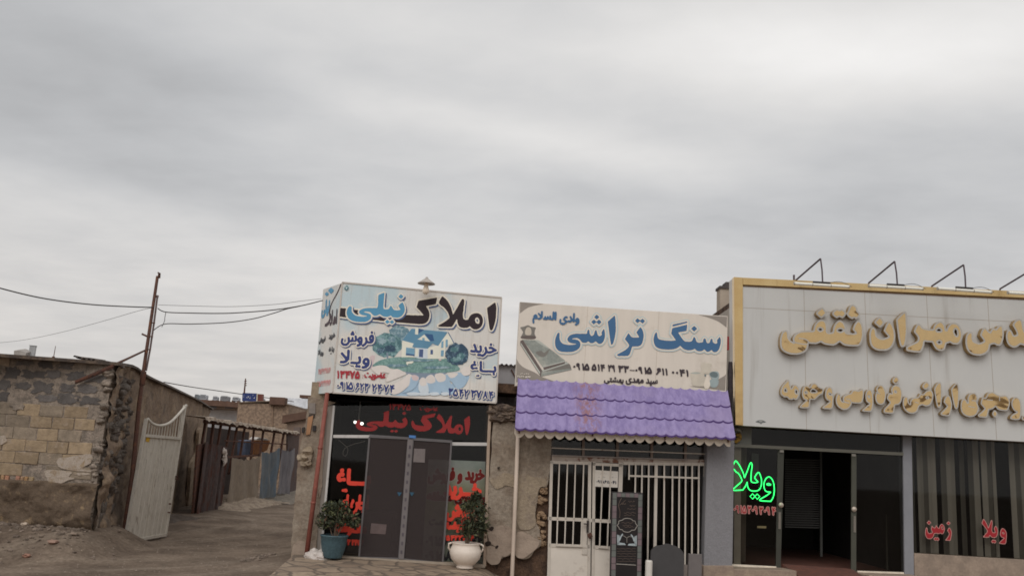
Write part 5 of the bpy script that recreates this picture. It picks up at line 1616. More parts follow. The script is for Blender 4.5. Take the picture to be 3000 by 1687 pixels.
def bagf(u, v):
    a = u * 2 * math.pi; e = (v - .0) * math.pi * .5
    d = V((math.cos(a) * math.cos(e), math.sin(a) * math.cos(e), math.sin(e)))
    k = 1 + .22 * mnoise.noise(d * 2.2) + .12 * mnoise.noise(d * 6) + .06 * mnoise.noise(d * 14)
    return p + V((d.x * .20 * k - .03 * d.z, d.y * .13 * k, max(0, d.z) * .15 * k))


o.grid(bagf, 60, 24)
tag(o.build('plastic_bag', mat('white_plastic', A(166, 157, 150), .4, .14, 6, col2=A(140, 108, 100), thr=(.62, .72), spec=.5, stain=A(90, 76, 70), stain_scale=3.2, stain_thr=(.62, .7)), smooth=True), 'crumpled white plastic bag lying by the foot of the red pipe', 'bag')
o = MB(); p = dpt(1118, 1654, 14.95); o.lump(p, .03, .02, .012, .5, 2); tag(o.build('paper_scrap', mat('white_scrap', A(200, 195, 190), .8)), 'tiny white scrap of paper on the stone slabs', 'paper')
# grey tin parapet between the two boards
PB = Plane(1480, 16.6, 4)
pr = thing('tin_parapet', 'grey tin clad parapet wall seen in the gap between the two boards', 'wall', PB.at(1480, 1190))
m_ = MB(); slab(m_, PB, [(1440, 1066), (1600, 1076), (1600, 1192), (1440, 1186)], 0, .2); m_.build('sheet', mat('pale_grey_tin', A(158, 156, 158), .6, .1, 2, stretch=(4, 4, .5)), pr)
m_ = MB()
r0, r1 = np.array(PB.st(1440, 1062)), np.array(PB.st(1600, 1072))
m_.grid(lambda u, v: PB.w(r0[0] + (r1[0] - r0[0]) * u, r0[1] + (r1[1] - r0[1]) * u + .02 * math.sin(u * 75) - .03 * (v < .2), .08 - 1.5 * v), 80, 4); m_.build('ridged_cap', mat('brown_tin', A(82, 62, 56), .8, .3, 5), pr)
m_ = MB(); bar(m_, PB, (1455, 1126), (1600, 1132), .02, .01, .02); bar(m_, PB, (1498, 1082), (1508, 1102), .02, .03, .02); bar(m_, PB, (1508, 1102), (1516, 1140), .015, .03, .02); m_.build('seam_bar', RUST, pr)

# ================================================================== second shop
Z7 = lambda p: Z(1400, 1250, 3.3026, p)
Z6 = lambda p: Z(1440, 860, 3.0189, p)
ZA = lambda p: Z(1510, 880, 5.574, p)
ZB = lambda p: Z(1800, 880, 5.574, p)
WST = mat('white_steel', A(174, 165, 154), .55, .08, 5, stain=A(118, 86, 66), stain_scale=4.5, stain_thr=(.66, .74))
WSTR = mat('rust_spotted_rail', A(150, 138, 128), .6, .1, 5, stain=A(98, 64, 50), stain_scale=2.2, stain_thr=(.52, .6), stain_stretch=(3, 3, 3))
GRYP = mat('grey_pebble_wall', A(118, 116, 118), .95, .1, 40, bump=.4, bscale=60, stain=A(102, 100, 102), stain_scale=1.5)
STONEP = mat('plinth_stone', A(126, 110, 98), .8, .15, 5, col2=A(140, 124, 108), bump=.2)
s2 = thing('shop_building', 'stonemason shop with barred white steel door and grille', 'shop', P2.w(P2.st(1850, 1600)[0], -.25))
za_ = P2.at(1800, 1150).z
m_ = MB(); rough(m_, P2, [(1525, 1240, 1), (1625, 1250, 1), (1600, 1700, 1), (1500, 1700, 1)], -.06, .4, .01); m_.build('bare_wall', EARTH, s2)
m_ = MB()
rough(m_, P2, [(1526, 1270, 1), (1617, 1272, 1), (1614, 1340), (1609, 1392), (1600, 1426), (1583, 1428), (1574, 1460), (1568, 1520), (1580, 1550), (1585, 1592), (1566, 1612), (1552, 1632), (1528, 1636), (1506, 1624, 1), (1512, 1450)], .02, .09, .016)
m_.build('left_pillar', PLA, s2)
m_ = MB(); rough(m_, P2, [(1520, 1390), (1560, 1396), (1596, 1404), (1598, 1424), (1580, 1430), (1568, 1480), (1566, 1540), (1520, 1545), (1514, 1460)], .035, .03, .02); m_.build('plaster_patch', PLA2, s2)
m_ = MB(); rough(m_, P2, [(1514, 1560), (1550, 1566), (1578, 1582), (1572, 1606), (1550, 1622), (1530, 1634), (1510, 1622)], .045, .03, .02); m_.build('plaster_patch', PLA3, s2)
m_ = MB()
for k in range(40):
    y = random.uniform(1395, 1600); m_.lump(P2.at(1594 - (y - 1395) * .05 + random.uniform(-14, 8), y, -.03), random.uniform(.03, .07), .05, random.uniform(.03, .05), .4, 2)
m_.build('exposed_bricks', mat('exposed_brick', A(128, 106, 84), .95, .25, 8, bump=.7), s2)
# body
wa, wb_ = P2.st(1520, 1400)[0], P2.st(2150, 1400)[0]
m_ = MB()
m_.prism([P2.w(wa, -.5, -7), P2.w(wb_, -.5, -7), P2.w(wb_, za_, -7), P2.w(wa, za_, -7)], -P2.n * .25)
m_.prism([P2.w(wa + .3, -.5, -.46), P2.w(wa + .3, -.5, -6.9), P2.w(wa + .3, za_, -6.9), P2.w(wa + .3, za_, -.46)], P2.u * .2)
m_.build('outer_wall', PLA2, s2)
m_ = MB(); m_.prism([P2.w(wa, za_, -.05), P2.w(wb_ - .25, za_, -.05), P2.w(wb_ - .25, za_ + .12, -.05), P2.w(wa, za_ + .12, -.05)], -P2.n * 7.2); m_.build('roof', EARTH, s2)
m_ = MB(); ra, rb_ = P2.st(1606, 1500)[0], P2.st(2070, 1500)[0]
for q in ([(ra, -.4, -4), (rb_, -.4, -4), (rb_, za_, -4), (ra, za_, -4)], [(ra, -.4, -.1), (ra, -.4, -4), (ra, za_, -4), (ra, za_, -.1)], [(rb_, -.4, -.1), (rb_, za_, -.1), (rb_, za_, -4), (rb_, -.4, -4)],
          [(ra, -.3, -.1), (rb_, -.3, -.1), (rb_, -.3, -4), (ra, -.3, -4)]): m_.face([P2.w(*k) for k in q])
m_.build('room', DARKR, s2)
m_ = MB(); slab(m_, P2, [(2072, 1290), (2152, 1280), (2146, 1658), (2062, 1658)], .16, .4); m_.build('grey_pillar', GRYP, s2, bevel=.01)
m_ = MB(); slab(m_, P2, [(2061, 1656), (2150, 1656), (2150, 1720), (2060, 1720)], .22, .5); m_.build('stone_plinth', STONEP, s2, bevel=.01)
b7 = lambda mb, a, b, wd, off=.03, th=.04: bar(mb, P2, Z7([a])[0], Z7([b])[0], wd, off, th)
# transom light
m_ = MB(); m_.face(quadp(P2, Z7([(705, 120), (2200, 180), (2200, 330), (705, 300)]), -.02)[::-1]); tr2 = m_.build('transom_pane', GLS, s2)
m_ = MB(); slab(m_, P2, Z7([(2020, 190), (2200, 196), (2200, 345), (2020, 330)]), -.05, .03); m_.build('grey_backing', mat('grey_backing', A(92, 86, 84), .8, .1, 3), s2)
m_ = MB(); slab(m_, P2, Z7([(2146, 282), (2202, 284), (2202, 346), (2144, 344)]), .0, .02); m_.build('opening_shade', mat('opening_shade', A(36, 32, 30), .9), s2)  # dark plate standing in for the shade inside a square hole
for x in (1020, 1350, 1683, 2010):
    m_ = MB(); b7(m_, (x + 3, 120), (x, 318), .042); m_.build('mullion', mat('dusty_steel', A(112, 98, 90), .6, .1, 5), tr2)
m_ = MB(); b7(m_, (715, 203), (2215, 262), .018, .045, .018); m_.build('tie_bar', WST, tr2)
m_ = MB(); b7(m_, (715, 300), (2205, 345), .10, .02, .06); m_.build('head_rail', WSTR, s2)
m_ = MB(); b7(m_, (720, 275), (2030, 318), .022, .05, .04); m_.build('head_lip', mat('grey_lip', A(128, 118, 112), .6), s2)
# door, two leaves
LEAFS = (('door_leaf', 700, 1098, (668, 1082), [(790, 770), (868, 850), (945, 930), (1025, 1010)], [765, 842, 920, 1000]), ('door_leaf', 1112, 1400, (1098, 1360), [(1210, 1190), (1287, 1270)], [1180, 1255]))
dl = []
for i, (nm, xl, xr, (bl_, br_), ub_, lb_) in enumerate(LEAFS):
    m_ = MB()
    yo = 0 if i == 0 else 18
    ln_ = lambda x, y: x - (y - 335) * (.043 if i == 0 else .03)
    b7(m_, (xl + 14, 335), (bl_ + 14, 1560), .05); b7(m_, (xr - 14, 345), (br_ - 10, 1560), .055 if i == 0 else .07)
    b7(m_, (xl, 340 + yo), (xr, 352 + yo), .05); b7(m_, (xl - 20, 884 + yo), (xr - 20, 900 + yo), .055); b7(m_, (bl_ + 20, 1142 + yo), (br_, 1158 + yo), .055)
    d_ = m_.build(nm, WST, s2); dl.append(d_)
    m_ = MB(); slab(m_, P2, Z7([(bl_ + 14, 1150 + yo), (br_ + 2, 1162 + yo), (br_ - 10, 1580), (bl_ - 4, 1570)]), .02, .03); m_.build('lower_panel', mat('dusty_white_panel', A(190, 181, 170), .55, .06, 3, stain=A(140, 124, 110), stain_scale=2.5), d_)
    m_ = MB(); m_.face(quadp(P2, Z7([(xl, 335 + yo), (xr, 345 + yo), (br_, 1160 + yo), (bl_ + 10, 1150 + yo)]), -.005)[::-1]); m_.build('pane', GLS, d_)
    for a, b_ in ub_:
        m_ = MB(); b7(m_, (a, 345 + yo), (b_, 885 + yo), .021, .05, .02); m_.build('door_bar', WST, d_)
    for a in lb_:
        m_ = MB(); b7(m_, (a + 6, 905 + yo), (a - 2, 1148 + yo), .021, .05, .02); m_.build('door_bar', WST, d_)
    m_ = MB(); b7(m_, (lb_[0] - 8, 1146 + yo), (lb_[-1] + 8, 1154 + yo), .022, .055, .02); m_.build('guard_rail', WST, d_)
m_ = MB(); slab(m_, P2, Z7([(1000, 905), (1065, 908), (1052, 1165), (1002, 1160)]), .035, .02); m_.build('lock_plate', WST, dl[0])
m_ = MB(); b7(m_, (1066, 905), (1062, 1020), .035, .075, .03); b7(m_, (1025, 936), (1070, 940), .018, .10, .02); m_.build('handle', mat('black_handle', A(54, 48, 46), .5), dl[0])
m_ = MB(); slab(m_, P2, Z7([(1010, 1175), (1060, 1178), (1058, 1236), (1008, 1232)]), .036, .02); m_.build('letter_box', WST, dl[0], bevel=.003)
m_ = MB(); m_.lump(P2.at(*Z7([(1085, 1050)])[0], .08), .04, .03, .05, .3, 2); m_.tube([P2.at(*Z7([(1060, 1040)])[0], .08), P2.at(*Z7([(1110, 1055)])[0], .08)], .012, 6); m_.build('padlock', RUST, dl[0])
nt = MB(); slab(nt, P2, Z7([(1138, 415), (1358, 430), (1352, 586), (1130, 575)]), .034, .006); n_o = nt.build('paper_notice', mat('notice_white', A(188, 180, 170), .7, .04), dl[1])
m_ = MB()
t7 = lambda s, a, b, h: txt(P2, s, *Z7([a])[0], *Z7([b])[0], h / 3.3026, .036)
letters(m_, P2, t7('سنگ تراشی', (1170, 432), (1330, 440), 26), [(.002, .0385, 0)], .003)
letters(m_, P2, t7('شماره تماس', (1150, 466), (1345, 474), 26), [(.002, .0385, 0)], .003)
letters(m_, P2, t7('۰۹۱۵۶۱۱۰۰۴۱', (1150, 512), (1338, 522), 30), [(.003, .0385, 0)], .003)
letters(m_, P2, t7('بهشتی', (1185, 552), (1290, 558), 20), [(.002, .0385, 0)], .003)
m_.build('lettering', BK, n_o)
# grille of the right window
gr = MB(); b7(gr, (1408, 352), (2200, 362), .05); b7(gr, (2198, 345), (2186, 1560), .03); gf = gr.build('window_grille', WST, s2)
m_ = MB(); m_.face(quadp(P2, Z7([(1400, 345), (2205, 350), (2190, 1560), (1370, 1560)]), -.03)[::-1]); m_.build('pane', GLS, s2)
m_ = MB(); b7(m_, (1470, 472), (2142, 494), .03, .06, .03); m_.build('cross_rail', WST, gf)
for x, xe, ye in ((1465, 1463, 510), (1528, 1522, 640), (1590, 1586, 640), (1655, 1640, 1600), (1805, 1797, 1600), (1885, 1876, 1600), (1950, 1942, 1600), (2012, 2003, 1600), (2075, 2070, 1600), (2140, 2130, 1600)):
    m_ = MB(); b7(m_, (x, 350), (xe, ye), .024, .055, .022); m_.build('grille_bar', WST, gf)
m_ = MB(); b7(m_, (1727, 350), (1708, 1600), .05, .045, .04); m_.build('grille_post', WST, gf)
# white down pipe
bp = gpt(1500, 1712, -.25)
o = MB(); o.tube([V((bp.x, P2.at(1500, 1700, .12).y, -.4)), P2.at(1500, 1687, .12), P2.at(1508, 1500, .12), P2.at(1518, 1262, .12)], .034, 12)
tag(o.build('down_pipe', mat('cream_pipe', A(176, 160, 146), .55, .06, 3, stain=A(128, 96, 72), stain_scale=3, stain_thr=(.66, .74)), smooth=True), 'cream white down pipe from the purple awning to the ground', 'pipe')

# ------------------------------------------------------------------ purple tile awning
aw = thing('tile_awning', 'purple pressed tile awning with wavy rows and white scalloped skirt', 'awning', P2.at(1830, 1290, .4))
TLp, TRp, BRp, BLp = P2.at(1517, 1111, .12), P2.at(2131, 1148, .12), P2.at(2153, 1285, .62), P2.at(1508, 1257, .62)
m, t, b = base_mat('purple_tile')
tcx = t.new('ShaderNodeTexCoord').outputs['Object']
mpp = t.new('ShaderNodeMapping'); t.l.new(tcx, mpp.inputs[0]); mpp.inputs['Scale'].default_value = (7, 7, .5)
n_ = t.noise(mpp.outputs[0], 1.5, 6, .7)
c = t.mix(t.ramp(n_, .34, .66), A(116, 103, 146, .78), A(138, 125, 166, .78))
c = t.mix(t.math('MULTIPLY', t.ramp(t.noise(tcx, 1.1, 4), .45, .7), .5), c, A(138, 124, 154, .78))
sp = t.new('ShaderNodeSeparateXYZ'); t.l.new(tcx, sp.inputs[0])
rx = t.math('ABSOLUTE', t.math('ADD', sp.outputs[0], (ORG['tile_awning'].x - P2.at(1722, 1250, .5).x)))
mask = t.math('MULTIPLY', t.ramp(rx, .34, .0), t.ramp(t.noise(mpp.outputs[0], 2.0, 6, .75, .4), .44, .60))
c = t.mix(t.math('MULTIPLY', mask, .75), c, A(128, 84, 66))
t.l.new(c, b.inputs['Base Color']); b.inputs['Roughness'].default_value = .5; b.inputs['Specular IOR Level'].default_value = .3
NW = 22


def tilef(u, v, row, lift):
    A_, B_ = TLp * (1 - u) + TRp * u, BLp * (1 - u) + BRp * u
    x = u * NW % 1
    wv = .007 * (1 - abs(math.sin(math.pi * x)) ** .55)       # round troughs, sharp crests
    k = (row + v) / 3
    p = A_ * (1 - k) + B_ * k
    nrm = (BLp - TLp).cross(TRp - TLp).normalized()
    if nrm.z < 0: nrm = -nrm
    sag = -.048 * abs(math.sin(math.pi * x)) if v >= .999 else 0
    return p + nrm * (lift + wv + .014 * v + .003 * mnoise.noise(V((u * 30, v * 5, row))) + .006 * mnoise.noise(V((u * 7, v + row * 1.3, 4)))) + (B_ - A_).normalized() * (.034 * (1 - abs(math.sin(math.pi * x)) ** .6) * -1 + .012)


TILE = m
TED = mat('purple_tile_edge', A(64, 44, 92), .6, .08, 4)
m_ = MB()
for r in range(3):
    vs_ = [0, .3, .6, .9, 1.0]
    i0 = len(m_.v); nu = 260
    for v in vs_:
        for i in range(nu + 1): m_.v.append(tilef(i / nu, v, r, .02))
    for j in range(len(vs_) - 1):
        for i in range(nu):
            a = i0 + j * (nu + 1) + i; m_.f.append([a, a + 1, a + nu + 2, a + nu + 1][::-1]); m_.m.append(0); m_.t.append(None)
    # turned-down nose of each row
    i1 = len(m_.v); dn = (BLp - TLp).normalized()
    for i in range(nu + 1):
        p = tilef(i / nu, 1.0, r, .02); m_.v.append(p - V((0, 0, .028)) + dn * .004)
    for i in range(nu):
        a = i0 + (len(vs_) - 1) * (nu + 1) + i; b_ = i1 + i
        m_.f.append([a, a + 1, b_ + 1, b_][::-1]); m_.m.append(1); m_.t.append(None)
m_.build('tile_sheet', [TILE, TED], aw, smooth=True)
m_ = MB()
i0 = len(m_.v); nu = 260
for i in range(nu + 1):
    u = i / nu; p = tilef(u * .985, 1.0, 2, -.02); q = V(p); x = u * .985 * NW % 1
    z = .085 + .035 * abs(math.sin(math.pi * x)); back = -P2.n * (.05 + .02 * abs(math.sin(math.pi * x)))
    m_.v += [p + back * .6, q + back - V((0, 0, z))]
for i in range(nu):
    a = i0 + 2 * i; m_.f.append([a, a + 1, a + 3, a + 2]); m_.m.append(0); m_.t.append(None)
m_.build('scalloped_skirt', mat('skirt_white', A(184, 172, 158), .6, .08, 4, stain=A(140, 124, 108), stain_scale=3), aw, smooth=True)
m_ = MB()
m_.prism([TRp, TRp - V((0, 0, .12)), P2.at(2131, 1290, .12), BRp - V((0, 0, .02)), BRp], -P2.u * .02); m_.build('end_cheek', TED, aw)
m_ = MB()
for f in (.02, .35, .68, .97):
    q0 = TLp * (1 - f) + TRp * f; q1 = BLp * (1 - f) + BRp * f; q2 = V((q0.x, q0.y, q1.z - .05))
    m_.tube([q0 - V((0, 0, .03)), q1 - V((0, 0, .06)), q2], .015, 6)
m_.build('support_frame', RUST, aw)

# ------------------------------------------------------------------ stonemason's board
sb = thing('shop_sign', 'cream board with blue lettering and a grey tombstone picture over the purple awning', 'sign', P2.at(1820, 1140, .1))
OB = .10
CREAM = mat('cream_board', A(196, 187, 176), .55, .06, 1.5, stretch=(3, 3, .3), stain=A(178, 168, 156), stain_scale=1.2)
m_ = MB(); slab(m_, P2, [(1523.5, 884), (2132, 926), (2127, 1160), (1509, 1130)], OB, .14); m_.build('panel', CREAM, sb, bevel=.004)
m_ = MB()
for x in (1722, 1931): bar(m_, P2, (x, 897 + (x - 1722) * .069), (x - 12, 1120 + (x - 1722) * .06), .006, OB + .001, .002)
m_.build('panel_seam', mat('seam_grey', A(168, 156, 144), .6), sb)
pc = dict(grey=A(132, 124, 116), slab=A(128, 132, 126), slabl=A(164, 166, 158), dark=A(94, 84, 80), mid=A(112, 108, 102), pale=A(176, 166, 152), vase=A(182, 174, 160), vased=A(156, 158, 150), teal=A(140, 152, 152), tdk=A(96, 108, 110), palew=A(206, 196, 182))
pn = list(pc); pm2 = [mat('board_print_' + k, v, .55, .10, 4) for k, v in pc.items()]
J_ = {k: i for i, k in enumerate(pn)}
pm2[J_['slab']] = mat('board_print_marble', A(128, 132, 126), .55, .15, 4, col2=A(156, 156, 146), thr=(.5, .7))
m_ = MB(); zo2 = [OB + .002]


def f2(pts, key, sm=True):
    flat_shape(m_, P2, pts, zo2[0], J_[key], sm); zo2[0] += .00025


f2(ZA([(78, 25, 1), (470, 58, 1), (330, 80), (200, 120), (74, 210, 1)]), 'grey')
f2(ZA([(20, 950, 1), (60, 1025), (150, 1100), (310, 1170), (420, 1240), (540, 1285), (700, 1340, 1), (10, 1330, 1)]), 'grey')
f2(ZB([(1370, 233, 1), (1842, 266, 1), (1832, 440, 1), (1700, 345), (1540, 280)]), 'grey')
f2(ZB([(1822, 1190, 1), (1800, 1225), (1690, 1290), (1600, 1345), (1440, 1380), (1230, 1402, 1), (1810, 1470, 1)]), 'grey')
f2(ZA([(80, 440), (140, 425), (205, 404), (260, 428), (330, 442), (318, 490), (312, 540), (328, 590), (300, 628), (110, 620), (98, 580), (125, 520), (105, 480)]), 'mid')
f2(ZA([(110, 580), (320, 580), (305, 630), (108, 620)]), 'dark')
f2(ZA([(190, 440), (240, 445), (262, 500), (250, 560), (170, 560), (158, 500)]), 'pale')
f2(ZA([(80, 660, 1), (78, 720, 1), (415, 1245, 1), (430, 1130, 1), (120, 640, 1)]), 'dark', False)
f2(ZA([(90, 690, 1), (84, 715, 1), (398, 1205, 1), (404, 1170, 1)]), 'slabl', False)
f2(ZA([(430, 1140, 1), (835, 995, 1), (895, 1050, 1), (918, 1130, 1), (415, 1243, 1)]), 'mid', False)
f2(ZA([(432, 1135, 1), (840, 1000, 1), (870, 1030, 1), (450, 1160, 1)]), 'slabl', False)
f2(ZA([(430, 1165, 1), (910, 1110, 1), (914, 1126, 1), (420, 1240, 1)]), 'slab', False)
f2(ZA([(450, 1075, 1), (812, 992, 1), (806, 1030, 1), (468, 1135, 1)]), 'dark', False)
f2(ZA([(440, 1068, 1), (815, 978, 1), (812, 1000, 1), (452, 1092, 1)]), 'slabl', False)
f2(ZA([(120, 640, 1), (380, 648, 1), (815, 980, 1), (442, 1080, 1)]), 'slab', False)
f2(ZA([(300, 640, 1), (380, 648, 1), (560, 790, 1), (420, 720)]), 'slabl')
f2(ZA([(330, 850), (420, 820), (470, 850), (560, 790), (500, 900), (420, 920)]), 'mid')
f2(ZB([(1415, 1035), (1500, 1022), (1590, 1038), (1570, 1080), (1585, 1150), (1570, 1190), (1430, 1185), (1425, 1120)]), 'vase')
f2(ZB([(1250, 1190), (1400, 1170), (1480, 1230), (1480, 1380), (1420, 1400), (1290, 1390), (1260, 1300)]), 'vase')
f2(ZB([(1240, 1185), (1330, 1165), (1410, 1185), (1330, 1200)]), 'vased')
f2(ZB([(1560, 1300), (1640, 1280), (1700, 1300), (1690, 1380), (1640, 1420), (1570, 1400)]), 'teal')
f2(ZB([(1550, 1200), (1600, 1158), (1690, 1165), (1712, 1230), (1680, 1300), (1600, 1285)]), 'teal')
f2(ZB([(1560, 1190), (1610, 1162), (1675, 1180), (1690, 1230), (1650, 1260), (1580, 1240)]), 'tdk')
f2(ZB([(1510, 1210), (1545, 1290), (1565, 1370), (1540, 1430), (1490, 1440), (1462, 1390), (1480, 1300)]), 'palew')
f2(ZB([(1470, 1210), (1500, 1208), (1495, 1235), (1478, 1240)]), 'tdk')
m_.build('printed_picture', pm2, sb)
BLU = mat('steel_blue_letter', A(62, 96, 130), .55, .04); HALO = mat('pale_blue_halo', A(172, 182, 182), .55, .04); INN = mat('cream_inner_line', A(204, 192, 176), .55, .04)
SHI = [[(1445, 455, 1), (1402, 525, 1), (1410, 560), (1372, 582), (1345, 560), (1325, 490), (1308, 482), (1290, 520), (1280, 560), (1242, 577), (1215, 545), (1205, 485), (1188, 475), (1170, 510), (1158, 542), (1000, 540), (905, 560), (857, 605), (850, 645), (870, 677), (920, 696), (1020, 710, 1), (900, 724), (800, 712), (745, 680),
        (722, 620), (722, 540), (703, 522), (675, 560), (650, 640), (648, 710), (668, 780), (730, 830), (850, 842), (960, 830), (1040, 780), (1062, 720), (1050, 675), (1010, 642), (905, 627, 1), (1000, 612), (1060, 645), (1090, 685), (1150, 690), (1190, 665, 1), (1230, 697), (1272, 692), (1312, 665, 1), (1360, 707), (1420, 692), (1455, 620), (1462, 530)]]
ALF2 = [[(1622, 240, 1), (1508, 345, 1), (1555, 690), (1575, 717), (1600, 690), (1636, 520), (1636, 340)]]
TR_ = [[(425, 430, 1), (358, 520, 1), (408, 602, 1), (300, 602), (265, 577), (230, 530, 1), (170, 630, 1), (225, 700), (238, 745), (180, 805), (35, 885, 1), (60, 906, 1), (215, 906, 1), (252, 870), (290, 750, 1), (400, 745), (450, 700), (475, 600), (467, 500)]]
SNG = [[(1718, 590, 1), (1672, 650, 1), (1680, 697), (1640, 702), (1610, 680), (1600, 630), (1588, 620), (1570, 640), (1552, 688), (1510, 690), (1490, 630), (1470, 618), (1450, 640), (1438, 680), (1350, 680), (1320, 610), (1298, 593), (1280, 630), (1258, 665), (1190, 672), (1130, 650), (1040, 522, 1), (1180, 497, 1), (1190, 392, 1), (943, 452, 1), (928, 540, 1), (1005, 650, 1),
        (900, 657), (760, 640), (710, 610), (695, 530), (680, 518), (655, 560), (640, 640), (655, 720), (700, 770), (800, 797), (950, 797), (1030, 772), (1075, 735, 1), (1130, 790), (1200, 812), (1270, 807), (1312, 785, 1), (1350, 822), (1420, 827), (1470, 795, 1), (1510, 837), (1550, 832), (1585, 805, 1), (1620, 842), (1670, 837), (1710, 790), (1735, 700), (1736, 630)]]
GAF = [[(1190, 340, 1), (1192, 363, 1), (950, 426, 1), (948, 394, 1)]]
za = [[ZA(l) for l in sh] for sh in [SHI, ALF2, DIA(1328, 271, 42), DIA(1281, 350, 42), DIA(1364, 352, 42)]]
zb = [[ZB(l) for l in sh] for sh in [TR_, SNG, GAF, DIA(379, 330, 42), DIA(458, 336, 42), DIA(1303, 461, 48)]]
m_ = MB()
letters(m_, P2, trace(P2, za + zb, OB + .01), [(.042, OB + .009, 2), (.022, OB + .0102, 1), (0, OB + .0115, 0)])
m_.build('lettering', [BLU, INN, HALO], sb)
m_ = MB()
ta = lambda s, a, b, h: txt(P2, s, *ZA([a])[0], *ZA([b])[0], h / 5.574, OB + .01)
letters(m_, P2, ta('وادی', (730, 198), (1045, 215), 188) + ta('السلام', (292, 172), (668, 190), 195), [(.011, OB + .0115, 0)])
m_.build('lettering', BLU, sb)
m_ = MB()
t6 = lambda s, a, b, h: txt(P2, s, *Z6([a])[0], *Z6([b])[0], h / 3.0189, OB + .01)
for s, a, b in (('۰۹۱۵', (726, 612), (866, 620)), ('۵۱۴', (888, 620), (1004, 628)), ('۲۹', (1032, 628), (1092, 632)), ('۳۳', (1122, 634), (1214, 640)), ('۰۹۱۵', (1275, 645), (1418, 652)), ('۶۱۱', (1458, 656), (1556, 662)), ('۰۰۴۱', (1598, 664), (1742, 674))):
    letters(m_, P2, t6(s, a, b, 58), [(.008, OB + .0115, 0)])
bar(m_, P2, *Z6([(1222, 675), (1268, 678)]), .012, OB + .012, .002)
m_.build('phone_number', mat('dark_number', A(58, 50, 54), .55), sb)
m_ = MB()
for s, a, b, h in (('سید', (1368, 750), (1468, 756), 58), ('مهدی', (1190, 742), (1345, 750), 58), ('بهشتی', (998, 732), (1168, 742), 60)): letters(m_, P2, t6(s, a, b, h), [(.009, OB + .0115, 0)])
m_.build('lettering', mat('dark_name', A(58, 50, 54), .55), sb)
m_ = MB(); letters(m_, P2, ta('چاپ', (78, 1178), (225, 1188), 26) if 'چ' in JOIN else ta('طرح', (78, 1178), (225, 1188), 26), [(.003, OB + .0115, 0)], .003); letters(m_, P2, ta('۳۸۲۲۰۵۴۳', (32, 1222), (250, 1236), 30), [(.003, OB + .0115, 0)], .003)
m_.build('lettering', mat('pale_small', A(190, 182, 172), .55), sb)
# ------------------------------------------------------------------ tombstones standing in front
GRAN = mat('black_granite', A(50, 46, 47), .6, .15, 30, spec=.2)
ENG = mat('engraved_line', A(142, 136, 128), .7, .08, 6); ENW = mat('engraved_white', A(150, 158, 160), .7, .08, 6); ENF = mat('faint_engraving', A(88, 74, 66), .7, .1, 5)
Z8 = lambda p: Z(1760, 1420, 5.427, p)
PT = Plane(1835, 14.9, 3)
ts = thing('tombstone', 'tall black engraved tombstone slab with open book and tiled border', 'tombstone', PT.w(PT.st(1835, 1600)[0], -.28))
m_ = MB(); slab(m_, PT, Z8([(180, 105), (670, 125), (650, 1560), (150, 1560)]), -.008, .09); m_.build('slab', GRAN, ts, bevel=.004)
m_ = MB(); slab(m_, PT, Z8([(262, 192), (600, 205), (575, 1560), (232, 1560)]), .0, .01); m_.build('inner_panel', mat('polished_black', A(36, 32, 32), .5, .2, 3, spec=.2), ts)
INL = [mat('inlay_green', A(92, 94, 90), .6, .1, 6), mat('inlay_red', A(104, 90, 92), .6, .1, 6)]
for nm, xa, xb, y0, n, xsh in (('inlay_border', (192, 255), (168, 235), 122, 13, 0), ('inlay_border', (600, 662), (578, 640), 148, 13, 0)):
    m_ = MB()
    for k in range(n):
        f, g = k / n, (k + .93) / n
        xl0, xr0 = xa; xl1, xr1 = xb
        L = lambda f: (xl0 + (xl1 - xl0) * f * 1.05, xr0 + (xr1 - xr0) * f * 1.05, y0 + 1330 * f)
        a, b_ = L(f), L(g)
        slab(m_, PT, Z8([(a[0], a[2]), (a[1], a[2]), (b_[1], b_[2]), (b_[0], b_[2])]), .003, .012, (k // 2) % 2)
    m_.build(nm, INL, ts)
m_ = MB()
for k in range(5): slab(m_, PT, Z8([(262 + k * 68, 124 + k * 2.4), (325 + k * 68, 127 + k * 2.4), (323 + k * 68, 188 + k * 2.4), (260 + k * 68, 186 + k * 2.4)]), .003, .012, k % 2)
m_.build('inlay_border', INL[::-1], ts)
tb = lambda mb, pts, r, cl=False: mb.tube([PT.at(x, y, .002) for x, y in smooth_poly(Z8(pts), closed=cl, k=4)], r, 5, closed=cl)
m_ = MB(); tb(m_, [(258, 640, 1), (285, 610), (290, 572), (345, 556, 1), (370, 535), (425, 528), (485, 540), (508, 566, 1), (545, 575), (555, 612), (586, 645, 1), (560, 680), (540, 712), (490, 716, 1), (465, 738), (425, 748), (365, 735), (342, 708, 1), (300, 700), (288, 672)], .0055, True); m_.build('engraved_cartouche', ENG, ts)
m_ = MB()
for k in range(5):
    tb(m_, [(262 + k * 9, 785 + k * 4), (264 + k * 8, 948 - k * 8, 1), (395 - k * 4, 948 - k * 5)], .0042); tb(m_, [(572 - k * 9, 800 + k * 4), (570 - k * 8, 965 - k * 8, 1), (430 + k * 4, 955 - k * 5)], .0042)
tb(m_, [(350, 775), (315, 830), (300, 880)], .012); tb(m_, [(480, 785), (515, 840), (528, 890)], .012)
m_.build('engraved_book', ENW, ts)
m_ = MB()
tb(m_, [(345, 800), (380, 815), (415, 838), (450, 815), (490, 825)], .0035); tb(m_, [(415, 838), (415, 915)], .0035); tb(m_, [(245, 1252), (560, 1272)], .006)
m_.build('engraved_line', ENG, ts)
m_ = MB()
tb(m_, [(330, 205), (290, 290), (285, 340), (305, 420), (300, 520)], .005); tb(m_, [(300, 320), (350, 280), (395, 240)], .004)
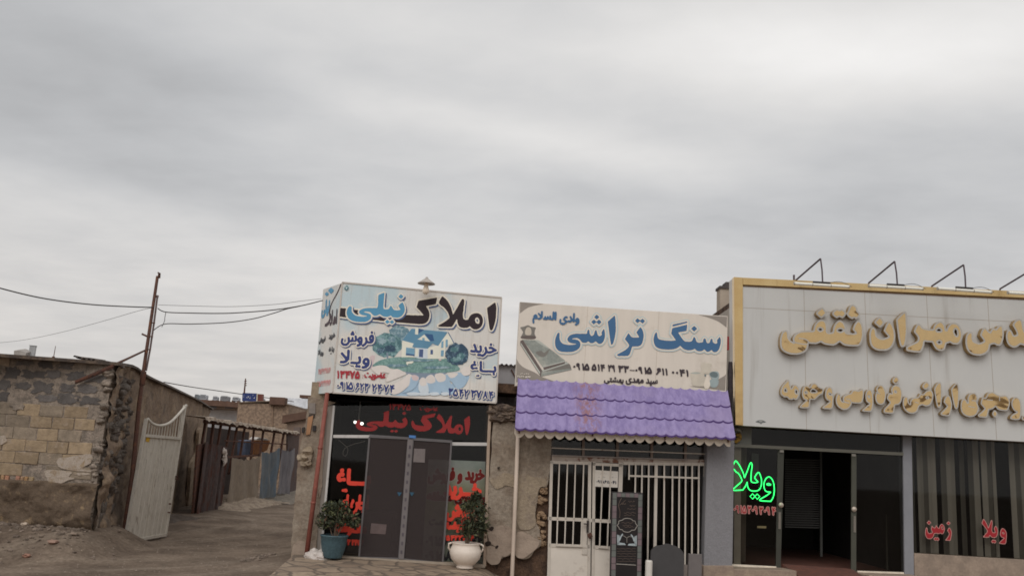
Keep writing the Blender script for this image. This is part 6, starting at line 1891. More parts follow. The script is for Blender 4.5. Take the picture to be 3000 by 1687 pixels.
for y, x0, x1 in ((262, 440, 540), (300, 330, 400), (330, 460, 550), (380, 420, 560), (440, 370, 560), (478, 370, 540), (600, 330, 520), (640, 350, 480), (665, 380, 520)):
    tb(m_, [(x0 + (x1 - x0) * i / 7, y + 9 * math.sin(i * 2.1 + y)) for i in range(8)], .0035)
for y in (1010, 1050, 1090, 1130, 1170, 1210): tb(m_, [(255 + 300 * i / 9, y + 5 * math.sin(i * 2.3 + y)) for i in range(10)], .0028)
m_.build('engraved_script', ENF, ts)
o = MB(); o.lathe(PT.w(PT.st(1897, 1660)[0], -.3, .1) + V((0, 0, 0)), [(.0, .0), (.055, .0), (.057, .02), (.057, PT.st(1897, 1638)[1] + .28), (.05, PT.st(1897, 1638)[1] + .3), (.0, PT.st(1897, 1638)[1] + .302)], 24)
tag(o.build('stone_post', mat('white_stone', A(186, 180, 172), .5, .04, 5), smooth=False, bevel=.0), 'short round white stone post beside the black tombstone', 'post')
PT2 = Plane(1950, 15.0, 3)
o = MB(); slab(o, PT2, [(1903, 1720), (1907, 1618)] + [tuple(p) for p in smooth_poly([(1908, 1612), (1922, 1599), (1937, 1597), (1955, 1592), (1975, 1597), (1987, 1602), (1998, 1612), (2004, 1622)], closed=False, k=3)] + [(2003, 1720)], 0, .06)
tag(o.build('headstone', mat('dark_grey_stone', A(62, 60, 60), .6, .08, 8), bevel=.004), 'dark grey arched headstone standing before the window grille', 'tombstone')
PT3 = Plane(2036, 15.15, 3)
o = MB(); slab(o, PT3, [(2018, 1621), (2057, 1623), (2055, 1720), (2015, 1720)], 0, .08)
tag(o.build('stone_slab', mat('mid_grey_stone', A(98, 92, 90), .7, .08, 8), bevel=.006), 'plain grey upright stone slab leaning by the grey pillar', 'stone')
o = MB(); slab(o, PT3, [(2003, 1653), (2019, 1655), (2016, 1720), (2000, 1720)], -.05, .1)
tag(o.build('stone_offcut', mat('pale_grey_stone', A(126, 116, 110), .7, .08, 8), bevel=.006), 'small pale grey stone offcut beside the arched headstone', 'stone')

# ================================================================== third shop
Z9 = lambda p: Z(2080, 1240, 2.8, p)
ZG = lambda p: Z(2080, 740, 2.4152, p)
s3 = thing('shop_building', 'estate office with dark glass doors under the big gold framed board', 'shop', P3.w(P3.st(2500, 1680)[0], .1))
GREYW = mat('grey_blue_pillar', A(118, 118, 122), .8, .08, 4, bump=.1)
GL3 = glass('dark_glass', (.66, .66, .63), base=.025)
OLV = mat('olive_metal', A(92, 90, 82), .5, .08, 4)
xr = P3.st(3330, 1400)[0]; xl = P3.st(2152, 1400)[0]
OF = .36                                                     # how far the board stands out
ztop = P3.at(2500, 850, OF).z; zs_ = P3.at(2500, 1262, OF).z
m_ = MB()
m_.prism([P3.w(xl, 0, -8), P3.w(xr, 0, -8), P3.w(xr, ztop - .3, -8), P3.w(xl, ztop - .3, -8)], -P3.n * .2)
m_.prism([P3.w(xl, -.2, -.02), P3.w(xl, -.2, -8), P3.w(xl, ztop - .3, -8), P3.w(xl, ztop - .3, -.02)], P3.u * .12)
m_.prism([P3.w(xl, zs_ + .05, .0), P3.w(xr, zs_ + .05, .0), P3.w(xr, ztop - .3, .0), P3.w(xl, ztop - .3, .0)], -P3.n * .2)
m_.prism([P3.w(xr - .12, 0, .02), P3.w(xr, 0, .02), P3.w(xr, ztop - .3, .02), P3.w(xr - .12, ztop - .3, .02)], -P3.n * 8)
m_.build('outer_wall', mat('pale_wall', A(150, 142, 132), .9, .1, 3), s3)
m_ = MB(); m_.prism([P3.w(xl, ztop - .3, 0), P3.w(xr, ztop - .3, 0), P3.w(xr, ztop - .2, 0), P3.w(xl, ztop - .2, 0)], -P3.n * 8.2); m_.build('roof', EARTH, s3)
m_ = MB(); p = dpt(2122, 930, 17.4); hh = dpt(2122, 850, 17.4).z - p.z; m_.box(p - V((0, 0, 2.5)), .24, .3, hh + 2.5); m_.build('parapet_block', mat('pale_block', A(150, 138, 124), .9, .1, 5), s3)
m_ = MB(); m_.box(p + V((.01, 0, hh)), .30, .36, .05); m_.box(p + V((.09, 0, hh + .05)), .2, .3, .09); m_.build('parapet_cap', mat('dark_cap', A(70, 64, 62), .8), s3)
# room
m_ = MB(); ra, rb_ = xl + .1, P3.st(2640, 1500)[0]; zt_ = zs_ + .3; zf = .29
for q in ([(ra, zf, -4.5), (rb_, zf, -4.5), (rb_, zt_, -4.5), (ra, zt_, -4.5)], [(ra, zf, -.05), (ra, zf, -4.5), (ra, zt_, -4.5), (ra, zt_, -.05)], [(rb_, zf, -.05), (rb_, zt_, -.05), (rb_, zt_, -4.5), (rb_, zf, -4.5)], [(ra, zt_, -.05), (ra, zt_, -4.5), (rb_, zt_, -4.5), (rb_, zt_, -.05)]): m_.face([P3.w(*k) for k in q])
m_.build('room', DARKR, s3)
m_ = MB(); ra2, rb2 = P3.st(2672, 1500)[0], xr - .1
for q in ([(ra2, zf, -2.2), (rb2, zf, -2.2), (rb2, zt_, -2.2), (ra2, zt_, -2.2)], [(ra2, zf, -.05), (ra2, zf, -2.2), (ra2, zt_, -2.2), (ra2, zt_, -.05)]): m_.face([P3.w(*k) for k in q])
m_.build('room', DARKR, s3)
m, t, b = base_mat('red_floor_tile')
tcx = t.new('ShaderNodeTexCoord').outputs['Object']
br = t.new('ShaderNodeTexBrick'); t.l.new(tcx, br.inputs['Vector']); br.inputs['Scale'].default_value = 5
for k, v in (('Color1', A(104, 66, 54)), ('Color2', A(88, 58, 50)), ('Mortar', A(74, 62, 56))): br.inputs[k].default_value = v + (1,)
t.l.new(t.mix(1, br.outputs[0], t.mix(t.noise(tcx, 3, 5), (.7, .7, .7), (1.15, 1.15, 1.15)), 'MULTIPLY'), b.inputs['Base Color']); b.inputs['Roughness'].default_value = .6
m_ = MB(); m_.face([P3.w(ra, .30, .0), P3.w(rb_, .30, .0), P3.w(rb_, .30, -4.5), P3.w(ra, .30, -4.5)])
q = [P3.at(*p, 0) for p in Z9([(592, 1150), (1165, 1190)])]
m_.prism([q[0], q[0] + P3.n * .9 + V((.25, 0, -.26)), q[1] + P3.n * .9 + V((.2, 0, -.26)), q[1]][::1], V((0, 0, -.06)))
m_.build('tiled_floor', m, s3)
# glass front
p9 = lambda mb, pts, off=0.0: mb.face(quadp(P3, Z9(pts), off)[::-1])
b9 = lambda mb, a, b, wd, off=.03, th=.06: bar(mb, P3, Z9([a])[0], Z9([b])[0], wd, off, th)
m_ = MB(); slab(m_, P3, Z9([(196, 10), (342, 20), (340, 172), (194, 166)]), .03, .06); m_.build('grey_panel', mat('grey_green_panel', A(92, 92, 86), .6, .06, 3), s3)
m_ = MB(); p9(m_, [(340, 10), (1582, 60), (1582, 240), (340, 175)], .0); m_.build('transom_pane', GL3, s3)
m_ = MB(); b9(m_, (190, 178), (1588, 250), .055, .06, .1); m_.build('transom_bar', OLV, s3)
m_ = MB(); p9(m_, [(194, 190), (560, 205), (545, 1178), (180, 1156)], .01); lp3 = m_.build('left_pane', GL3, s3)
m_ = MB(); slab(m_, P3, Z9([(556, 208), (608, 210), (580, 1182), (540, 1176)]), .02, .03); m_.build('door_edge', mat('dark_olive_edge', A(56, 56, 50), .4, .1, 3), s3)
m_ = MB(); b9(m_, (180, 1160), (545, 1180), .035, .05, .06); m_.build('bottom_rail', mat('bright_rail', A(196, 186, 170), .35), s3)
m_ = MB(); p9(m_, [(1198, 250), (1588, 266), (1598, 1225), (1195, 1208)], .02); rd = m_.build('glass_door', GL3, s3)
m_ = MB(); slab(m_, P3, Z9([(1162, 248), (1202, 250), (1200, 1212), (1158, 1208)]), .03, .03); m_.build('door_edge', mat('dark_olive_edge2', A(66, 66, 58), .4, .1, 3), rd)
m_ = MB(); b9(m_, (1212, 1215), (1592, 1227), .035, .05, .06); m_.build('bottom_rail', mat('bright_rail', A(196, 186, 170), .35), rd)
STE = mat('steel_knob', A(190, 178, 164), .3, .05, 3, metal=.3)
for par, kx, ky, px_, py0, py1, hx, hy in ((s3, 583, 668, 572, 726, 864, 590, 226), (rd, 1182, 702, 1188, 757, 892, 1180, 258)):
    m_ = MB(); c_ = P3.at(*Z9([(kx, ky)])[0], .06)
    for k in range(6):
        a0 = math.pi / 2 * k / 5
        if k < 5: m_.tube([c_ + P3.n * .03 * math.sin(a0), c_ + P3.n * .03 * math.sin(math.pi / 2 * (k + 1) / 5)], [.045 * math.cos(a0), .045 * math.cos(math.pi / 2 * (k + 1) / 5) + .001], 20)
    m_.build('door_knob', STE, par, smooth=True)
    m_ = MB(); b9(m_, (px_, py0), (px_, py1), .04, .045, .02); m_.build('handle_plate', mat('plate_metal', A(104, 98, 90), .4), par)
    m_ = MB(); slab(m_, P3, Z9([(hx - 16, hy - 10), (hx + 16, hy - 8), (hx + 15, hy + 12), (hx - 16, hy + 10)]), .05, .03); m_.build('hinge', mat('hinge_metal', A(120, 116, 108), .4), par)
m_ = MB(); slab(m_, P3, Z9([(1582, 88), (1656, 92), (1676, 1250), (1598, 1248)]), .06, .3); m_.build('grey_pillar', GREYW, s3, bevel=.008)
m_ = MB(); p9(m_, [(1655, 60), (3480, 168), (3480, 1168), (1676, 1065)], .0); wp = m_.build('window_pane', GL3, s3)
m_ = MB(); slab(m_, P3, Z9([(1674, 1062), (3520, 1172), (3520, 1700), (1690, 1700)]), .05, .25); m_.build('stone_sill_wall', mat('beige_stone', A(122, 108, 96), .75, .12, 4, col2=A(138, 122, 108), bump=.1), s3, bevel=.006)
# steps
m_ = MB(); q = [P3.at(*p, .02) for p in Z9([(-20, 1166), (600, 1180)])]
m_.prism([q[0], q[0] + P3.n * .42, q[1] + P3.n * .42 + V((.1, 0, 0)), q[1]], V((0, 0, -.12))); m_.build('step', STONEP, s3, bevel=.01)
m_ = MB(); q = [P3.at(*p, .02) for p in Z9([(1180, 1215), (1640, 1232)])]
m_.prism([q[0], q[0] + P3.n * .42 + V((.1, 0, 0)), q[1] + P3.n * .42, q[1]], V((0, 0, -.12))); m_.build('step', STONEP, s3, bevel=.01)
m_ = MB(); q = [P3.at(*p, .0) for p in Z9([(-10, 1180), (1700, 1250)])]
m_.prism([V((q[0].x, 15.5, -.3)), V((q[1].x, 15.5, -.3)), V((q[1].x, 15.5, .16)), V((q[0].x, 15.5, .16))], V((0, .45, 0))); m_.build('base_course', STONEP, s3)
# dim things inside
m_ = MB()
for k in range(30):
    y = 290 + k * 19; slab(m_, P3, Z9([(615, y), (902, y + 8), (902, y + 18), (615, y + 10)]), -1.2, .01)
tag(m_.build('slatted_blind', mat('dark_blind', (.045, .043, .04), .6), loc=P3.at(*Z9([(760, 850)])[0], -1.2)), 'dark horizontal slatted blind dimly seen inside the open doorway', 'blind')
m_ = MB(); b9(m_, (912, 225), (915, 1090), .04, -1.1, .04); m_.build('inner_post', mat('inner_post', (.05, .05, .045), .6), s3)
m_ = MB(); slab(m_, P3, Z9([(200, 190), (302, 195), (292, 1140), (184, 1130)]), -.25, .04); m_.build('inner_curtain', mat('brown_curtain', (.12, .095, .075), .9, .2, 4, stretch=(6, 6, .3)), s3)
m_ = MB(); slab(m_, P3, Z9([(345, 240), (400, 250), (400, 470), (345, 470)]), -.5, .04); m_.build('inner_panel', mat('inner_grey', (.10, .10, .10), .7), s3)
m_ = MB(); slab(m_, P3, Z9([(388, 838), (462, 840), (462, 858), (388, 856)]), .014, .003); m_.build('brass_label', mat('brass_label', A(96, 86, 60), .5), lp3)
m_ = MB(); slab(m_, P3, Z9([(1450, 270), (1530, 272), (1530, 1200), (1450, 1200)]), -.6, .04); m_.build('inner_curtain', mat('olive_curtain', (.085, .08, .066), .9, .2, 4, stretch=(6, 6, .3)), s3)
vb = thing('vertical_blinds', 'beige grey vertical blinds hanging behind the big right window', 'blinds', P3.at(*Z9([(2200, 1100)])[0], -.22))
random.seed(5)
SL = [mat('blind_slat', (.46, .42, .37), .9, .06, 2, stretch=(1, 1, .2)), mat('blind_slat_dark', (.24, .22, .19), .9, .06, 2)]
xs = 2668
m_ = MB(); patt = 'Ld.LdLL.dLL.d.dL.LdL...LdLLdLL.dL.LdLLdL.LLdLLL'
for k, c_ in enumerate(patt):
    x = 2668 + k * 13.6 + random.uniform(-1.5, 1.5)
    if c_ == '.': continue
    a0 = P3.st(x, 1290)[0]; tw = random.uniform(-.5, .9) if c_ == 'L' else random.uniform(.9, 1.2); wd = .105
    u_ = P3.u * math.cos(tw) + P3.n * math.sin(tw)
    z0, z1 = .3, zs_ + .2
    c0 = P3.w(a0, 0, -.22) ; sl_ = V((random.uniform(-.01, .01), 0, 0))
    m_.face([c0 - u_ * wd / 2 + V((0, 0, z0)) + sl_, c0 + V((0, 0, z0)) + sl_ - P3.n * .008, c0 + V((0, 0, z1)) - P3.n * .008, c0 - u_ * wd / 2 + V((0, 0, z1))], 0 if c_ == 'L' else 1)
    m_.face([c0 + V((0, 0, z0)) + sl_ - P3.n * .008, c0 + u_ * wd / 2 + V((0, 0, z0)) + sl_, c0 + u_ * wd / 2 + V((0, 0, z1)), c0 + V((0, 0, z1)) - P3.n * .008], 0 if c_ == 'L' else 1)
m_.build('slat_row', SL, vb)
m_ = MB(); m_.prism([P3.w(P3.st(2664, 1290)[0], zs_ + .2, -.15), P3.w(xr, zs_ + .2, -.15), P3.w(xr, zs_ + .26, -.15), P3.w(P3.st(2664, 1290)[0], zs_ + .26, -.15)], -P3.n * .1); m_.build('head_track', ALU, vb)
# red vinyl words on the panes
VR = mat('dark_red_vinyl', A(140, 34, 40), .5, .05); VP = mat('pink_vinyl_edge', A(168, 118, 112), .5, .05)
Zw = lambda p: Z(2680, 1480, 8.05, p)
ZAY = [[(800, 520), (765, 590, 1), (805, 660), (780, 730), (712, 820, 1), (842, 828, 1), (865, 720), (872, 620), (840, 540)]]
MIN = [[(635, 430), (590, 470), (570, 530, 1), (540, 510), (510, 460), (482, 500), (470, 525, 1), (430, 500), (405, 468), (378, 560, 1), (412, 630, 1), (350, 650), (312, 620), (298, 530), (268, 515), (245, 600), (250, 700), (300, 777), (390, 782), (440, 730), (465, 662, 1), (515, 655, 1), (560, 668), (600, 655), (660, 672), (702, 600), (706, 530), (680, 460)], [(645, 500), (636, 525), (655, 560), (664, 545)]]
TWO = [[(485, 740), (512, 757), (545, 745), (580, 787), (552, 832), (512, 812), (482, 827), (442, 782)]]
LAY = [[(1610, 318), (1575, 420, 1), (1660, 520), (1705, 600), (1660, 670), (1597, 745, 1), (1740, 750), (1772, 705, 1), (1820, 752), (1900, 757), (1952, 690), (1960, 580), (1932, 500), (1900, 478), (1868, 545), (1895, 625, 1), (1840, 625), (1825, 560), (1836, 400), (1810, 333), (1780, 390), (1735, 520, 1), (1702, 430), (1650, 340)]]
VAV = [[(2070, 530), (2025, 580), (2010, 680), (2040, 742), (2102, 765, 1), (2050, 810), (1975, 888, 1), (2130, 908), (2162, 800), (2168, 660), (2130, 570)], [(2070, 638), (2085, 655), (2105, 658), (2090, 640)]]
TWO2 = [[(1845, 795), (1870, 812), (1895, 800), (1922, 850), (1892, 892), (1862, 877), (1832, 887), (1803, 840)]]
m_ = MB(); letters(m_, P3, trace(P3, [[Zw(l) for l in sh] for sh in (ZAY, MIN, TWO, DIA(795, 415, 50), DIA(334, 402, 54), LAY, VAV, TWO2)], .004), [(.002, .004, 1), (-.012, .0055, 0)], .003)
m_.build('lettering', [VR, VP], wp)
Zn = lambda p: Z(2120, 1320, 7.244, p)
m_ = MB()
for s, a, b_, h in (('۰۹۱۵', (215, 1150), (478, 1165), 165), ('۳۰۹', (512, 1160), (712, 1172), 168), ('۳۰۹', (760, 1178), (975, 1188), 168), ('۴', (1025, 1192), (1105, 1196), 170)):
    letters(m_, P3, txt(P3, s, *Zn([a])[0], *Zn([b_])[0], h / 7.244, .014, .0), [(.012, .014, 1), (.002, .0155, 0)], .004)
m_.build('phone_number', [VR, VP], lp3)
# neon word
ne = thing('neon_sign', 'glowing green neon word hung on the left glass pane', 'neon sign', P3.at(*Zn([(650, 1080)])[0], .05))
NEO = emit('neon_green', (.03, 1.0, .16), 2.3)
for pts in ([(250, 215), (212, 290), (198, 362, 1), (270, 450), (302, 465), (350, 530), (388, 622), (360, 670), (280, 740), (205, 810), (222, 836), (408, 828, 1), (470, 735), (500, 658, 1), (512, 760), (560, 830), (650, 852), (750, 825), (798, 730), (802, 600), (772, 500), (740, 455), (690, 502), (655, 572, 1), (732, 660, 1), (670, 672), (605, 662), (582, 620), (588, 450), (605, 300), (580, 250), (552, 290), (500, 430), (442, 572, 1), (420, 480), (360, 350), (290, 240)],
            [(955, 550), (890, 600), (855, 700), (865, 800), (910, 860), (1002, 872, 1), (920, 940), (778, 1025), (790, 1055), (1000, 1068, 1), (1052, 980), (1075, 850), (1065, 700), (1020, 590)],
            [(955, 690), (915, 706), (950, 725), (1002, 716)], [(615, 908, 1), (560, 962, 1), (615, 1018, 1), (668, 962, 1)], [(712, 912, 1), (660, 964, 1), (712, 1022, 1), (768, 968, 1)]):
    m_ = MB(); m_.tube([P3.at(x, y, .05) for x, y in smooth_poly(Zn(pts), k=5)], .0085, 8, closed=True); m_.build('glow_tube', NEO, ne, smooth=True)
m_ = MB()
for x, y in ((300, 460), (600, 640), (950, 870)): m_.tube([P3.at(*Zn([(x, y)])[0], .02), P3.at(*Zn([(x, y)])[0], .048)], .006, 6)
m_.build('standoff', mat('standoff_grey', A(90, 90, 90), .5), ne)

# ------------------------------------------------------------------ gold framed board
gs = thing('shop_sign', 'long white panelled board in a gold frame with raised gold lettering', 'sign', P3.at(2700, 1280, OF))
m, t, b = base_mat('polished_gold')
tcx = t.new('ShaderNodeTexCoord').outputs['Object']
c = t.mix(t.ramp(t.noise(tcx, 1.3, 4), .3, .7), lin(204, 172, 120), lin(218, 190, 138))
t.l.new(c, b.inputs['Base Color']); b.inputs['Metallic'].default_value = .92; b.inputs['Roughness'].default_value = .22
bn = t.new('ShaderNodeBump'); bn.inputs['Strength'].default_value = .25; bn.inputs['Distance'].default_value = .05
t.l.new(t.noise(tcx, 2.2, 2), bn.inputs['Height']); t.l.new(bn.outputs[0], b.inputs['Normal'])
GOLD = m
m, t, b = base_mat('mirror_gold')
tcx = t.new('ShaderNodeTexCoord').outputs['Object']
b.inputs['Base Color'].default_value = lin(206, 177, 130) + (1,); b.inputs['Metallic'].default_value = .95; b.inputs['Roughness'].default_value = .10
bn = t.new('ShaderNodeBump'); bn.inputs['Strength'].default_value = 1.0; bn.inputs['Distance'].default_value = .05
t.l.new(t.noise(tcx, 2.2, 2, .5, .6), bn.inputs['Height']); t.l.new(bn.outputs[0], b.inputs['Normal'])
MGOLD = m
GSIDE = mat('gold_side', A(150, 124, 82), .3, .1, 4, metal=.6)
PANW = mat('white_composite', A(174, 173, 170), .45, .03, .8, spec=.3, stain=A(156, 153, 148), stain_scale=.8, stain_stretch=(4, 4, .2))
m_ = MB(); slab(m_, P3, [(2174, 832), (3330, 888), (3330, 1312), (2174, 1246)], OF, .10); m_.build('panel', PANW, gs)
m_ = MB()
for x0, x1 in ((2355, 2363), (2533, 2550), (2714, 2737), (2893, 2920), (3075, 3110)): bar(m_, P3, (x0, 838 + (x0 - 2174) * .048), (x1, 1246 + (x1 - 2174) * .055), .005, OF + .0015, .002)
bar(m_, P3, (2177, 901), (3330, 961), .005, OF + .0015, .002)
m_.build('panel_seam', mat('seam_tan', A(128, 112, 92), .7), gs)
m_ = MB(); slab(m_, P3, [(2150.4, 811), (2176.5, 813), (2177, 1246), (2154.5, 1244)], OF + .02, .14); m_.build('frame_side', GOLD, gs, bevel=.004)
m_ = MB(); slab(m_, P3, [(2177, 813), (3330, 870), (3330, 888), (2177, 834)], OF + .03, .15); m_.build('frame_top', GOLD, gs, bevel=.004)
m_ = MB()
for x in (2276, 2452, 2640, 2830): bar(m_, P3, (x, 813 + (x - 2150) * .0478), (x + 1, 837 + (x - 2150) * .0478), .003, OF + .0312, .002)
m_.build('frame_joint', mat('joint_brown', A(120, 92, 54), .6), gs)
m_ = MB(); bar(m_, P3, (2177, 836), (3330, 891.5), .03, OF + .012, .03); m_.build('painted_shadow_strip', mat('shadow_strip_brown', A(96, 72, 48), .6), gs)  # brown strip drawn as the shadow under the gold frame top
m_ = MB(); q0, q1 = P3.at(2150.6, 813, OF), P3.at(2154.4, 1243, OF)
m_.prism([q1 - P3.n * .36, q1 - P3.n * .02, q0 - P3.n * .02, q0 - P3.n * .36], P3.u * .02); m_.build('side_return', mat('white_return', A(178, 174, 168), .5, .05, 2), gs)
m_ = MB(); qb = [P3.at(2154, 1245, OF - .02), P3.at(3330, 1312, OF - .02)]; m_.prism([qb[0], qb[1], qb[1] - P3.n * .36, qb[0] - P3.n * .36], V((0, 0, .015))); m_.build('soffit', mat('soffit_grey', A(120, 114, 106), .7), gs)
m_ = MB(); flat_shape(m_, P3, ZG([(322, 1196), (345, 1184), (372, 1184), (396, 1198), (370, 1204), (362, 1212), (350, 1204)]), OF + .002); 
m_.build('emblem', mat('emblem_grey', A(96, 98, 98), .6, .2, 30), gs)
m_ = MB(); flat_shape(m_, P3, ZG([(345, 1190), (358, 1186), (372, 1190), (360, 1197)]), OF + .003); m_.build('emblem_mark', mat('emblem_pale', A(150, 150, 146), .6), gs)
Zp = lambda p: Z(2260, 860, 6.586, p); Zq = lambda p: Z(2520, 880, 7.576, p); Zs9 = lambda p: Z(2780, 900, 9.055, p)
Zu = lambda p: Z(2270, 1090, 6.962, p); Zv = lambda p: Z(2600, 1090, 6.44, p)
G1 = [[Zp(l) for l in sh] for sh in (
    [[(1660, 520), (1600, 590), (1565, 690, 1), (1622, 762, 1), (1450, 750), (1442, 650), (1400, 560), (1320, 510), (1240, 560), (1195, 650), (1180, 742, 1), (1085, 740), (1080, 640), (1050, 540), (970, 497), (890, 530), (830, 610), (808, 712, 1), (600, 715), (480, 760), (412, 850), (415, 910), (440, 942, 1), (370, 900), (335, 840), (325, 740), (280, 700), (210, 740), (170, 850), (165, 980), (200, 1080), (300, 1150), (450, 1180), (600, 1150), (690, 1080), (722, 960, 1), (850, 972), (960, 935, 1), (1020, 975), (1200, 1000), (1320, 930, 1), (1420, 1000), (1640, 1015), (1720, 980), (1765, 880), (1780, 740), (1760, 600), (1710, 530)],
     [(940, 668), (980, 690), (945, 712), (908, 690)], [(1330, 682), (1378, 706), (1330, 732), (1278, 706)]],
    [[(965, 268), (1000, 275), (1065, 365), (1045, 410), (965, 472), (900, 430), (862, 385), (890, 330)]],
    [[(1265, 288), (1310, 310), (1355, 292), (1400, 320), (1442, 372), (1425, 430), (1370, 472), (1312, 450), (1265, 472), (1210, 440), (1172, 390), (1195, 335)]],
    [[(1580, 210), (1625, 235), (1665, 290), (1660, 325), (1718, 390), (1690, 455), (1630, 492), (1595, 470), (1560, 492), (1490, 450), (1450, 390), (1480, 330), (1495, 270), (1530, 220)]])]
G1 += [[Zq(l) for l in sh] for sh in (
    [[(635, 460), (575, 540), (518, 672, 1), (628, 802, 1), (520, 837), (430, 825), (370, 770), (355, 660), (300, 588), (240, 620), (205, 720), (205, 870), (240, 1000), (340, 1090), (500, 1118), (640, 1090), (730, 1000), (775, 870), (780, 740), (745, 590), (690, 490)]],
    [[(425, 360), (470, 385), (532, 475), (515, 540), (440, 602), (380, 560), (315, 495), (340, 440)]],
    [[(985, 243), (880, 330), (795, 420, 1), (820, 640), (850, 850), (890, 1000), (930, 1032), (1000, 1000), (1040, 800), (1052, 550), (1035, 300), (1015, 255)]],
    [[(2070, 488), (1990, 520), (1935, 590), (1908, 662, 1), (1895, 580), (1850, 500), (1785, 458), (1700, 490), (1640, 560), (1620, 636, 1), (1500, 625), (1395, 600), (1340, 530), (1290, 513), (1240, 560), (1185, 692, 1), (1270, 800), (1280, 860), (1240, 915), (1040, 1010), (1022, 1070), (1050, 1122), (1310, 1155), (1380, 1100), (1420, 1000), (1432, 915, 1), (1600, 930, 1), (1640, 1020), (1700, 1090), (1800, 1120), (1880, 1080), (1915, 960, 1), (2000, 930, 1), (2060, 970), (2160, 975), (2230, 920), (2270, 780), (2250, 640), (2180, 530)],
     [(2110, 640), (2090, 690), (2125, 770), (2150, 770), (2150, 700), (2135, 650)], [(1745, 628), (1700, 670), (1785, 680), (1785, 650)], [(1740, 908), (1720, 930), (1750, 948), (1790, 935), (1778, 912)]])]
G1 += [[Zs9(l) for l in sh] for sh in (
    [[(1375, 468), (1300, 500), (1250, 572), (1180, 543), (1120, 590), (1090, 657, 1), (1040, 610), (990, 550), (940, 538), (880, 590), (825, 742, 1), (932, 892, 1), (830, 937), (720, 920), (650, 870), (640, 700), (600, 650), (540, 653), (470, 720), (440, 850), (445, 1000), (500, 1150), (620, 1250), (800, 1282), (960, 1240), (1060, 1150), (1100, 1000, 1), (1200, 975), (1280, 1015), (1370, 1010), (1430, 900), (1458, 750), (1450, 580), (1425, 490)]],
    [[(1870, 303), (1760, 350), (1685, 470, 1), (1780, 640), (1800, 725, 1), (1720, 735), (1680, 650), (1620, 593), (1550, 610), (1515, 720), (1520, 850), (1570, 980), (1680, 1060), (1800, 1057), (1900, 980, 1), (1990, 1010), (2100, 1030), (2300, 1000), (2350, 800), (2250, 600), (2150, 560), (2050, 680), (2000, 600), (1960, 400), (1920, 328)]])]
G2 = [[Zu(l) for l in sh] for sh in (
    [[(270, 148), (220, 200), (150, 280), (115, 380), (130, 460), (200, 510), (248, 508), (290, 552), (350, 562), (380, 543, 1), (430, 562), (480, 520), (512, 400), (490, 310), (430, 250), (380, 262), (338, 335, 1), (312, 250), (300, 170)], [(215, 335), (200, 380), (238, 390)], [(430, 362), (422, 400), (445, 438), (455, 390)]],
    [[(800, 215), (750, 240), (718, 302, 1), (650, 263), (590, 290), (560, 380), (555, 470), (590, 550), (642, 570, 1), (580, 620), (513, 692), (530, 727), (690, 727), (715, 650), (725, 558, 1), (820, 557), (880, 500), (930, 462), (972, 450, 1), (1003, 350, 1), (970, 320), (900, 290), (850, 230)], [(772, 352), (742, 402), (850, 397)], [(635, 395), (620, 415), (650, 425)]],
    [[(1115, 288), (1060, 320), (1030, 400), (1030, 510), (1070, 570), (1122, 590, 1), (1060, 640), (978, 705), (990, 742), (1160, 747), (1190, 650), (1197, 500), (1190, 380), (1160, 310)], [(1110, 432), (1138, 440), (1148, 458), (1118, 453)]],
    [[(1315, 418), (1270, 450), (1240, 550), (1255, 650), (1310, 720), (1400, 767), (1490, 750), (1550, 690), (1577, 622, 1), (1640, 635), (1760, 628), (1800, 560), (1817, 450), (1810, 370), (1785, 328), (1745, 352), (1700, 372), (1640, 358), (1580, 370), (1550, 422), (1480, 440), (1400, 490), (1385, 560), (1402, 602, 1), (1360, 570), (1345, 460)]],
    [[(1925, 343), (1880, 370), (1850, 440), (1850, 540), (1880, 610), (1932, 640, 1), (1870, 690), (1788, 765), (1800, 797), (1960, 802), (2000, 720), (2012, 580), (2000, 430), (1970, 360)], [(1908, 482), (1928, 494), (1924, 508)]],
    [[(2150, 253), (2100, 280), (2068, 350), (2088, 402), (2058, 440), (2048, 520), (2070, 610), (2130, 657), (2210, 650), (2250, 590), (2272, 450), (2245, 340), (2200, 270)]],
    [[(2470, 78), (2540, 150), (2510, 215), (2450, 242), (2398, 170)]],
    [[(2470, 258), (2400, 290), (2372, 370), (2390, 430), (2345, 420), (2300, 470), (2288, 540), (2342, 602, 1), (2330, 640), (2240, 730), (2218, 790), (2250, 832), (2410, 837), (2440, 760), (2452, 672, 1), (2540, 652), (2590, 570), (2600, 420), (2560, 300)], [(2460, 382), (2450, 400), (2470, 405)]])]
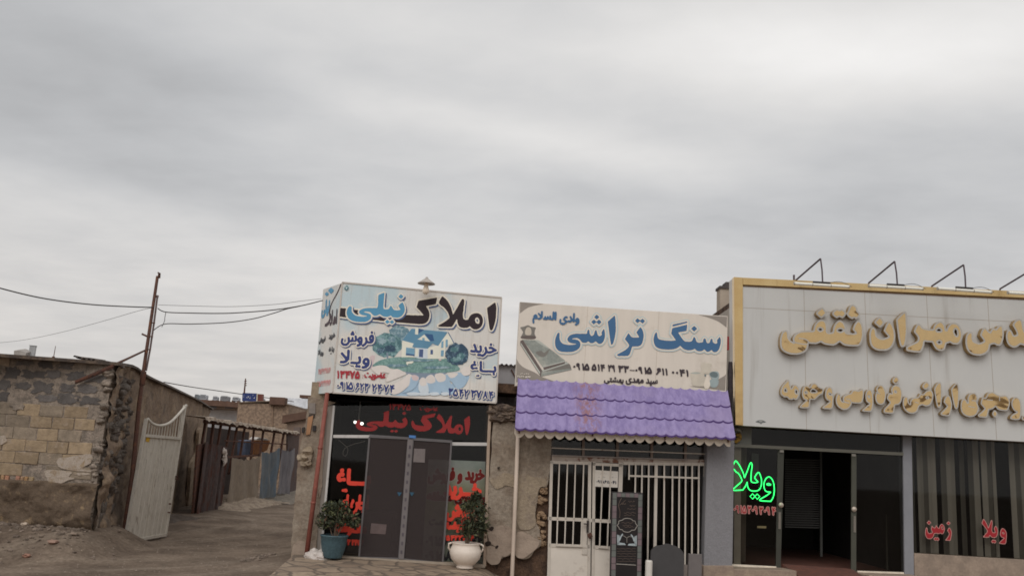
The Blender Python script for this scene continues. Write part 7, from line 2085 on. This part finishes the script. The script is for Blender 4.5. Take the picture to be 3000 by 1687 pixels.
G2 += [[Zv(l) for l in sh] for sh in (
    [[(735, 173), (800, 240), (770, 300), (710, 327), (658, 260)]],
    [[(790, 333), (720, 360), (670, 412), (620, 398), (580, 462), (480, 480), (430, 540), (428, 602, 1), (400, 560), (390, 480), (350, 448), (300, 490), (288, 600), (320, 700), (400, 767), (490, 777), (560, 740), (600, 640, 1), (660, 620), (720, 642), (800, 622), (850, 540), (868, 430), (840, 350)], [(755, 467), (737, 485), (770, 488)]],
    [[(985, 183), (930, 220), (878, 310, 1), (900, 470), (930, 620), (960, 667), (1010, 640), (1025, 500), (1027, 300), (1015, 205)]],
    [[(1140, 433), (1090, 470), (1057, 560, 1), (1122, 640, 1), (1080, 690), (1003, 770), (1030, 812), (1160, 822), (1200, 740), (1222, 620), (1200, 510), (1175, 450)]],
    [[(1305, 203), (1250, 250), (1198, 320, 1), (1220, 470), (1250, 620), (1280, 687), (1330, 670), (1352, 500), (1352, 330), (1335, 220)]],
    [[(1620, 383), (1550, 410), (1510, 490), (1515, 575), (1485, 515), (1450, 498), (1400, 530), (1378, 640), (1400, 750), (1470, 820), (1580, 842), (1680, 800), (1722, 700), (1712, 620), (1690, 560), (1702, 500), (1690, 430), (1660, 395)]],
    [[(1960, 368), (1890, 400), (1850, 480), (1800, 468), (1770, 520), (1757, 602, 1), (1832, 682, 1), (1780, 740), (1708, 800), (1730, 842), (1870, 852), (1900, 780), (1917, 708, 1), (1990, 690), (2040, 648, 1), (2080, 700), (2150, 722), (2260, 722), (2302, 640), (2312, 550), (2270, 460), (2210, 428), (2160, 442), (2080, 420), (2010, 378)]],
    [[(2030, 713), (2080, 780), (2060, 830), (2030, 852), (1978, 800), (1990, 740)]],
    [[(2420, 463), (2370, 490), (2338, 570), (2350, 660), (2395, 728), (2442, 750, 1), (2380, 780), (2318, 840), (2340, 887), (2490, 892), (2520, 800), (2527, 650), (2510, 540), (2470, 480)]],
    [[(2560, 820), (2528, 860), (2560, 905), (2700, 905), (2700, 820)]])]
cut = lambda zf_, pts, wd: ([P3.st(x, y, OF + .11) for x, y in zf_(pts)], wd)
CU1 = [cut(Zp, [(520, 862), (640, 878), (700, 915), (720, 960)], .018), cut(Zp, [(430, 935), (560, 968), (690, 980)], .018)]
CU2 = [cut(Zu, [(1460, 545), (1540, 555), (1560, 620)], .014), cut(Zu, [(1400, 600), (1520, 628)], .016), cut(Zu, [(2060, 402), (2150, 440)], .016), cut(Zv, [(520, 560), (590, 580)], .014), cut(Zv, [(1590, 530), (1700, 542)], .016), cut(Zv, [(1530, 640), (1650, 665)], .014), cut(Zv, [(1880, 515), (1990, 525)], .014), cut(Zv, [(2115, 440), (2120, 540)], .014)]
def ribbon(mb, pts, wd, off):
    P = smooth_poly(pts, closed=False, k=4); n = len(P); L = []
    for i in range(n):
        d = P[min(i + 1, n - 1)] - P[max(i - 1, 0)]; d = d / (np.hypot(*d) + 1e-9); q = np.array([-d[1], d[0]]) * wd / 2
        L.append((P[i] + q, P[i] - q))
    for a, b_ in zip(L[:-1], L[1:]): mb.face([P3.w(*a[1], off), P3.w(*b_[1], off), P3.w(*b_[0], off), P3.w(*a[0], off)], 0)


SILV = mat('silver_border', A(158, 154, 148), .4, .05, 4, spec=.4)
m_ = MB(); letters(m_, P3, trace(P3, G1, OF + .12), [(0, OF + .12, 0, 0, 0, .112, 0, 2), (-.030, OF + .122, 1)], .005)
for pts, wd in CU1: ribbon(m_, pts, wd, OF + .124)
m_.build('raised_lettering', [SILV, MGOLD, GSIDE], gs)
m_ = MB(); letters(m_, P3, trace(P3, G2, OF + .10), [(0, OF + .10, 0, 0, 0, .092, 0, 2), (-.022, OF + .102, 1)], .004)
for pts, wd in CU2: ribbon(m_, pts, wd, OF + .104)
m_.build('raised_lettering', [SILV, MGOLD, GSIDE], gs)

# ------------------------------------------------------------------ tube lamps on arms over the board
ARM = mat('dark_arm', A(78, 68, 72), .6, .15, 6); TUBE = mat('white_tube', A(212, 206, 196), .35, .03, 4); FIT = mat('dark_fitting', A(52, 48, 48), .5)
LABS = ['leftmost tube lamp on a dark bent arm over the gold board', 'second tube lamp from the left over the gold board', 'third tube lamp from the left over the gold board', 'rightmost tube lamp cut off by the picture edge over the board']
GEO = [((2330, 822), (2404, 758), (2410, 825), (2327, 830), (2487, 840)), ((2545, 829), (2621, 766), (2629, 833), (2545, 837), (2703, 846)), ((2730, 838), (2823, 776), (2829, 842), (2747, 845), (2904, 856)), ((2930, 846), (3030, 786), (3037, 852), (2953, 857), (3110, 867))]
for (a, b_, c_, t0, t1), lab in zip(GEO, LABS):
    A_ = P3.at(*a, .34); B_ = P3.at(*b_, .95); C_ = P3.at(*c_, .95)
    lt = thing('tube_lamp', lab, 'lamp', A_, 'tube lamps over the gold framed board')
    m_ = MB(); m_.tube([A_ - P3.n * .05 - V((0, 0, .12)), A_, B_], .016, 8); m_.build('arm', ARM, lt)
    m_ = MB(); m_.tube([B_, B_ * .5 + C_ * .5 + V((.008, 0, 0)), C_ - V((0, 0, .02))], .014, 8); m_.build('drop_rod', ARM, lt)
    T0, T1 = P3.at(*t0, .95), P3.at(*t1, .95)
    mid = (T0 + T1) / 2; d_ = (T1 - T0).normalized()
    m_ = MB(); m_.tube([mid - d_ * .15 + V((0, 0, .045)), mid + d_ * .15 + V((0, 0, .045))], .018, 8); m_.build('ballast', FIT, lt)
    m_ = MB(); m_.tube([T0, T1], .026, 10); m_.build('tube', TUBE, lt, smooth=False)
    m_ = MB()
    for e in (T0, T1): m_.tube([e - d_ * .008, e + d_ * .008], .03, 10)
    for k in (-.16, .16): m_.tube([mid + d_ * k - d_ * .006, mid + d_ * k + d_ * .006], .031, 10)
    m_.build('end_cap', mat('tube_cap', A(150, 144, 134), .5), lt)
    m_ = MB(); p0, p3 = mid + d_ * .15 + V((0, 0, .05)), T1 + d_ * .05
    m_.tube([p0 * (1 - f) + p3 * f + V((0, 0, .05 * math.sin(f * math.pi))) for f in [i / 10 for i in range(11)]], .005, 5); m_.build('lead', FIT, lt)
o = MB(); p = P3.at(2326, 813, .2); o.box(p - V((0, 0, .06)), .03, .03, .11); tag(o.build('bolt_stub', ARM, bevel=.003), 'short dark bolt stub on the gold frame left of the first lamp', 'bolt')
# bits between the boards
o = MB(); q = P3.at(2140, 1040, .0)
o.tube([P2.at(2140, y, .06 + .01 * math.sin(y)) for y in (1060, 1090, 1120, 1150, 1180, 1230)], [.035, .05, .045, .05, .04, .03], 8)
tag(o.build('cable_bundle', mat('black_cables', A(48, 42, 44), .8, .3, 20)), 'dark bundle of cables in the gap left of the gold board', 'cables')
o = MB(); slab(o, P2, [(2128, 985), (2136, 985), (2136, 1025), (2127, 1025)], .04, .06)
tag(o.build('red_box', mat('red_box', A(134, 36, 42), .5), bevel=.004), 'small red box in the gap between the two boards', 'box')
cm = thing('security_camera', 'small whitish security camera under the gold board corner', 'camera', P3.at(2160, 1258, .12))
m_ = MB(); c_ = P3.at(2163, 1258, .12); m_.tube([c_ + V((-.05, .02, .01)), c_ + V((.05, -.04, -.015))], .028, 12); m_.build('body', mat('camera_grey', A(130, 122, 114), .5), cm)
m_ = MB(); m_.tube([c_ + V((.05, -.04, -.015)), c_ + V((.056, -.045, -.017))], .02, 12); m_.build('lens', FIT, cm)
m_ = MB(); m_.tube([c_ + V((0, 0, .02)), c_ + V((0, .08, .06))], .012, 8); m_.build('bracket', OLV, cm)
o = MB(); c_ = P3.at(2162, 1286, .08)
for k in range(7): o.lump(c_ + V((random.uniform(-.07, .05), random.uniform(-.02, .02), random.uniform(-.06, .09))), .035, .02, .03, .5, 2)
tag(o.build('yellow_bouquet', mat('dull_yellow', A(132, 100, 38), .8, .4, 30, col2=A(76, 60, 40))), 'dull yellow bunch tied under the security camera', 'bunch')
o = MB(); o.tube([P3.at(x, y, .05) for x, y in ((2146, 1260), (2152, 1275), (2158, 1300))], .008, 6)
tag(o.build('drop_cable', FIT), 'short dark cable hanging under the security camera', 'cable')
